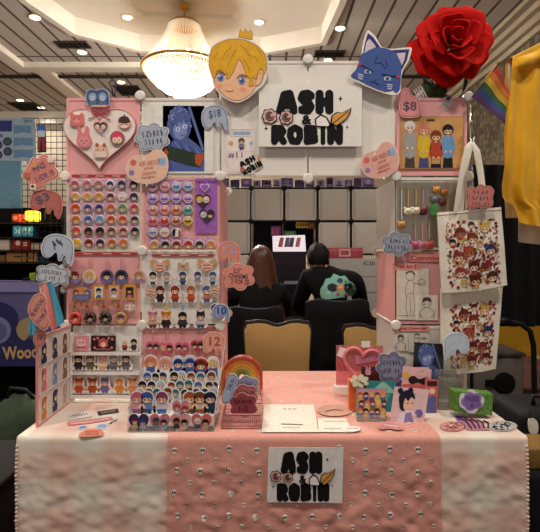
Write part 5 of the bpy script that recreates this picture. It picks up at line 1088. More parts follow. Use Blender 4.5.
# ---- pride flag
pf_ = empty('pride_flag', at(467, 103, 1.96), 'rainbow pride flag on a slanted stick at the upper right corner', 'flag')
MB().tube([at(466.5, 104, 1.965), at(497.5, 63, 1.93)], .0032, m('#c9a46a', .5), 8).ball(at(497.7, 62.8, 1.93), .006, m('#c9a14a', .3, .8), 8).build('stick', parent=pf_)
fp = F(1.935)
b = MB()
for i, c in enumerate(('#9c2a1c', '#b8641c', '#c49a28', '#2c5232', '#1f3468', '#43224a')):
    def fn(u, v, i=i):
        k = (i+u)/6; a = Vector((496.5, 65.5)).lerp(Vector((471.5, 97.5)), k); c_ = Vector((508.5, 91)).lerp(Vector((503.5, 126)), k)
        mid = (a+c_)/2+Vector((1.5, -2.5)); p = a*(1-v)**2+mid*2*v*(1-v)+c_*v*v
        return fp(p.x, p.y, .012*math.sin(v*7+k*2)*v+.006*math.sin(k*8)*v)
    b.sheet(fn, 4, 18, m(c, .75, sheen=.2))
b.build('flag_cloth', parent=pf_)

# ---- giant rose
rs = empty('giant_rose', at(437, 104, 1.99), 'giant red foam rose on a leafy stem above the right pink panel', 'flower')
rc = at(450, 47.5, 1.96); SC = 38.5*1.94/FP
M3 = Matrix.Rotation(math.radians(86), 3, 'X') @ Matrix.Rotation(math.radians(-6), 3, 'Y')
REDP = m('#b80c05', .75, var=.12, scale=25, name='red_foam_petal')
REDP.node_tree.nodes['Principled BSDF'].inputs['Specular IOR Level'].default_value = .12
rq = random.Random(5)
def petal(ph, R, H, w, curl, lean=0., lift=0.):
    def fn(i, j):
        a = (i-.5)*2; t = j; tt = t*(1-.16*a**4)-.05*abs(a)**3*t
        r = R*(.16+.84*tt**.8)+curl*max(0, tt-.68)**1.6*3.4*R; z = H*tt**.85*(1-.0*a)-curl*max(0, tt-.76)**2*5*R
        an = ph+a*w*(.62+.38*math.sin(pi*min(1, t*1.0)*.72)); z += .035*math.sin(a*3.2+ph*2)*t*R
        r *= 1+.05*math.sin(a*5+ph*3)*t+lean*a
        return rc+M3@(Vector((r*math.cos(an), r*math.sin(an), z+lift))*SC)
    if True:
        b = MB(); b.sheet(fn, 16, 14, REDP); o = b.build('petal', parent=rs, fix=False)
        md = o.modifiers.new('thickness', 'SOLIDIFY'); md.thickness = .0045; md.offset = -1
for k in range(6): petal(k*2*pi/6+.3, .98+.06*math.sin(k*2.3), .18, .70, .14, lift=-.1)
for k in range(5): petal(k*2*pi/5+.9, .80+.05*math.cos(k*1.7), .38, .72, .20)
for k in range(4): petal(k*2*pi/4+.25, .57, .60, .80, .15, .02)
for k in range(3): petal(k*2*pi/3+1.0, .36, .70, 1.05, .09, .08)
for k in range(2): petal(k*pi+1.2, .18, .70, 1.45, .03, .15)
STEM = m('#2f3d24', .7, var=.15, bump=.2, name='green_stem')
b = MB(); b.tube([rc+Vector((0, .09, -.02)), at(444, 76, 2.03), at(438, 95, 2.02), at(437, 150, 2.01)], .010, STEM, 10); b.build('stem', parent=rs)
def leaf(p0, p1, w, name='leaf', bend=.02):
    p0, p1 = Vector(p0), Vector(p1); d = p1-p0; s_ = d.cross(Vector((0, 1, 0))).normalized()
    b = MB(); b.sheet(lambda i, j: p0+d*j+s_*((i-.5)*2*w*math.sin(pi*min(.999, j*.93+.05)))+Vector((0, -bend*math.sin(pi*j)+abs(i-.5)*.02, 0)), 6, 12, STEM); o = b.build(name, parent=rs, fix=False)
    md = o.modifiers.new('thickness', 'SOLIDIFY'); md.thickness = .002
leaf(at(437, 103, 1.995), at(424, 78, 1.98), .028); leaf(at(438, 102, 1.995), at(441, 78, 1.985), .03); leaf(at(466, 76, 1.985), at(463, 92, 1.985), .008, 'sepal'); leaf(at(440, 104, 1.99), at(452, 96, 1.985), .02); leaf(at(430, 98, 1.99), at(432, 80, 1.985), .022)

# ================================================================== things lying and standing on the table
TW, TP = T(.7437), T(.7505)
def lay(name, lab, cat, o, fr, cols, extra=None, t=.0008, d=1., group=None, texts=()):
    b = MB(fr); b.slab(o, 0, t, m(cols[0], .35)); n = t
    for i, c in enumerate(cols[1:]): n += .0004; b.fill(grow(o, 1, -d*(i+1)), n, m(c, .35))
    if extra: extra(b, n+.0004)
    for st_, x, y, w, h, a, c in texts: b.text(st_, x, y, w, h, n+.0008, m(c), a, .012)
    return b.build(name, label=lab, cat=cat, group=group)
G = 'loose stickers on the cream cloth'
lay('sticker', 'black bar-shaped sticker at the back of the loose stickers on the left', 'sticker', [(97, 411.8), (118, 408.6), (119, 412.4), (98.5, 415.6)], TW, ('#1e1b1f',), lambda b, n: b.stroke([(101, 413.4), (115.5, 411)], 1, n, m('#8d868a')), group=G)
lay('sticker', 'long pink banner sticker across the middle of the loose stickers', 'sticker', [(67, 422.5), (88, 420.5), (111, 416.5), (113.5, 419.5), (92, 423.2), (68, 426)], TW, ('#c9757a',), lambda b, n: b.stroke([(70, 424.2), (90, 421.9), (110, 418.5)], 1, n, m('#e2b3b0')), group=G)
lay('sticker', 'peach cloud sticker at the front of the loose stickers on the left', 'sticker', smooth([(79, 434), (84, 431), (90, 428.5), (97, 429), (104, 432), (103, 435.6), (90, 436.6), (80, 436.6)], 3), TW, ('#e6a088', '#df8a72'), lambda b, n: [b.stroke([(85, y), (99, y)], .7, n, m('#b5544a')) for y in (431.6, 433.4, 435)], group=G)
lay('sticker', 'clear film sticker with dark script at the back left of the loose stickers', 'sticker', [(68, 415), (90, 411), (92, 416.5), (70, 420.5)], TW, ('#dbd3cd',), lambda b, n: [b.stroke([(71+k*3.4, 417.6-k*.5), (73+k*3.4, 414.8-k*.5), (75+k*3.2, 417-k*.5)], .7, n, m('#4a5068')) for k in range(5)], group=G)
lay('sticker', 'pale blue splash sticker right of centre among the loose stickers', 'sticker', smooth([(96, 426), (102, 423.5), (108, 425), (106, 428.6), (99, 429)], 2), TW, ('#dfe0e4', '#8fa5c8'), group=G)
lay('sticker', 'small blue lettered sticker in front of the pink banner sticker', 'sticker', smooth([(78, 427), (84, 425.2), (88, 427), (84, 429.6), (79, 429.4)], 2), TW, ('#dcdce2', '#6f86b8'), group=G)
lay('sticker', 'dark swoosh sticker at the right end of the loose stickers', 'sticker', smooth([(108, 424), (113, 420.4), (118, 419), (116, 421.6), (111, 425)], 2), TW, ('#d9d2ce', '#3c3438'), group=G)
# rainbow
rb = empty('stacking_rainbow', at(241, 378, 2.06), 'wooden stacking rainbow of orange, amber and green arches behind the pink basket', 'toy')
bz = at(242.5, 376, 2.06); zb = .7475
for i, (c, r0, r1) in enumerate((('#a8452a', 20.3, 17.2), ('#c47a30', 16.9, 14.1), ('#cf9a38', 13.8, 11.2), ('#b8a040', 10.9, 8.4), ('#84903c', 8.1, 5.9), ('#5a703c', 5.6, 3.2))):
    k = 2.06/FP; b = MB(); hz = at(0, 376, 2.06).z-zb
    o = [(r0*k*math.cos(t), r0*k*math.sin(t)) for t in [pi*j/20 for j in range(21)]]; inn = [(r1*k*math.cos(t), r1*k*math.sin(t)) for t in [pi*j/20 for j in range(21)]]
    o = [(o[0][0], -hz)]+o+[(o[-1][0], -hz)]; inn = [(inn[0][0], -hz)]+inn+[(inn[-1][0], -hz)]
    vs = []; N = len(o)
    for y in (2.035, 2.085):
        for x, z in o: vs.append((bz.x+x, y, bz.z+z))
        for x, z in inn: vs.append((bz.x+x, y, bz.z+z))
    fs = []
    for j in range(N-1): fs += [(j, j+1, N+j+1, N+j), (2*N+j, 3*N+j, 3*N+j+1, 2*N+j+1), (j, 2*N+j, 2*N+j+1, j+1), (N+j, N+j+1, 3*N+j+1, 3*N+j)]
    fs += [(0, N, 3*N, 2*N), (N-1, 3*N-1, 4*N-1, 2*N-1)]
    b.add(vs, fs, m(c, .3, var=.12, scale=30, coat=.5)); b.build('arch', parent=rb)
# pink basket with signs
bk = empty('wire_basket', at(241, 431, 1.68), 'small pink wire mesh basket holding flower signs beside the rainbow', 'basket')
PW = m('#cf8f8c', .4, .2); x0, x1 = -.178, -.032; y0, y1 = 1.655, 1.78; z0, z1 = .751, .852
def wires(b, A, B, C, D, nu, nv):
    A, B, C, D = map(Vector, (A, B, C, D))
    for i in range(nu+1): t = i/nu; b.tube([A.lerp(B, t), D.lerp(C, t)], .0011, PW, 4)
    for j in range(nv+1): t = j/nv; b.tube([A.lerp(D, t), B.lerp(C, t)], .0011, PW, 4)
bb_ = MB()
zf = .80
wires(bb_, (x0, y0, z0), (x1, y0, z0), (x1, y0, zf), (x0, y0, zf), 18, 6); wires(bb_, (x0, y1, z0), (x1, y1, z0), (x1, y1, z1), (x0, y1, z1), 18, 8)
wires(bb_, (x0, y0, z0), (x0, y1, z0), (x0, y1, zf), (x0, y0, zf), 14, 6); wires(bb_, (x1, y0, z0), (x1, y1, z0), (x1, y1, zf), (x1, y0, zf), 14, 6); wires(bb_, (x0, y0, z0), (x1, y0, z0), (x1, y1, z0), (x0, y1, z0), 18, 14)
bb_.build('mesh', parent=bk); b = MB()
b.tube([(x0, y0, zf), (x1, y0, zf), (x1, y1, zf), (x0, y1, zf)], .003, PW, 6, True); b.tube([(x0, y0, z0), (x1, y0, z0), (x1, y1, z0), (x0, y1, z0)], .0028, PW, 6, True)
for x in (x0, x1): b.tube([(x, y0, z0), (x, y0, zf)], .0028, PW, 6); b.tube([(x, y1, z0), (x, y1, z1)], .0028, PW, 6)
b.build('rim', parent=bk)
board('word_sign', 'dark rose cloud sign at the front of the pink wire basket', 'sign', cloud(243.5, 405, 14.2, 12.5, 6, .14, .3), F(1.70), .003, ('#cf9a94', '#7c2c34', '#a8525a', '#8f3f48'), [('~oooooooo', 243.5, 401, 19, 4.5, 0, '#4d1c24'), ('1-2', 243.5, 408, 9, 5.5, 0, '#4d1c24')], None, d=1.)
board('word_sign', 'rose red cloud sign tucked second in the pink wire basket', 'sign', cloud(245, 395, 13, 11, 6, .14, .7), F(1.725), .003, ('#cfa09a', '#8c3c42', '#b8646a'), [('~ooooooo', 245, 392, 17, 5, 0, '#5a1f28')], None, d=1.)
board('word_sign', 'grey-violet cloud sign at the back of the pink wire basket', 'sign', cloud(246.5, 386, 12.5, 10.5, 6, .15, .2), F(1.75), .003, ('#c9c6cc', '#6a6f92', '#a9a8be', '#8d8fae'), [('~oooo', 246.5, 383, 12, 4.5, 0, '#4d5078')], None, d=1.)
board('word_sign', 'tall grey-blue tilted sign leaning at the left of the pink basket', 'sign', smooth([(222.5, 403), (222, 396), (225.5, 386), (228, 376), (232, 373), (237.5, 376), (236.5, 384), (233, 394), (228.5, 403)], 3), F(1.69), .003, ('#cbd0da', '#7482a4', '#a9b4cb'), [('~ooooo', 231, 384, 12, 5, -1.2, '#5a6890')], None, d=1.)
# payment cards (their square codes are left out)
def pcard(b, n):
    for k in range(3): b.stroke([(283+k*5, 409.2), (286.5+k*5, 409.2)], .9, n, m('#8d857c'))
    b.stroke([(281, 424.3), (303, 424.9)], 1, n, m('#4a4540')); b.stroke([(283, 427.6), (300, 428)], .5, n, m('#8d857c'))
lay('pay_card', 'large cream payment card lying on the peach runner', 'card', [(264.5, 404.4), (314, 404.8), (318.3, 432.2), (261.5, 432.2)], TP, ('#e6dccb',), pcard)
lay('pay_card', 'small cream payment card lying right of the large one', 'card', [(317.5, 418.4), (346, 418.6), (353, 432.4), (318.5, 432)], TP, ('#e9dfcf',), lambda b, n: [b.stroke([(324, y), (342+y*.02, y)], .7, n, m('#a0968a')) for y in (421.5, 429)])
b = MB(TP); b.slab(circ(335, 410.3, 18, 5.9, 28), 0, .001, m('#dba993', .12, coat=.9)); 
for k, c in enumerate(('#d9b8b0', '#c9a8b4', '#d8c0a8')): b.stroke([(322+k*3, 413-k), (334, 409.5+k*.4), (347-k*3, 412-k)], .9, .0015, m(c, .15, coat=.8))
b.build('holographic_disc', label='shiny clear round disc lying behind the small payment card', cat='disc')
lay('sticker', 'small oval sticker at the corner of the small payment card', 'sticker', circ(351.5, 429, 9.3, 2.9), T(.7525), ('#e9dfd6',), lambda b, n: [b.stroke([(346+k*3, 429.6), (347.5+k*3, 427.8), (349+k*3, 429.6)], .5, n, m('#5a4c50')) for k in range(4)])
# right hand side group
ac = empty('acrylic_sign', at(360, 393, 1.98), 'clear pink acrylic square with a raised pink heart on a white foot', 'sign')
fa = F(2.02, 390, .0); b = MB(fa); b.slab([(336, 345), (383, 345.5), (382.5, 388), (336, 388)], 0, .003, acrylic('#e88a92', .25, .35, 'pink_acrylic')); b.build('panel', parent=ac)
b = MB(fa); ho = heart(361.5, 364.5, 40, 40, 36, .12); PK = m('#dd7c80', .3, coat=.4)
hp = heart(361.5, 364.5, 40, 38, 36, .12); hi = heart(361.5, 364.5, 31, 28, 36, .12); N = 36
b.tube([fa(u, v, .010) for u, v in grow(hp, .92)], .0075, PK, 8, True); b.slab([(355, 354), (366, 358), (378, 352), (379, 360), (356, 364)], .0031, .006, m('#cf7f9c', .4)); b.build('heart_frame', parent=ac)
MB(fa).slab([(334.5, 385.5), (349, 385.5), (349, 391.5), (334.5, 391.5)], -.02, .02, m('#e9e0da', .4)).build('foot', parent=ac); 
b = MB(fa); b.slab(rot([(338, 347.5), (346, 347.5), (346, 357), (338, 357)], .35, (342, 352)), .0031, .006, m('#ead6d2', .4)); b.build('white_tag', parent=ac); b = MB(fa); b.slab(cloud(365.5, 344, 5, 3.6, 4), .0031, .006, m('#ecdcd8', .4)); b.build('cloud_ornament', parent=ac)
def stand_card(name, lab, cat, pts, Yd, vb, a, cols, extra=None, t=.002, b_=0., group=None):
    fr = F(Yd, vb, a, b_, pts[0][0]); b = MB(fr); b.slab(pts, 0, t, m(cols, .35, coat=.25))
    if extra: extra(b, t+E)
    return b.build(name, label=lab, cat=cat, group=group)
stand_card('card_box', 'plain orange card box standing beside the pink acrylic sign', 'box', [(347.5, 378), (361, 377), (361, 409), (347.8, 408)], 1.86, 408, .0, '#d9642a', t=.03)
def redcard(b, n):
    for x, y in ((368, 372), (382, 376)): b.disc(x, y, 3, n, m('#d9a0a8')); [b.disc(x+s_*1.5, y-3.5, 1, n, m('#d9a0a8'), rv=2.2, seg=8) for s_ in (-1, 1)]; [b.disc(x+s_, y, .5, n+E, INK, seg=6) for s_ in (-1, 1)]
stand_card('art_card', 'dark red card with two pink bunnies behind the teal print', 'card', [(361, 366.5), (395, 367), (395, 400), (361, 400)], 1.93, 400, .05, '#4f1e20', redcard)
board('word_sign', 'ornate grey-violet framed sign standing behind the teal print', 'sign', cloud(391.5, 367, 15.5, 15.5, 7, .14, .2), F(1.90), .003, ('#a9a6b4', '#3f4462', '#9390a8', '#5a5e80', '#8a8ba4'), [('~oooooo', 391.5, 362, 18, 5, .02, '#33375a'), ('~ooo oo', 391.5, 370, 16, 5, .02, '#33375a')], None, d=1.1)
MB(F(1.9)).slab([(381, 380), (402, 380), (402, 402), (381, 402)], -.003, -.0005, m('#5c4a80', .3)).build('art_card', label='violet backing card under the ornate grey sign', cat='card')
def tealp(b, n): b.rect(366.5, 381.5, 394.5, 417, n, m('#2f7f80')); b.fill(smooth([(371, 392), (377, 386), (383, 381.8), (390, 387), (394, 393)], 2), n+E, m('#8cc0a8')); b.fill(star(384, 397, 7, 5, .5), n+2*E, m('#59a094'))
stand_card('art_print', 'teal print standing behind the card of many figures', 'print', [(366, 380.5), (396, 381.5), (392, 420), (367, 419)], 1.83, 419, .12, '#3c8c8a', tealp)
o = cloud(359.5, 381, 9, 6.5, 7, .2)
board('flower_sign', 'cream flower-shaped tag on top of the orange box', 'tag', o, F(1.825), .003, ('#e6d8bc', '#efe4c8'), (), lambda b, n: [b.stroke([(359, 381), (364, 384)], 1.2, n+E, m('#3a2c28')), b.disc(357, 380, 1.2, n+E, m('#d9a83a'))], d=1.)
def many(b, n):
    b.rect(357, 389, 386, 417, n, m('#a08a9c')); b.rect(357, 389, 386, 396, n+E, m('#c98a92'))
    hs = ['#b8502c', '#2a1f24', '#d9a23c', '#7c3a2c', '#d98a3c', '#3a2a34', '#c96a3c', '#8c3a50', '#e0b45a', '#4a2a2c', '#d07a34', '#26202a']
    for r_ in range(3):
        for c_ in range(5):
            x, y = 360+c_*5.7+(r_ % 2)*1.2, 394.5+r_*8; b.fill([(x-2.8, y+8), (x-2, y+2), (x+2, y+2), (x+2.8, y+8)], n+(2+r_)*E, m(['#d9923c', '#3c4a7c', '#7a3a5a', '#c9b04a', '#4a6a5a'][(r_*2+c_) % 5])); head(b, x, y, 2.7, hs[(r_*5+c_) % 12], n+(2.2+r_)*E)
stand_card('art_print', 'small print crowded with many orange haired figures on a clear stand', 'print', [(356.3, 388), (386.8, 388.6), (386, 418), (356, 417)], 1.745, 418, .12, '#6f8a8c', many)
MB(F(1.735)).slab([(357, 415.5), (385, 416), (385.5, 420.5), (356.5, 420)], -.01, .012, acrylic('#e6e2de', .4, .25)).build('print_stand', label='clear acrylic stand under the crowded small print', cat='stand')
stand_card('art_print', 'black print of a blue portrait standing at the back right of the table', 'print', [(414.5, 342), (444, 344.5), (442.5, 388), (411.5, 385)], 1.93, 388, .05, '#17151f', lambda b, n: portrait(b, 415, 343.5, 442, 386, n, False))
def stash(b, n):
    b.rect(403, 367, 429, 376, n, m('#e3b3b4')); b.disc(406.5, 375, 3.4, n+E, m('#d9b04c')); b.fill(smooth([(408, 379), (413, 375.5), (419, 379), (426, 377), (430, 382), (425, 385), (418, 382.5), (411, 384)], 3), n+2*E, m('#2a1b1c')); b.rect(402, 384, 428, 398, n+E, m('#c9605a')); b.stroke([(419, 372), (424, 370.5)], .8, n+E, m('#8c8fae'))
stand_card('art_print', 'pink print with a dark moustache shape behind the pink girl print', 'print', [(403, 365.5), (431.5, 369.5), (428, 412), (399.5, 409)], 1.86, 412, .08, '#deb0b0', stash)
stand_card('art_card', 'red and blue card edge standing right of the pink girl print', 'card', [(425, 378), (438.5, 380), (436, 418), (424, 416)], 1.83, 418, .06, '#c9655c', lambda b, n: (b.rect(426, 396, 436, 416, n, m('#5a5f94')), b.rect(427, 381, 437, 386, n, m('#3a2024')), b.disc(432, 391, 3, n+E, m(SK))))
def girl(b, n):
    b.fill([(396, 425), (399, 414), (404, 409), (412, 410), (417, 416), (415, 425)], n, m('#e2d3e2')); b.fill([(403, 425), (405, 413), (411, 412), (414, 424)], n+E, m('#8d7fb4'))
    b.disc(406.5, 402, 7.6, n+E, m('#e9bfa8')); b.fill(smooth([(399, 404), (398.6, 397), (402, 391.5), (408, 390), (413.5, 393), (414.6, 399), (411, 397), (408, 401), (405, 398), (403, 406), (404.5, 411), (400, 409)], 3), n+2*E, m('#231c30')); b.disc(400.5, 390.5, 3, n+2*E, m('#231c30')); b.disc(410.5, 390, 2.6, n+2*E, m('#231c30'))
    for x in (407.5, 412): b.disc(x, 403, .8, n+3*E, INK, seg=8)
    b.disc(418.5, 413, 4, n+3*E, m('#6f62a0')); b.stroke([(412, 418), (416, 414)], 2, n+4*E, m('#e9bfa8')); b.stroke([(402, 388.4), (404, 391.2)], .6, n+3*E, m('#cfc6e2'))
stand_card('art_print', 'pink print of a dark haired girl in lilac standing at the front right', 'print', [(394.5, 386.5), (429, 389.5), (423, 428), (389.5, 421.5)], 1.72, 428, .12, '#e0bcbc', girl)
lay('sticker', 'crumpled pink film sticker lying in front of the girl print', 'sticker', smooth([(378, 427), (383, 422.5), (391, 421.5), (398, 424), (404, 428.5), (397, 430), (389, 428.5), (382, 429.5)], 3), T(.7525), ('#dba09c', '#cf8486'), lambda b, n: b.stroke([(384, 425), (398, 427)], 1, n, m('#e9c9c4')))
# clear holders, green box, loose stickers on the right
ch_ = empty('card_holder', at(449, 407, 1.86), 'clear acrylic card holder standing behind the green box', 'holder')
AC2 = acrylic('#e2dfda', .35, .14); xa, xb = at(437, 0, 1.88).x, at(459.5, 0, 1.88).x; zt = at(0, 376, 1.88).z
MB().box(xa, xb, 1.86, 1.863, .7437, zt, AC2).box(xa, xb, 1.91, 1.913, .7437, zt+.02, AC2).build('plates', parent=ch_); MB().box(xa, xb, 1.8631, 1.9099, .7437, .748, AC2).box(xa, xa+.003, 1.8631, 1.9099, .7481, zt, AC2).box(xb-.003, xb, 1.8631, 1.9099, .7481, zt, AC2).build('sides', parent=ch_)
gb = empty('green_box', at(474, 415, 1.78), 'small green leafy box with a purple cloud sign on its front', 'box')
fg = F(1.765, 415, .0, 0.); b = MB(fg); b.slab([(453.5, 391), (493.5, 394.5), (492, 415.5), (454, 411.5)], -.05, 0, m('#5f8a3c', .55, var=.4, scale=90)); b.build('carton', parent=gb)
b = MB(fg); b.slab(smooth([(459, 398), (462, 393), (466, 393.5), (470, 389.5), (476, 391.5), (480.5, 394.5), (484, 399), (482.5, 405), (478, 409), (474, 413), (468, 412.5), (464, 409), (460, 406)], 3), .0005, .003, m('#e2dde6', .35)); b.fill(cloud(471.5, 401, 10.6, 9.4, 5, .14, .2), .0035, m('#9a80b8')); b.fill(cloud(471.5, 401, 8.8, 7.8, 5, .14, .2), .004, m('#8468a8')); b.text('FREE', 471.5, 398.5, 14, 5, .0046, m('#54407c')); b.text('1', 471.5, 405, 2, 4, .0046, m('#54407c'))
b.build('free_sign', parent=gb, label='purple cloud sign lettered free')
def spots(cols, cx, cy, rx, ry, k, seed):
    q = random.Random(seed)
    def f(b, n):
        for _ in range(k): 
            t, r = q.random()*6.28, q.random()**.5*.85; b.disc(cx+rx*r*math.cos(t), cy+ry*r*math.sin(t), q.uniform(.8, 1.8), n, m(q.choice(cols)), rv=.7, seg=7)
    return f
lay('sticker', 'oval pink sticker sheet at the front edge right of the runner', 'sticker', circ(452.5, 426.8, 12.8, 5), TW, ('#c07a72', '#d09088'), spots(('#8c3c3a', '#e2c3b8', '#a85a56'), 452.5, 426.8, 11, 4, 30, 2), group='flat stickers at the right')
def stripes(b, n):
    for k in range(5): b.stroke([(457+k*6.6, 417.3+k*.9), (466+k*5.6, 421.5+k*.4), (472+k*4, 429-k*.2)], 1.6, n, m('#2c2038'))
    b.fill([(455, 416.5), (463, 416.8), (462, 421), (458, 420)], n+.0003, m('#4a3a80'))
lay('sticker', 'dark striped pink and purple sticker sheet between the two oval ones', 'sticker', [(453.5, 415.8), (474, 417.5), (490.5, 430.5), (467, 430.5), (459, 424)], TW, ('#b87a90',), stripes, group='flat stickers at the right')
lay('sticker', 'oval grey speckled sticker sheet near the right corner of the table', 'sticker', circ(503, 426.3, 14.5, 5.4), TW, ('#a8a6a4', '#b9b6b2'), spots(('#4f5458', '#6a7070', '#d2d0cc'), 503, 426.3, 13, 4.6, 70, 6), group='flat stickers at the right')
# ================================================================== behind the table
TAN, CHF = m('#b8955c', .7, var=.05, scale=80, bump=.15, sheen=.2, name='tan_vinyl'), m('#17130f', .4, name='dark_chair_frame')
def banquet_chair(loc, ry, lab, hb=.93, w=.45, group=None):
    """ry: +1 faces the viewer, -1 faces away"""
    x, y = loc; e = empty('banquet_chair', (x, y, 0), lab, 'chair', group); S = ry
    def Y(v): return y+S*v*-1
    MB().rbox(x-w/2+.01, x+w/2-.01, min(Y(-.19), Y(.23)), max(Y(-.19), Y(.23)), .40, .475, .025, TAN).build('seat', parent=e)
    yb = Y(-.22); hw = w/2
    top = [(-hw, hb-.045), (-hw*.93, hb-.01), (-hw*.6, hb), (-hw*.35, hb-.004), (-hw*.15, hb-.02), (0, hb-.026), (hw*.15, hb-.02), (hw*.35, hb-.004), (hw*.6, hb), (hw*.93, hb-.01), (hw, hb-.045)]
    o = top+[(hw*.93, .52), (-hw*.93, .52)]
    fr = P((x, yb, 0), (1, 0, 0), (0, 0, 1))          # normal towards the viewer
    b = MB(fr); b.slab(o, -.012, .012, CHF); b.build('back_frame', parent=e)
    pad = [(u*.955, z-.022) for u, z in top]+[(hw*.88, .545), (-hw*.88, .545)]
    n0, n1 = (.0125, .032) if S > 0 else (-.032, -.0125)
    b = MB(fr); b.slab(pad, n0, n1, TAN); o_ = b.build('backrest', parent=e)
    bv = o_.modifiers.new('soft_edge', 'BEVEL'); bv.width = .008; bv.segments = 2; bv.limit_method = 'ANGLE'
    for sx in (-1, 1):
        MB().tube([(x+sx*(hw-.02), yb, .55), (x+sx*(hw-.02), Y(-.2), .4), (x+sx*(hw-.015), Y(-.25), 0)], .012, CHF, 8).build('leg', parent=e)
        MB().tube([(x+sx*(hw-.03), Y(.2), .40), (x+sx*(hw-.02), Y(.23), 0)], .012, CHF, 8).build('leg', parent=e)
    return e
k3 = 2.95
cxa = (278-CX)*k3/FP
banquet_chair(((277.5-CX)*k3/FP, k3-.22), 1, 'tan banquet chair standing left of the black jacket behind the table', CH+(HY-319.5)*k3/FP)
banquet_chair(((376-CX)*k3/FP, k3-.22), 1, 'tan banquet chair half hidden behind the right tower', CH+(HY-323)*k3/FP)
BLKF = m('#0a090b', .9, var=.15, scale=30, bump=.2, name='black_cloth')
ym = 3.42
banquet_chair(((338-CX)*ym/FP, ym), -1, 'banquet chair of the man, hidden under a black jacket', .97)
banquet_chair(((246-CX)*ym/FP, ym), -1, 'banquet chair of the brown haired person, under a black hoodie', .87)
def drape(name, lab, px0, px1, top, bot, Yd, mat, seed, cat, art=None):
    """a garment hung over a chair back: front fall, fold over the top and a short rear fall"""
    fr = F(Yd)
    def fn(u, v):
        px = px0+(px1-px0)*u+(u-.5)*7*v; t = top+2.5*abs(math.sin(u*5+seed))+14*max(0, abs(u-.5)-.42)
        w = .018*math.sin(u*19+seed+1.5*math.sin(v*3))*v+.008*noise.noise((u*6, v*5, seed))
        py = t+(bot-t)*v
        return fr(px, py, w+.02*min(1, v*8)**.5)
    b = MB(fr); b.sheet(fn, 40, 30, mat)
    b.sheet(lambda u, v: fn(u, 0)+Vector((0, .052*v, .006*math.sin(pi*v)-.0*v)), 40, 6, mat)
    b.sheet(lambda u, v: fn(u, 0)+Vector((0, .052+.012*v, -.3*v)), 40, 6, mat)
    if art: art(b, fr)
    return b.build(name, label=lab, cat=cat)
yj = ym-.22-.012
drape('jacket', 'plain black jacket draped over the chair back between the tan chairs', 305.5, 369, 299.5, 384, yj-.03, BLKF, 2, 'jacket')
def letters(b, fr):
    g = m('#8d8a88', .7)
    for y, x0, x1 in ((318, 229, 241), (326, 228, 244), (334, 229, 242)): b.text('~oooooo', (x0+x1)/2, y, x1-x0, 4.5, .05, g, .25)
drape('hoodie', 'black hoodie draped over the chair of the brown haired person', 221, 283, 307, 384, yj-.03, BLKF, 5, 'hoodie')

# ---- people
SKIN = m('#c99a7a', .55, var=.04, name='skin')
def skin_body(verts, edges, radii, root, mat, lev=2):
    me = bpy.data.meshes.new('body'); me.from_pydata(verts, edges, []); ob = bpy.data.objects.new('body_build', me); COL.objects.link(ob)
    md = ob.modifiers.new('s', 'SKIN'); md.use_smooth_shade = True
    for i, r in enumerate(radii):
        sv = me.skin_vertices[0].data[i]; sv.radius = r if isinstance(r, tuple) else (r, r); sv.use_root = (i == root)
    sd = ob.modifiers.new('d', 'SUBSURF'); sd.levels = lev; sd.render_levels = lev
    dg = bpy.context.evaluated_depsgraph_get(); dg.update()
    m2 = bpy.data.meshes.new_from_object(ob.evaluated_get(dg)); bpy.data.objects.remove(ob)
    return m2
def mesh_ob(name, me, mat, parent, loc):
    me.materials.clear(); me.materials.append(mat)
    for p in me.polygons: p.use_smooth = True
    o = bpy.data.objects.new(name, me); COL.objects.link(o); o.parent = parent; me.transform(Matrix.Translation(-Vector(loc))); return o
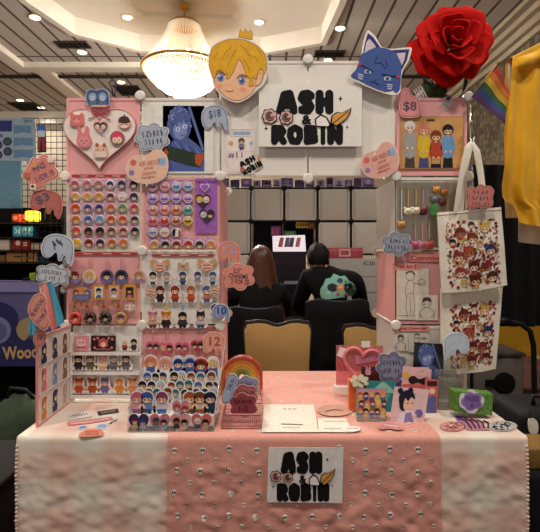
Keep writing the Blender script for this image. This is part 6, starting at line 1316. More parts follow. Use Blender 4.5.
def person(base, head_c, neck, shl, shr, chest, pelvis, arms, lab, shirt, hr=.098):
    e = empty('person', base, lab, 'person')
    V, Ed, Rd = [], [], []
    def add(p, r, prev=None):
        V.append(tuple(p)); Rd.append(r); i = len(V)-1
        if prev is not None: Ed.append((prev, i))
        return i
    ip = add(pelvis, (.135, .115)); iw = add(Vector(pelvis).lerp(Vector(chest), .45), (.125, .105), ip); ic = add(chest, (.15, .115), iw); iu = add(Vector(chest).lerp(Vector(neck), .62), (.115, .085), ic)
    inn = add(neck, .052, iu); hd = Vector(head_c)-Vector(neck)
    i1 = add(Vector(neck)+hd*.45, .055, inn); 
    for sh, pts in ((shl, arms[0]), (shr, arms[1])):
        pr = add(sh, .068, iu)
        for p, r in pts: pr = add(p, r, pr)
    fwd = Vector((0, 1, 0))
    for sx in (-1, 1):
        h = add(Vector(pelvis)+Vector((sx*.095, .05, -.02)), .095, ip); kn = add(Vector(pelvis)+Vector((sx*.13, .46, -.02)), .066, h)
        an = add(Vector((pelvis[0]+sx*.13, pelvis[1]+.45, .09)), .042, kn); add(Vector((pelvis[0]+sx*.14, pelvis[1]+.60, .045)), .035, an)
    me = skin_body(V, Ed, Rd, ip, SKIN); me0 = me.copy()
    # skull, jaw, nose and ears joined into the same surface
    bm = bmesh.new(); bm.from_mesh(me)
    def blob(c, r):
        q = bmesh.ops.create_uvsphere(bm, u_segments=18, v_segments=12, radius=1)
        for v in q['verts']: v.co = Vector((c[0]+v.co.x*r[0], c[1]+v.co.y*r[1], c[2]+v.co.z*r[2]))
    H = Vector(head_c)
    blob(H+Vector((0, 0, .01)), (hr*.80, hr*.98, hr*1.08)); blob(H+Vector((-.012, .035, -.055)), (hr*.6, hr*.66, hr*.7)); blob(H+Vector((-.02, hr*1.0, -.02)), (.012, .02, .022))
    for sx in (-1, 1): blob(H+Vector((sx*hr*.82, -.005, -.02)), (.012, .022, .032)); blob(H+Vector((sx*.032-.015, hr*.92, .01)), (.014, .008, .009))
    blob(H+Vector((-.02, hr*.95, -.062)), (.022, .008, .008))
    bm.to_mesh(me); bm.free()
    mesh_ob('body', me, SKIN, e, base)
    # clothes: the body's own surface, a finger's width out, cut at neck, wrists and ankles
    wrs = [Vector(a[3][0]) for a in arms]; nk = Vector(neck); zc = pelvis[2]-.035
    def garment(keep, off, mat, name):
        b2 = bmesh.new(); b2.from_mesh(me0); b2.normal_update()
        for v in b2.verts: v.tag = keep(v.co)
        for v in b2.verts: v.co += v.normal*off
        bmesh.ops.delete(b2, geom=[f for f in b2.faces if not all(v.tag for v in f.verts)], context='FACES')
        bmesh.ops.delete(b2, geom=[v for v in b2.verts if not v.link_faces], context='VERTS')
        mm = bpy.data.meshes.new(name); b2.to_mesh(mm); b2.free()
        return mm, mesh_ob(name, mm, mat, e, base)
    sm, so = garment(lambda p: p.z > zc-.02 and p.z < nk.z+.015 and all((p-w_).length > .055 for w_ in wrs) and p.y < max(w_.y for w_ in wrs)-.03 and not (p.z < pelvis[2]+.08 and p.y > pelvis[1]+.2), .013, shirt, 'shirt')
    garment(lambda p: p.z > .11 and p.z < zc+.06 and not (p.z > .70), .010, m('#1c2028', .9, name='dark_denim'), 'trousers')
    return e, sm, so
def arm(sh, el, wr_, sx):
    sh, el, wr_ = Vector(sh), Vector(el), Vector(wr_); d = (wr_-el).normalized()
    return [(sh.lerp(el, .5), .058), (el, .047), (el.lerp(wr_, .55), .040), (wr_, .028), (wr_+d*.07, .036), (wr_+d*.13, .022)]
def hands(e, wr_, d, sx, base):
    wr_, d = Vector(wr_), Vector(d).normalized(); s_ = Vector((1, 0, 0)); b = MB()
    for k, L in enumerate((.065, .075, .07, .055)):
        p = wr_+d*.10+s_*(-.027+.018*k); b.tube([p, p+d*L*.5+Vector((0, 0, .004)), p+d*L*.85+Vector((0, 0, -.014)), p+d*L+Vector((0, 0, -.03))], .0085, SKIN, 8, taper=[1, 1, .9, .7])
    p = wr_+d*.03-s_*sx*.03; b.tube([p, p+d*.03-s_*sx*.022, p+d*.062-s_*sx*.02+Vector((0, 0, -.01))], .0105, SKIN, 8, taper=[1, 1, .75]); b.build('fingers', parent=e)
Yp = 3.62
h_ = at(318, 259.5, Yp+.04); base = (.50, Yp, 0)
shl, shr = Vector((.31, Yp+.02, 1.185)), Vector((.68, Yp-.01, 1.17)); ch = (.50, Yp-.02, 1.02); pel = (.54, Yp-.02, .625)
wl, wrr = Vector((.30, Yp+.48, .83)), Vector((.62, Yp+.48, .83))
pe, psm, pso = person(base, h_, (.42, Yp+.01, 1.255), shl, shr, ch, pel, (arm(shl, (.24, Yp+.2, .93), wl, -1), arm(shr, (.78, Yp+.2, .93), wrr, 1)), 'person in a black long-sleeved shirt with a teal back print, seated facing away', BLKF)
hands(pe, wl, wl-Vector((.24, Yp+.2, .93)), -1, base); hands(pe, wrr, wrr-Vector((.78, Yp+.2, .93)), 1, base)
HRD = m('#120d0b', .7, var=.25, scale=90, bump=.6, name='short_dark_hair')
b = MB(); rr = random.Random(8); hc = h_+Vector((0, -.012, .022)); hv = []
for i in range(13):
    for k in range(26):
        th = pi*.62*i/12; ph = 2*pi*k/26; fr_ = math.sin(ph); lim = 1.0 if fr_ < .2 else (1-.42*(fr_-.2)/.8)
        t = th*lim*1.12; r = .104+.014*noise.noise((k*1.1, i*.9, 2.))+.005*math.sin(k*2.1+i)
        hv.append(hc+Vector((r*.86*math.sin(t)*math.cos(ph), r*1.06*math.sin(t)*math.sin(ph), r*1.08*math.cos(t))))
b.add(hv, [(i*26+k, i*26+(k+1) % 26, (i+1)*26+(k+1) % 26, (i+1)*26+k) for i in range(12) for k in range(26)], HRD, True); b.build('hair', parent=pe)
# back print of the shirt, laid onto its surface
bv = BVHTree.FromPolygons([v.co+Vector(base) for v in psm.vertices], [list(p.vertices) for p in psm.polygons])
def onback(px, py, n=0.):
    p = at(px, py, Yp); hit = bv.ray_cast(Vector((p.x, 2.5, p.z)), Vector((0, 1, 0)))[0]
    return (hit if hit else p)+Vector((0, -.003-n, 0))
b = MB(lambda u, v, n=0.: onback(u, v, n))
def patch(o, n, mat):
    c = (sum(p[0] for p in o)/len(o), sum(p[1] for p in o)/len(o)); K = 5; N = len(o); vs = [onback(*c, n)]
    for j in range(1, K+1): vs += [onback(c[0]+(x-c[0])*j/K, c[1]+(y-c[1])*j/K, n) for x, y in o]
    b.add(vs, [(0, 1+i, 1+(i+1) % N) for i in range(N)]+[(1+j*N+i, 1+j*N+(i+1) % N, 1+(j+1)*N+(i+1) % N, 1+(j+1)*N+i) for j in range(K-1) for i in range(N)], mat)
TEAL = m('#7fb3a2', .7)
patch(smooth([(319.5, 296), (318.5, 288), (322, 283), (324, 278), (329, 277), (332, 273), (338, 275.5), (343, 275), (347, 280), (351, 282), (355, 288), (354.5, 295), (346, 296), (337, 295.5), (327, 297)], 2), 0, TEAL)
for x, y, r, c in ((330, 286, 5, '#2a2a38'), (345.5, 285.5, 5, '#2a2a38'), (337.5, 286, 4, '#cf8a56'), (337.5, 279.5, 3, '#3a4450'), (326, 291, 2.4, '#a8c8b4'), (350, 290, 2.4, '#a8c8b4'), (335, 292, 2, '#a8584a'), (343, 292.5, 2, '#a8584a'), (337.5, 285.5, 1.8, '#e0b08a')): patch(circ(x, y, r, r*.8, 12), .003 if r > 2.2 else .006, m(c, .7))
b.build('back_print', parent=pso, label='teal back print')
# the person with long hair
Yw = 3.60; h2 = at(261, 262, Yw+.04); base2 = (-.11, Yw, 0)
sl, sr = Vector((-.29, Yw, 1.07)), Vector((.07, Yw, 1.07)); w1, w2 = Vector((-.2, Yw+.46, .83)), Vector((.0, Yw+.46, .83))
pw, wsm, wso = person(base2, h2, (-.09, Yw, 1.16), sl, sr, (-.11, Yw-.02, .92), (-.11, Yw-.04, .62), (arm(sl, (-.35, Yw+.2, .88), w1, -1), arm(sr, (.13, Yw+.2, .88), w2, 1)), 'person with long brown hair in a black top, seated facing away', BLKF, .095)
hands(pw, w1, w1-Vector((-.35, Yw+.2, .88)), -1, base2); hands(pw, w2, w2-Vector((.13, Yw+.2, .88)), 1, base2)
HRB = m('#4a2415', .4, var=.3, scale=55, bump=.5, name='long_brown_hair')
b = MB(); hv = []; NR, NK = 20, 30
for i in range(NR):
    for k in range(NK):
        ph = 2*pi*k/NK; z = 1-i/(NR-1)
        if i < 8:
            t = pi*.5*i/8; r = .106; p = h2+Vector((r*.92*math.sin(t)*math.cos(ph), r*1.05*math.sin(t)*math.sin(ph)-.01, r*1.12*math.cos(t)+.02))
            if math.sin(ph) > .1 and i > 5: p += Vector((0, -.012*(i-5)*math.sin(ph), 0))
        else:
            j = (i-7)/(NR-8); wx = .106+.085*j+.010*math.sin(k*2.7+i*.35); wy = .111-.035*j; cyy = -.01-.065*j
            s_ = math.sin(ph); yy = wy*s_ if s_ < 0 else wy*s_*(.75-.6*j)
            p = h2+Vector((wx*math.cos(ph)+.015*j, yy+cyy+.010*math.sin(k*2.3+i*.3), .02-.50*j-.03*abs(math.cos(ph))*j))
        hv.append(p)
b.add(hv, [(i*NK+k, i*NK+(k+1) % NK, (i+1)*NK+(k+1) % NK, (i+1)*NK+k) for i in range(NR-1) for k in range(NK)], HRB, True); b.build('hair', parent=pw)

# ---- the booth behind them
tb = empty('trestle_table', (.3, 4.75, 0), 'dark clothed table of the booth behind the seated people', 'table')
MB().rbox(-1., 1.5, 4.32, 5.2, .70, .74, .01, m('#2a2428', .8)).build('tabletop', parent=tb)
MB().sheet(lambda u, v: Vector((-1.+2.5*u, 4.315-.012*abs(math.sin(u*45))*v, .735-.70*v)), 120, 8, m('#221d24', .9)).build('cloth_drop', parent=tb)
cr = empty('white_cube_rack', (.3, 4.85, .741), 'white cube storage rack of square panels behind the seated people', 'display rack')
YC = 4.80; kk = YC/FP; WPP = m('#d9d2c4', .5, var=.03, name='ivory_panel')
xs = [217.5, 251, 284.3, 317.6, 351, 384.4]; ys = [188, 221.3, 254.6, 288]
def X(px): return (px-CX)*kk
def Zc(py): return CH+(HY-py)*kk
def cp(i, j, lab=None):
    b = MB(); x0, x1, z0, z1 = X(xs[i])+.012, X(xs[i+1])-.012, Zc(ys[j+1])+.012, Zc(ys[j])-.012
    b.rbox(x0, x1, YC, YC+.008, z0, z1, .0035, WPP, 2)
    for q in (x0+.02, x1-.035): b.box(q, q+.014, YC-.003, YC-.0002, z0+.02, z1-.02, m('#b9b6b4', .3))
    b.build('panel', parent=cr)
for i in range(5): cp(i, 0)
for i, j in ((0, 1), (3, 1), (4, 1), (3, 2), (4, 2), (0, 2)): cp(i, j)
BK = m('#151316', .5)
for x in xs:
    for y in ys[:3]: MB().lathe((X(x), YC-.006, Zc(y)), [(.012, 0), (.028, .003), (.028, .012), (.01, .014)], BK, 12, (0, -1, 0)).build('connector', parent=cr)
b = MB()
for x in xs: b.tube([(X(x), YC+.004, .742), (X(x), YC+.004, Zc(188))], .006, BK, 6); b.tube([(X(x), YC+.35, .742), (X(x), YC+.35, Zc(188))], .006, BK, 6)
for y in ys: b.tube([(X(xs[0]), YC+.004, Zc(y)), (X(xs[-1]), YC+.004, Zc(y))], .006, BK, 6); b.tube([(X(xs[0]), YC+.35, Zc(y)), (X(xs[-1]), YC+.35, Zc(y))], .006, BK, 6)
for x in xs:
    for y in ys: b.tube([(X(x), YC+.004, Zc(y)), (X(x), YC+.35, Zc(y))], .006, BK, 6)
b.build('frame_rod', parent=cr)
b = MB()
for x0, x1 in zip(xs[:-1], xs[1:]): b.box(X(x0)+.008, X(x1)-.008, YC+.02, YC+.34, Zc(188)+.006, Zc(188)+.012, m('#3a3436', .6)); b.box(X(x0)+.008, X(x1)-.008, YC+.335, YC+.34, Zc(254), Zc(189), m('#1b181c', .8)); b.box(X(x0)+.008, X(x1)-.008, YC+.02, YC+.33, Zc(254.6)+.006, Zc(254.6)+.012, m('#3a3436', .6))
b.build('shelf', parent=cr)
# row of small colourful goods along the rack top and in the open cells
rr = random.Random(21); PCL = [('purple', '#5a4a86'), ('navy', '#2f2b52'), ('violet', '#8a6aa8'), ('grey', '#9c9296'), ('plum', '#5c2f52'), ('pale lilac', '#b9acc4')]
px = 222.; i = 0; NB = 15
while px < 366:
    w = rr.uniform(6, 12); h = rr.uniform(6.5, 9.5); nm, c = PCL[i % 6]; b = MB(F(YC+.06)); b.slab([(px, 186.8-h), (px+w, 186.8-h), (px+w, 186.8), (px, 186.8)], -.03, 0, m(c, .4)); b.disc(px+w*.5, 186.8-h*.55, h*.28, E, m(PCL[(i+3) % 6][1]), seg=10); b.rect(px+w*.15, 184.6, px+w*.85, 186, E, m(PCL[(i+5) % 6][1]))
    b.build('blind_box', label=f'{nm} small box, {ORD[i]} from left on top of the white cube rack' if i < 10 else f'{nm} small box, {ORD[NB-1-i]} from right on top of the white cube rack', cat='box', group='boxes on the white cube rack'); px += w+rr.uniform(.6, 2); i += 1
for x0, y0, x1, y1, c, d, l in ((271, 226, 281, 236, '#7a3a6a', '#b8587a', 'plum box in the open cell left of the light box'), (283, 231, 296, 237, '#3c6a4c', '#7a9c6a', 'green flat pack behind the top of the light box'), (296, 222, 311, 228, '#c9a83a', '#5a4420', 'yellow lettered pack high in the open cell'), (308, 222, 315.5, 229, '#7a3a3a', '#b87a4a', 'rust red pack beside the yellow one')):
    b = MB(F(YC+.05)); b.slab([(x0, y0), (x1, y0), (x1, y1), (x0, y1)], -.02, 0, m(c, .5)); [b.rect(x0+1+k*2.6, y0+1.5, x0+2.6+k*2.6, y1-1.5, E, m(d)) for k in range(int((x1-x0-1)/2.6))]; b.build('pack', label=l, cat='pack')
def blk(name, lab, cat, px0, px1, py0, py1, Y0, d, mat, art=None):
    fr = F(Y0); b = MB(); p, q = at(px0, py1, Y0), at(px1, py0, Y0); b.rbox(p.x, q.x, Y0, Y0+d, p.z, q.z, min(.006, (q.z-p.z)*.2), mat, 2)
    if art: b.fr = fr; art(b)
    return b.build(name, label=lab, cat=cat)
Yt = 4.5; pz = HY+(CH-.741)*FP/Yt
blk('drawer_tower', 'dark drawer tower on the table between the two seated people', 'drawers', 272.5, 306, 252, pz, Yt, .27, m('#1e1620', .5), lambda b: [b.rect(275, y, 303, y+1, E, m('#3a2c3a')) for y in (262, 273, 284, 295)]+[b.rect(284, 281, 302, 284, E, m('#8c9096', .4))])
lb = empty('light_box', at(289, 251.9, Yt+.1), 'lit clear acrylic case of prints on top of the dark drawer tower', 'display case')
b = MB(F(Yt+.05)); b.slab([(272.5, 236), (305, 235), (306, 251.5), (273, 251.5)], -.12, -.004, glow('#efe6ea', .55, 'lit_case')); b.build('case', parent=lb)
b = MB(F(Yt+.05)); 
for x0, c in ((278, '#c9707c'), (284, '#7a6a8a'), (288.5, '#5a5a78'), (295, '#d98a94')): b.fill([(x0+2, 237.5), (x0+6, 237.5), (x0+4.5, 247), (x0, 247)], 0, m(c, .3))
b.build('prints', parent=lb)
blk('white_cabinet', 'white cabinet right of the dark drawer tower behind the man', 'cabinet', 330, 384, 258.6, pz, Yt, .25, m('#b9b4ac', .5), lambda b: [b.text('ICIII', 369, 263.5, 11, 4, E, INK), b.rect(331, 292, 383, 293, E, m('#77726c')), b.rect(331, 276, 383, 276.8, E, m('#77726c'))])
blk('pink_tray', 'translucent pink plastic case with a white label on the white cabinet', 'case', 329, 363, 247.5, 258.5, Yt+.02, .2, m('#c0525c', .3, coat=.4), lambda b: (b.rect(339, 249, 350.5, 256.5, E, m('#e0d0ce')), b.rect(340.5, 250.5, 349, 255, 2*E, m('#c25a64')), b.rect(330, 249.5, 338, 250.5, E, m('#dc8c92')), b.rect(352, 249.5, 362, 250.5, E, m('#dc8c92'))))

# ---- left: neighbouring booth
gw = empty('grid_wall', at(52, 236, 3.7), 'black wire grid wall standing behind the coral pins sign', 'grid panel'); Yg = 3.7; b = MB(); WI = m('#1c1a1b', .4, .5)
for k in range(11): x = at(22+k*5.8, 0, Yg).x; b.tube([(x, Yg, at(0, 262, Yg).z), (x, Yg, at(0, 118, Yg).z)], .0033, WI, 5)
for k in range(25): z = at(0, 262-k*6, Yg).z; b.tube([(at(22, 0, Yg).x, Yg+.007, z), (at(80, 0, Yg).x, Yg+.007, z)], .0033, WI, 5)
b.build('wire_mesh', parent=gw); b = MB()
for px in (68, 80): x = at(px, 0, Yg).x; b.tube([(x, Yg, 0), (x, Yg, at(0, 117, Yg).z)], .010, WI, 8); b.box(x-.02, x+.02, Yg-.25, Yg+.25, 0, .02, WI)
b.build('frame', parent=gw)
b = MB(F(3.55)); b.slab([(-30, 118), (35, 118.5), (36, 161), (-30, 160)], -.008, 0, m('#a4b6c6', .5)); n = E
b.rect(-28, 120.5, 12, 131.5, n, m('#34387a')); 
for x0, x1, y0, y1 in ((13.5, 31, 125, 133.5), (13.5, 33, 137.5, 146), (13.5, 33, 149.5, 158), (24, 32, 119.5, 123)): b.fill([(x0, y0), (x1, y0+.5), (x1, y1), ((x0+x1)/2, y1-1), (x0, y1+.4)], n, m('#6a93b4'))
for x, y in ((-2, 145), (7.5, 141.5), (-2, 155), (7.8, 151.5)): b.disc(x, y, 4.6, n, m('#37424f'), rv=4.4); b.disc(x, y, 3, n+E, m('#4b5866'))
b.rect(-28, 134, 3, 137.5, n, m('#6d6aa4'))
b.build('price_poster', label='pale blue price poster with a navy block at the left edge', cat='poster')
b = MB(F(4.31)); b.slab([(-40, 160.5), (21, 160.5), (21, 396.6), (-40, 396.6)], -.03, 0, m('#6f9cb8', .6)); b.build('blue_panel', label='plain sky blue panel below the pale blue price poster', cat='panel')
pk = MB(F(3.66)); pk.slab([(37.5, 125.5), (45.5, 125.5), (46, 152), (37.5, 152.5)], -.008, 0, m('#3a1f2a', .3, coat=.5)); pk.rect(38, 126, 45, 130.5, E, m('#3a78c8')); pk.rect(38, 130.5, 45, 137, E, m('#d9dfe6')); pk.fill([(38.5, 138), (41, 138), (40, 151), (38.3, 151)], E, m('#a8503c')); pk.fill([(42, 138), (44.5, 138), (45, 150), (42.5, 151)], E, m('#b8405c'))
pk.build('hanging_pack', label='glossy blue and dark red pack hanging on the wire grid', cat='pack')
sh = empty('wooden_shelf', at(0, 280, 3.95), 'dark open shelf of goods behind the purple clothed counter', 'shelf'); DK = m('#241a14', .7)
xA, xB = at(-60, 0, 3.95).x, at(64, 0, 3.95).x
b = MB()
for py in (222.5, 237, 250.5, 262.5): b.box(xA, xB, 3.95, 4.25, at(0, py+1.4, 3.95).z, at(0, py, 3.95).z, DK)
b.build('board', parent=sh); MB().box(xA, xB, 4.26, 4.28, .0, at(0, 205, 3.95).z, m('#100d0f', .9)).build('back_panel', parent=sh)
for x in (xA, xB-.02): MB().box(x, x+.02, 3.95, 4.2599, 0, at(0, 206, 3.95).z, DK).build('upright', parent=sh)
Ysh = 3.97
def good(name, lab, cat, x0, x1, y0, y1, c, art=None, mat=None, dd=.1): return blk(name, lab, cat, x0, x1, y0, y1, Ysh, dd, mat or m(c, .6, var=.12), art)
lp = empty('lantern', at(30, 222.4, Ysh), 'small lit yellow lantern on the top shelf at the left', 'lamp'); p = at(30, 222.4, Ysh)
MB().rbox(p.x-.052, p.x+.052, Ysh, Ysh+.1, p.z+.012, p.z+.105, .02, glow('#ffb52e', 2.6, 'lantern_paper')).build('shade', parent=lp); MB().lathe((p.x, Ysh+.05, p.z), [(.045, .0005), (.045, .011)], DK, 12).build('base', parent=lp)
l = bpy.data.lights.new('lantern_lamp', 'POINT'); l.energy = 1.5; l.color = (1, .65, .25); l.shadow_soft_size = .05; o = bpy.data.objects.new('lantern_lamp', l); COL.objects.link(o); o.location = (p.x, Ysh-.06, p.z+.06)
good('red_toy', 'small red pot-shaped toy left of the lit lantern', 'toy', 11.5, 19.5, 214, 222.3, '#a8341f', lambda b: b.disc(15, 218, 2.4, E, m('#c98a6a')))
good('shop_sign', 'bright light blue lettered sign on the middle shelf at the left', 'sign', 12.5, 33, 225.5, 236.8, '#4a9cc0', lambda b: b.text('~ooooo', 22.5, 230.5, 16, 6, E, m('#d4e4ea')))
good('red_rack', 'red and white boxed set under the blue lettered sign', 'box', 12, 30, 239.5, 250.3, '#8c2420', lambda b: (b.disc(18, 243, 2.6, E, m('#d9c2a8')), b.rect(23, 242, 28, 246, E, m('#d0a890'))))
good('card_tray', 'cream tray beside the red boxed set', 'tray', 31, 44, 243, 250.3, '#b9a890')
good('plush', 'pale cream plush lump at the left edge of the shelves', 'plush', -12, 9, 239.5, 250.3, '#c9bca8')
good('cardboard_sheet', 'kraft cardboard display standing on the lower shelf at the left', 'cardboard', 6, 26, 252.4, 262.3, '#9a7040', lambda b: b.rect(14, 256, 21, 257.5, E, m('#3a2614')))
good('cardboard_box', 'kraft box with dark holes at the right end of the lower shelf', 'box', 27, 37, 252, 262.3, '#a87c48', lambda b: [b.disc(30+k*3, 258, 1.1, E, m('#2a1c10')) for k in range(2)])
good('cardboard_tray', 'long brown tray at the left end of the lower shelf', 'tray', -20, 5, 255, 262.3, '#7c5630')
good('navy_box', 'dark navy box at the far right of the lower shelf', 'box', 38, 47, 256, 262.3, '#243a58')
# purple counter cloth
Yc2 = 3.85
cc = empty('clothed_counter', at(-5, 366, Yc2), 'counter under a purple cloth with gold lettering at the left', 'counter')
PUR = m('#5d5a86', .85, var=.06, scale=30, name='purple_cloth'); NAV = m('#2b2c58', .85); fr = F(Yc2); b = MB(fr)
zt_ = at(0, 281, Yc2).z; xL, xR = at(-70, 0, Yc2).x, at(58, 0, Yc2).x
MB().box(xL+.01, xR-.01, Yc2+.02, Yc2+.08, at(0, 364, Yc2).z, zt_-.004, DK).box(xL+.02, xL+.06, Yc2+.02, Yc2+.075, 0, at(0, 364.2, Yc2).z, DK).box(xR-.06, xR-.02, Yc2+.02, Yc2+.075, 0, at(0, 364.2, Yc2).z, DK).build('frame', parent=cc)
b = MB(fr); b.sheet(lambda u, v: Vector((xL+(xR-xL)*u, Yc2-.010*math.sin(u*30)*v*.4, zt_-(zt_-at(0, 366, Yc2).z)*v)), 60, 10, PUR)
b.sheet(lambda u, v: Vector((xL+(xR-xL)*u, Yc2+.09*v, zt_)), 10, 2, m('#8f86b4', .85, var=.05)); b.rect(-68, 282, 56, 292, .012, m('#8580ac', .85)); b.build('cloth', parent=cc)
b = MB(fr); b.rect(-68, 338, 56, 366, .013, NAV); b.fill(smooth([(-25, 312), (-18, 303), (-4, 301), (8, 304), (17, 311), (18, 325), (14, 340), (-22, 340)], 3), .0135, NAV); b.disc(-3, 330, 15, .014, m('#77799c', .85), rv=14); b.disc(-3, 331, 11, .0145, m('#5a5c88', .85), rv=10)
b.fill(smooth([(17, 330), (20, 322), (26, 318), (32, 316), (34, 324), (30, 334), (26, 340), (21, 338)], 3), .0142, m('#a08a62', .85)); b.text('Wood', 21, 352, 35, 13, .0150, m('#bf9c68', .6), -.06, .03); b.build('gold_lettering', parent=cc, label='gold lettering and dark artwork')
good2 = lambda name, lab, cat, x0, x1, y0, y1, c, art=None: blk(name, lab, cat, x0, x1, y0, y1, Yc2+.02, .05, m(c, .6), art)
good2('green_tag', 'lime green tag standing on the purple clothed counter', 'tag', 29, 35, 273, 280.8, '#8aa82c'); good2('black_clip', 'black bulldog clip lying beside the lime green tag', 'clip', 22, 31, 277.5, 280.8, '#141214')
good2('tan_figure', 'small tan wooden figure on the purple counter beside the lime tag', 'ornament', 35.5, 40.5, 268, 280.8, '#8a6a4a')
# bag on the floor, dark tub in the corner
b = MB(); GRN = m('#3d4a38', .75, var=.2, scale=18, bump=.5, name='green_nylon'); c0 = at(22, 440, 3.0); c0.z = 0
def bag(u, v):
    a = 2*pi*u; r = .19*(math.sin(pi*(.08+.9*v))**.6)*(1+.13*math.sin(3*a+v*4)+.10*noise.noise((math.cos(a)*2, math.sin(a)*2, v*4)))
    return Vector((c0.x+r*1.1*math.cos(a), c0.y+r*.8*math.sin(a), .012+.44*v))
b.sheet(bag, 36, 22, GRN); b.tube([c0+Vector((-.08, -.03, .43)), c0+Vector((-.05, -.05, .50)), c0+Vector((.05, -.05, .49)), c0+Vector((.09, -.02, .42))], .012, m('#1a1c18', .7), 8)
b.build('duffel_bag', label='crumpled dark green bag on the floor left of the table', cat='bag')
b = MB(); b.rbox(-1.62, -1.15, 1.8, 2.3, .002, .40, .04, m('#0d0b0c', .8, bump=.2)); b.rbox(-1.64, -1.13, 1.78, 2.32, .401, .43, .012, m('#100d0e', .8)); b.build('storage_tub', label='black storage tub on the floor beside the left table corner', cat='tub')

# ---- right: neighbouring booth
YE = m('#d9a013', .75, var=.06, scale=8, sheen=.25, name='yellow_fabric')
Yy = 2.2
gr = empty('garment_rack', at(540, 430, Yy+.04), 'white pole rail carrying the yellow garment at the right edge', 'rack'); ztop = at(0, 57, Yy+.04).z; xp = at(509.5, 0, Yy+.04).x
b = MB(); b.tube([(xp, Yy+.04, ztop-.19), (xp, Yy+.04, ztop-.03), (xp+.03, Yy+.04, ztop), (xp+.8, Yy+.04, ztop), (xp+.83, Yy+.04, ztop-.03), (xp+.83, Yy+.04, .02)], .009, m('#d9d6d2', .3), 10); b.build('rail', parent=gr)
b = MB(); [b.rbox(x-.02, x+.02, Yy-.2, Yy+.28, .002, .03, .008, m('#c9c6c2', .3)) for x in (xp+.83,)]; b.build('foot', parent=gr)
yg = empty('yellow_garment', at(545, 225, Yy), 'long yellow garment hanging in soft folds at the right edge of the picture', 'garment'); fy = F(Yy)
def yl(v):  # left edge
    pts = [(0, 510.5), (.08, 508.5), (.2, 507), (.6, 503), (.78, 499.5), (.86, 501), (.9, 512), (1, 516.5)]
    for (a, x), (c, y) in zip(pts[:-1], pts[1:]):
        if v <= c: return x+(y-x)*(v-a)/(c-a)
    return pts[-1][1]
def gy(u, v):
    x = yl(v)+(600-yl(v))*u; top = 59-17*min(1, u*2.7); bot = 222+5*u*(1-u)*4+u*5
    w = (.010*math.sin(u*26+1.3*math.sin(v*2.2)+v*1.5)+.005*math.sin(u*55-v*3))*min(1, .25+v*1.2)+.012*noise.noise((u*5, v*4, 3.))
    return fy(x, top+(bot-top)*v, w+.02)
b = MB(); b.sheet(gy, 70, 60, YE); b.sheet(lambda u, v: gy(u, 0)+Vector((0, .07*v, .008*math.sin(pi*v))), 70, 4, YE); b.sheet(lambda u, v: gy(u, 0)+Vector((0, .07+.01*v, -.5*v)), 40, 8, YE)
b.build('cloth', parent=yg)
b = MB(); b.sheet(lambda u, v: fy(511+75*u+1.5*v, 62-14*min(1, u*2.5)+(14-5*u)*v+2*math.sin(u*7), .045+.02*math.sin(pi*v)+.01*math.sin(u*17)), 40, 8, YE); b.build('folded_top', parent=yg)
wg = MB(); WHF = m('#cfc6b4', .85, var=.05); fw = F(Yy+.09)
wg.sheet(lambda u, v: fw(503.5+14*u+2*v, 176+42*v, .004*math.sin(u*9)), 10, 14, WHF); wg.sheet(lambda u, v: fw(517.5+24*u, 196+46*v+3*u, .006*math.sin(u*9+v*2)), 12, 14, WHF)
wg.build('white_lining', parent=yg, label='off-white lining')
dp = empty('black_drape', at(520, 325, 3.1), 'black backdrop curtain behind the tote bags at the right', 'curtain')
b = MB(); zt2, zb2 = at(0, 165, 3.35).z, 0; xa2, xb2 = at(474, 0, 3.35).x, at(640, 0, 3.35).x
b.sheet(lambda u, v: Vector((xa2+(xb2-xa2)*u, 3.35-.025*math.sin(u*60), zt2+(.10-zt2)*v*.62)), 160, 4, m('#0d0c0e', .9, var=.2)); b.build('cloth', parent=dp)
b = MB(); b.tube([(xa2, 3.39, zt2), (xb2, 3.39, zt2)], .012, CHF, 8); [b.tube([(x, 3.39, .0), (x, 3.39, zt2)], .012, CHF, 8) for x in (xa2, xb2)]; b.build('poles', parent=dp)
yt = empty('clothed_table', at(545, 420, 4.2), 'neighbouring table under a bright yellow cloth at the right', 'table')
b = MB(); xq = 2.02; b.sheet(lambda u, v: Vector((xq+1.5*u, 4.1+.75*v, .742)), 6, 4, YE); b.sheet(lambda u, v: Vector((xq+1.5*u, 4.1-.02*abs(math.sin(u*22))*v, .742-.30*v)), 50, 6, YE); b.sheet(lambda u, v: Vector((xq-.02*abs(math.sin(u*14))*v, 4.1+.75*u, .742-.30*v)), 30, 6, YE); b.build('cloth', parent=yt)
b = MB(); b.box(xq+.01, xq+1.49, 4.11, 4.84, .71, .739, m('#8c857c', .6)); [b.tube([(x, y, 0), (x, y, .709)], .016, CHF, 8) for x in (xq+.08, xq+1.42) for y in (4.2, 4.75)]; b.build('table_frame', parent=yt)
def box3(name, lab, cat, px0, px1, py0, py1, Y0, d, mat, art=None): return blk(name, lab, cat, px0, px1, py0, py1, Y0, d, mat, art)
box3('cardboard_box', 'tan cardboard box on the yellow table behind the lower tote bag', 'box', 478, 503, 295, 320.9, 4.2, .3, m('#7a5f3c', .8, var=.12))
b = MB(); p = at(532, 322, 4.2); b.lathe((p.x, 4.3, .7435), [(.05, 0), (.055, .01), (.05, .15), (.03, .2), (.03, .3)], m('#8a4a34', .5, var=.3, scale=30), 16); b.ball((p.x, 4.3, 1.08), .06, m('#6a7a9c', .5, var=.3), 12); b.build('figurine', label='small coloured figurine on the yellow table at the right edge', cat='figurine')
gb2 = empty('grey_bin', at(498, 405, 3.55), 'grey plastic bin with a black round handle on the floor right of the table', 'bin'); GB2 = m('#6d6560', .6, var=.05); p, q = at(470, 405, 3.55), at(525, 357, 3.55)
p.z = max(p.z, .17)
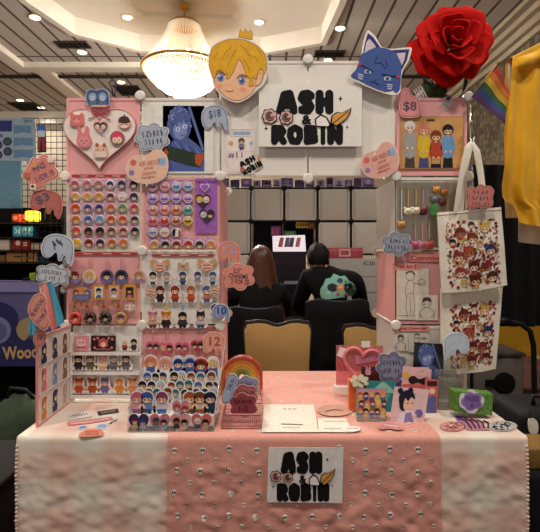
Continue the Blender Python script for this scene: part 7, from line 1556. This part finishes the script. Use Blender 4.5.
MB().rbox(p.x, q.x, 3.55, 3.9, p.z, q.z, .03, GB2).build('tub', parent=gb2); tub_ = gb2.children[0]; MB().rbox(p.x-.01, q.x+.01, 3.54, 3.91, q.z+.001, q.z+.03, .01, m('#4f4944', .6)).build('lid', parent=gb2)
c_ = at(504, 383, 3.55); MB().lathe((c_.x, 3.549, c_.z), [(.085, 0), (.085, .01), (.06, .018)], BLKF, 24, (0, -1, 0)).box(c_.x-.15, c_.x-.07, 3.53, 3.548, c_.z-.028, c_.z+.028, BLKF).build('handle', parent=tub_)
MB().rbox(p.x+.02, q.x-.02, 3.57, 3.88, .002, p.z-.001, .01, m('#1d191a', .8)).build('crate', label='black low crate under the grey plastic bin', cat='crate')
ht = empty('hand_truck', at(520, 470, 2.75), 'black tube-handled folding cart standing right of the tote bags', 'cart'); HB = m('#121112', .5)
pts = [at(497, 322, 2.75), at(508, 322, 2.75), at(521, 324, 2.75), at(530, 331, 2.75), at(533.5, 345, 2.75), at(534.5, 400, 2.75), at(535, 470, 2.75)]; pts[-1].z = .12
b = MB(); b.tube(pts, .016, HB, 10); b.tube([pts[0], pts[0]+Vector((.075, 0, 0))], .026, HB, 10); b.build('handle', parent=ht)
for yy in (2.70, 3.05): MB().lathe((pts[-1].x, yy, .10), [(.03, 0), (.098, .004), (.098, .036), (.03, .04)], HB, 20, (0, 1, 0)).build('wheel', parent=ht)
MB().rbox(pts[-1].x-.04, pts[-1].x+.5, 2.745, 3.045, .11, .14, .01, HB).build('platform', parent=ht)
sc = empty('suitcase', (1.30, 1.95, 0), 'black suitcase on the floor right of the table with a white tag', 'suitcase')
MB().rbox(1.10, 1.60, 1.95, 2.25, .04, .70, .05, m('#0c0b0c', .7, bump=.2, scale=80)).build('shell', parent=sc); b = MB(); [b.lathe((x, y, .02), [(.018, -.012), (.02, 0), (.018, .012)], HB, 12, (1, 0, 0)) for x in (1.18, 1.52) for y in (2.0, 2.2)]; b.build('wheels', parent=sc)
b = MB(); b.tube([(1.2, 2.05, .70), (1.2, 2.05, .74), (1.32, 2.05, .74), (1.32, 2.05, .70)], .010, HB, 8); b.build('carry_handle', parent=sc)
b = MB(F(1.93)); b.slab(smooth([(528, 420), (531, 418), (536, 420), (538, 427), (536, 434), (530, 433), (528, 427)], 3), 0, .004, m('#d9d2c4', .5)); b.tube([at(531, 419, 1.925), at(529.5, 412, 1.93), at(530, 405, 1.945)], .002, HB, 5); b.build('luggage_tag', parent=sc, label='white tag')
b = MB(); c1 = at(545, 478, 1.72); b.rbox(at(517, 0, 1.75).x, at(517, 0, 1.75).x+.4, 1.75, 1.90, at(0, 470, 1.75).z, at(0, 449, 1.75).z, .008, m('#7a5c30', .8, var=.1)); b.build('cardboard_box', label='tan cardboard box on a black tub beyond the right table corner', cat='box')
b = MB(); b.rbox(.965, 1.40, 1.72, 1.935, .002, at(0, 470, 1.75).z-.001, .03, m('#0d0b0c', .8)); b.build('storage_tub', label='black storage tub under the tan box at the right table corner', cat='tub')
# ================================================================== camera, world, output look
cam = bpy.data.cameras.new('camera'); co = bpy.data.objects.new('camera', cam); COL.objects.link(co)
cam.sensor_width = 36; cam.lens = 36*FP/540; cam.shift_y = -(266-HY)/540; cam.clip_start = .05; cam.clip_end = 60
co.location = (0, 0, CH); co.rotation_euler = (pi/2, 0, 0); scene.camera = co
w = bpy.data.worlds.new('hall'); scene.world = w; w.use_nodes = True; bg = w.node_tree.nodes['Background']; bg.inputs[0].default_value = (1, .94, .87, 1); bg.inputs[1].default_value = WORLD
vs = scene.view_settings; vs.view_transform = 'Standard'; vs.look = 'None'; vs.exposure = EXPO; vs.gamma = 1; vs.use_curve_mapping = False
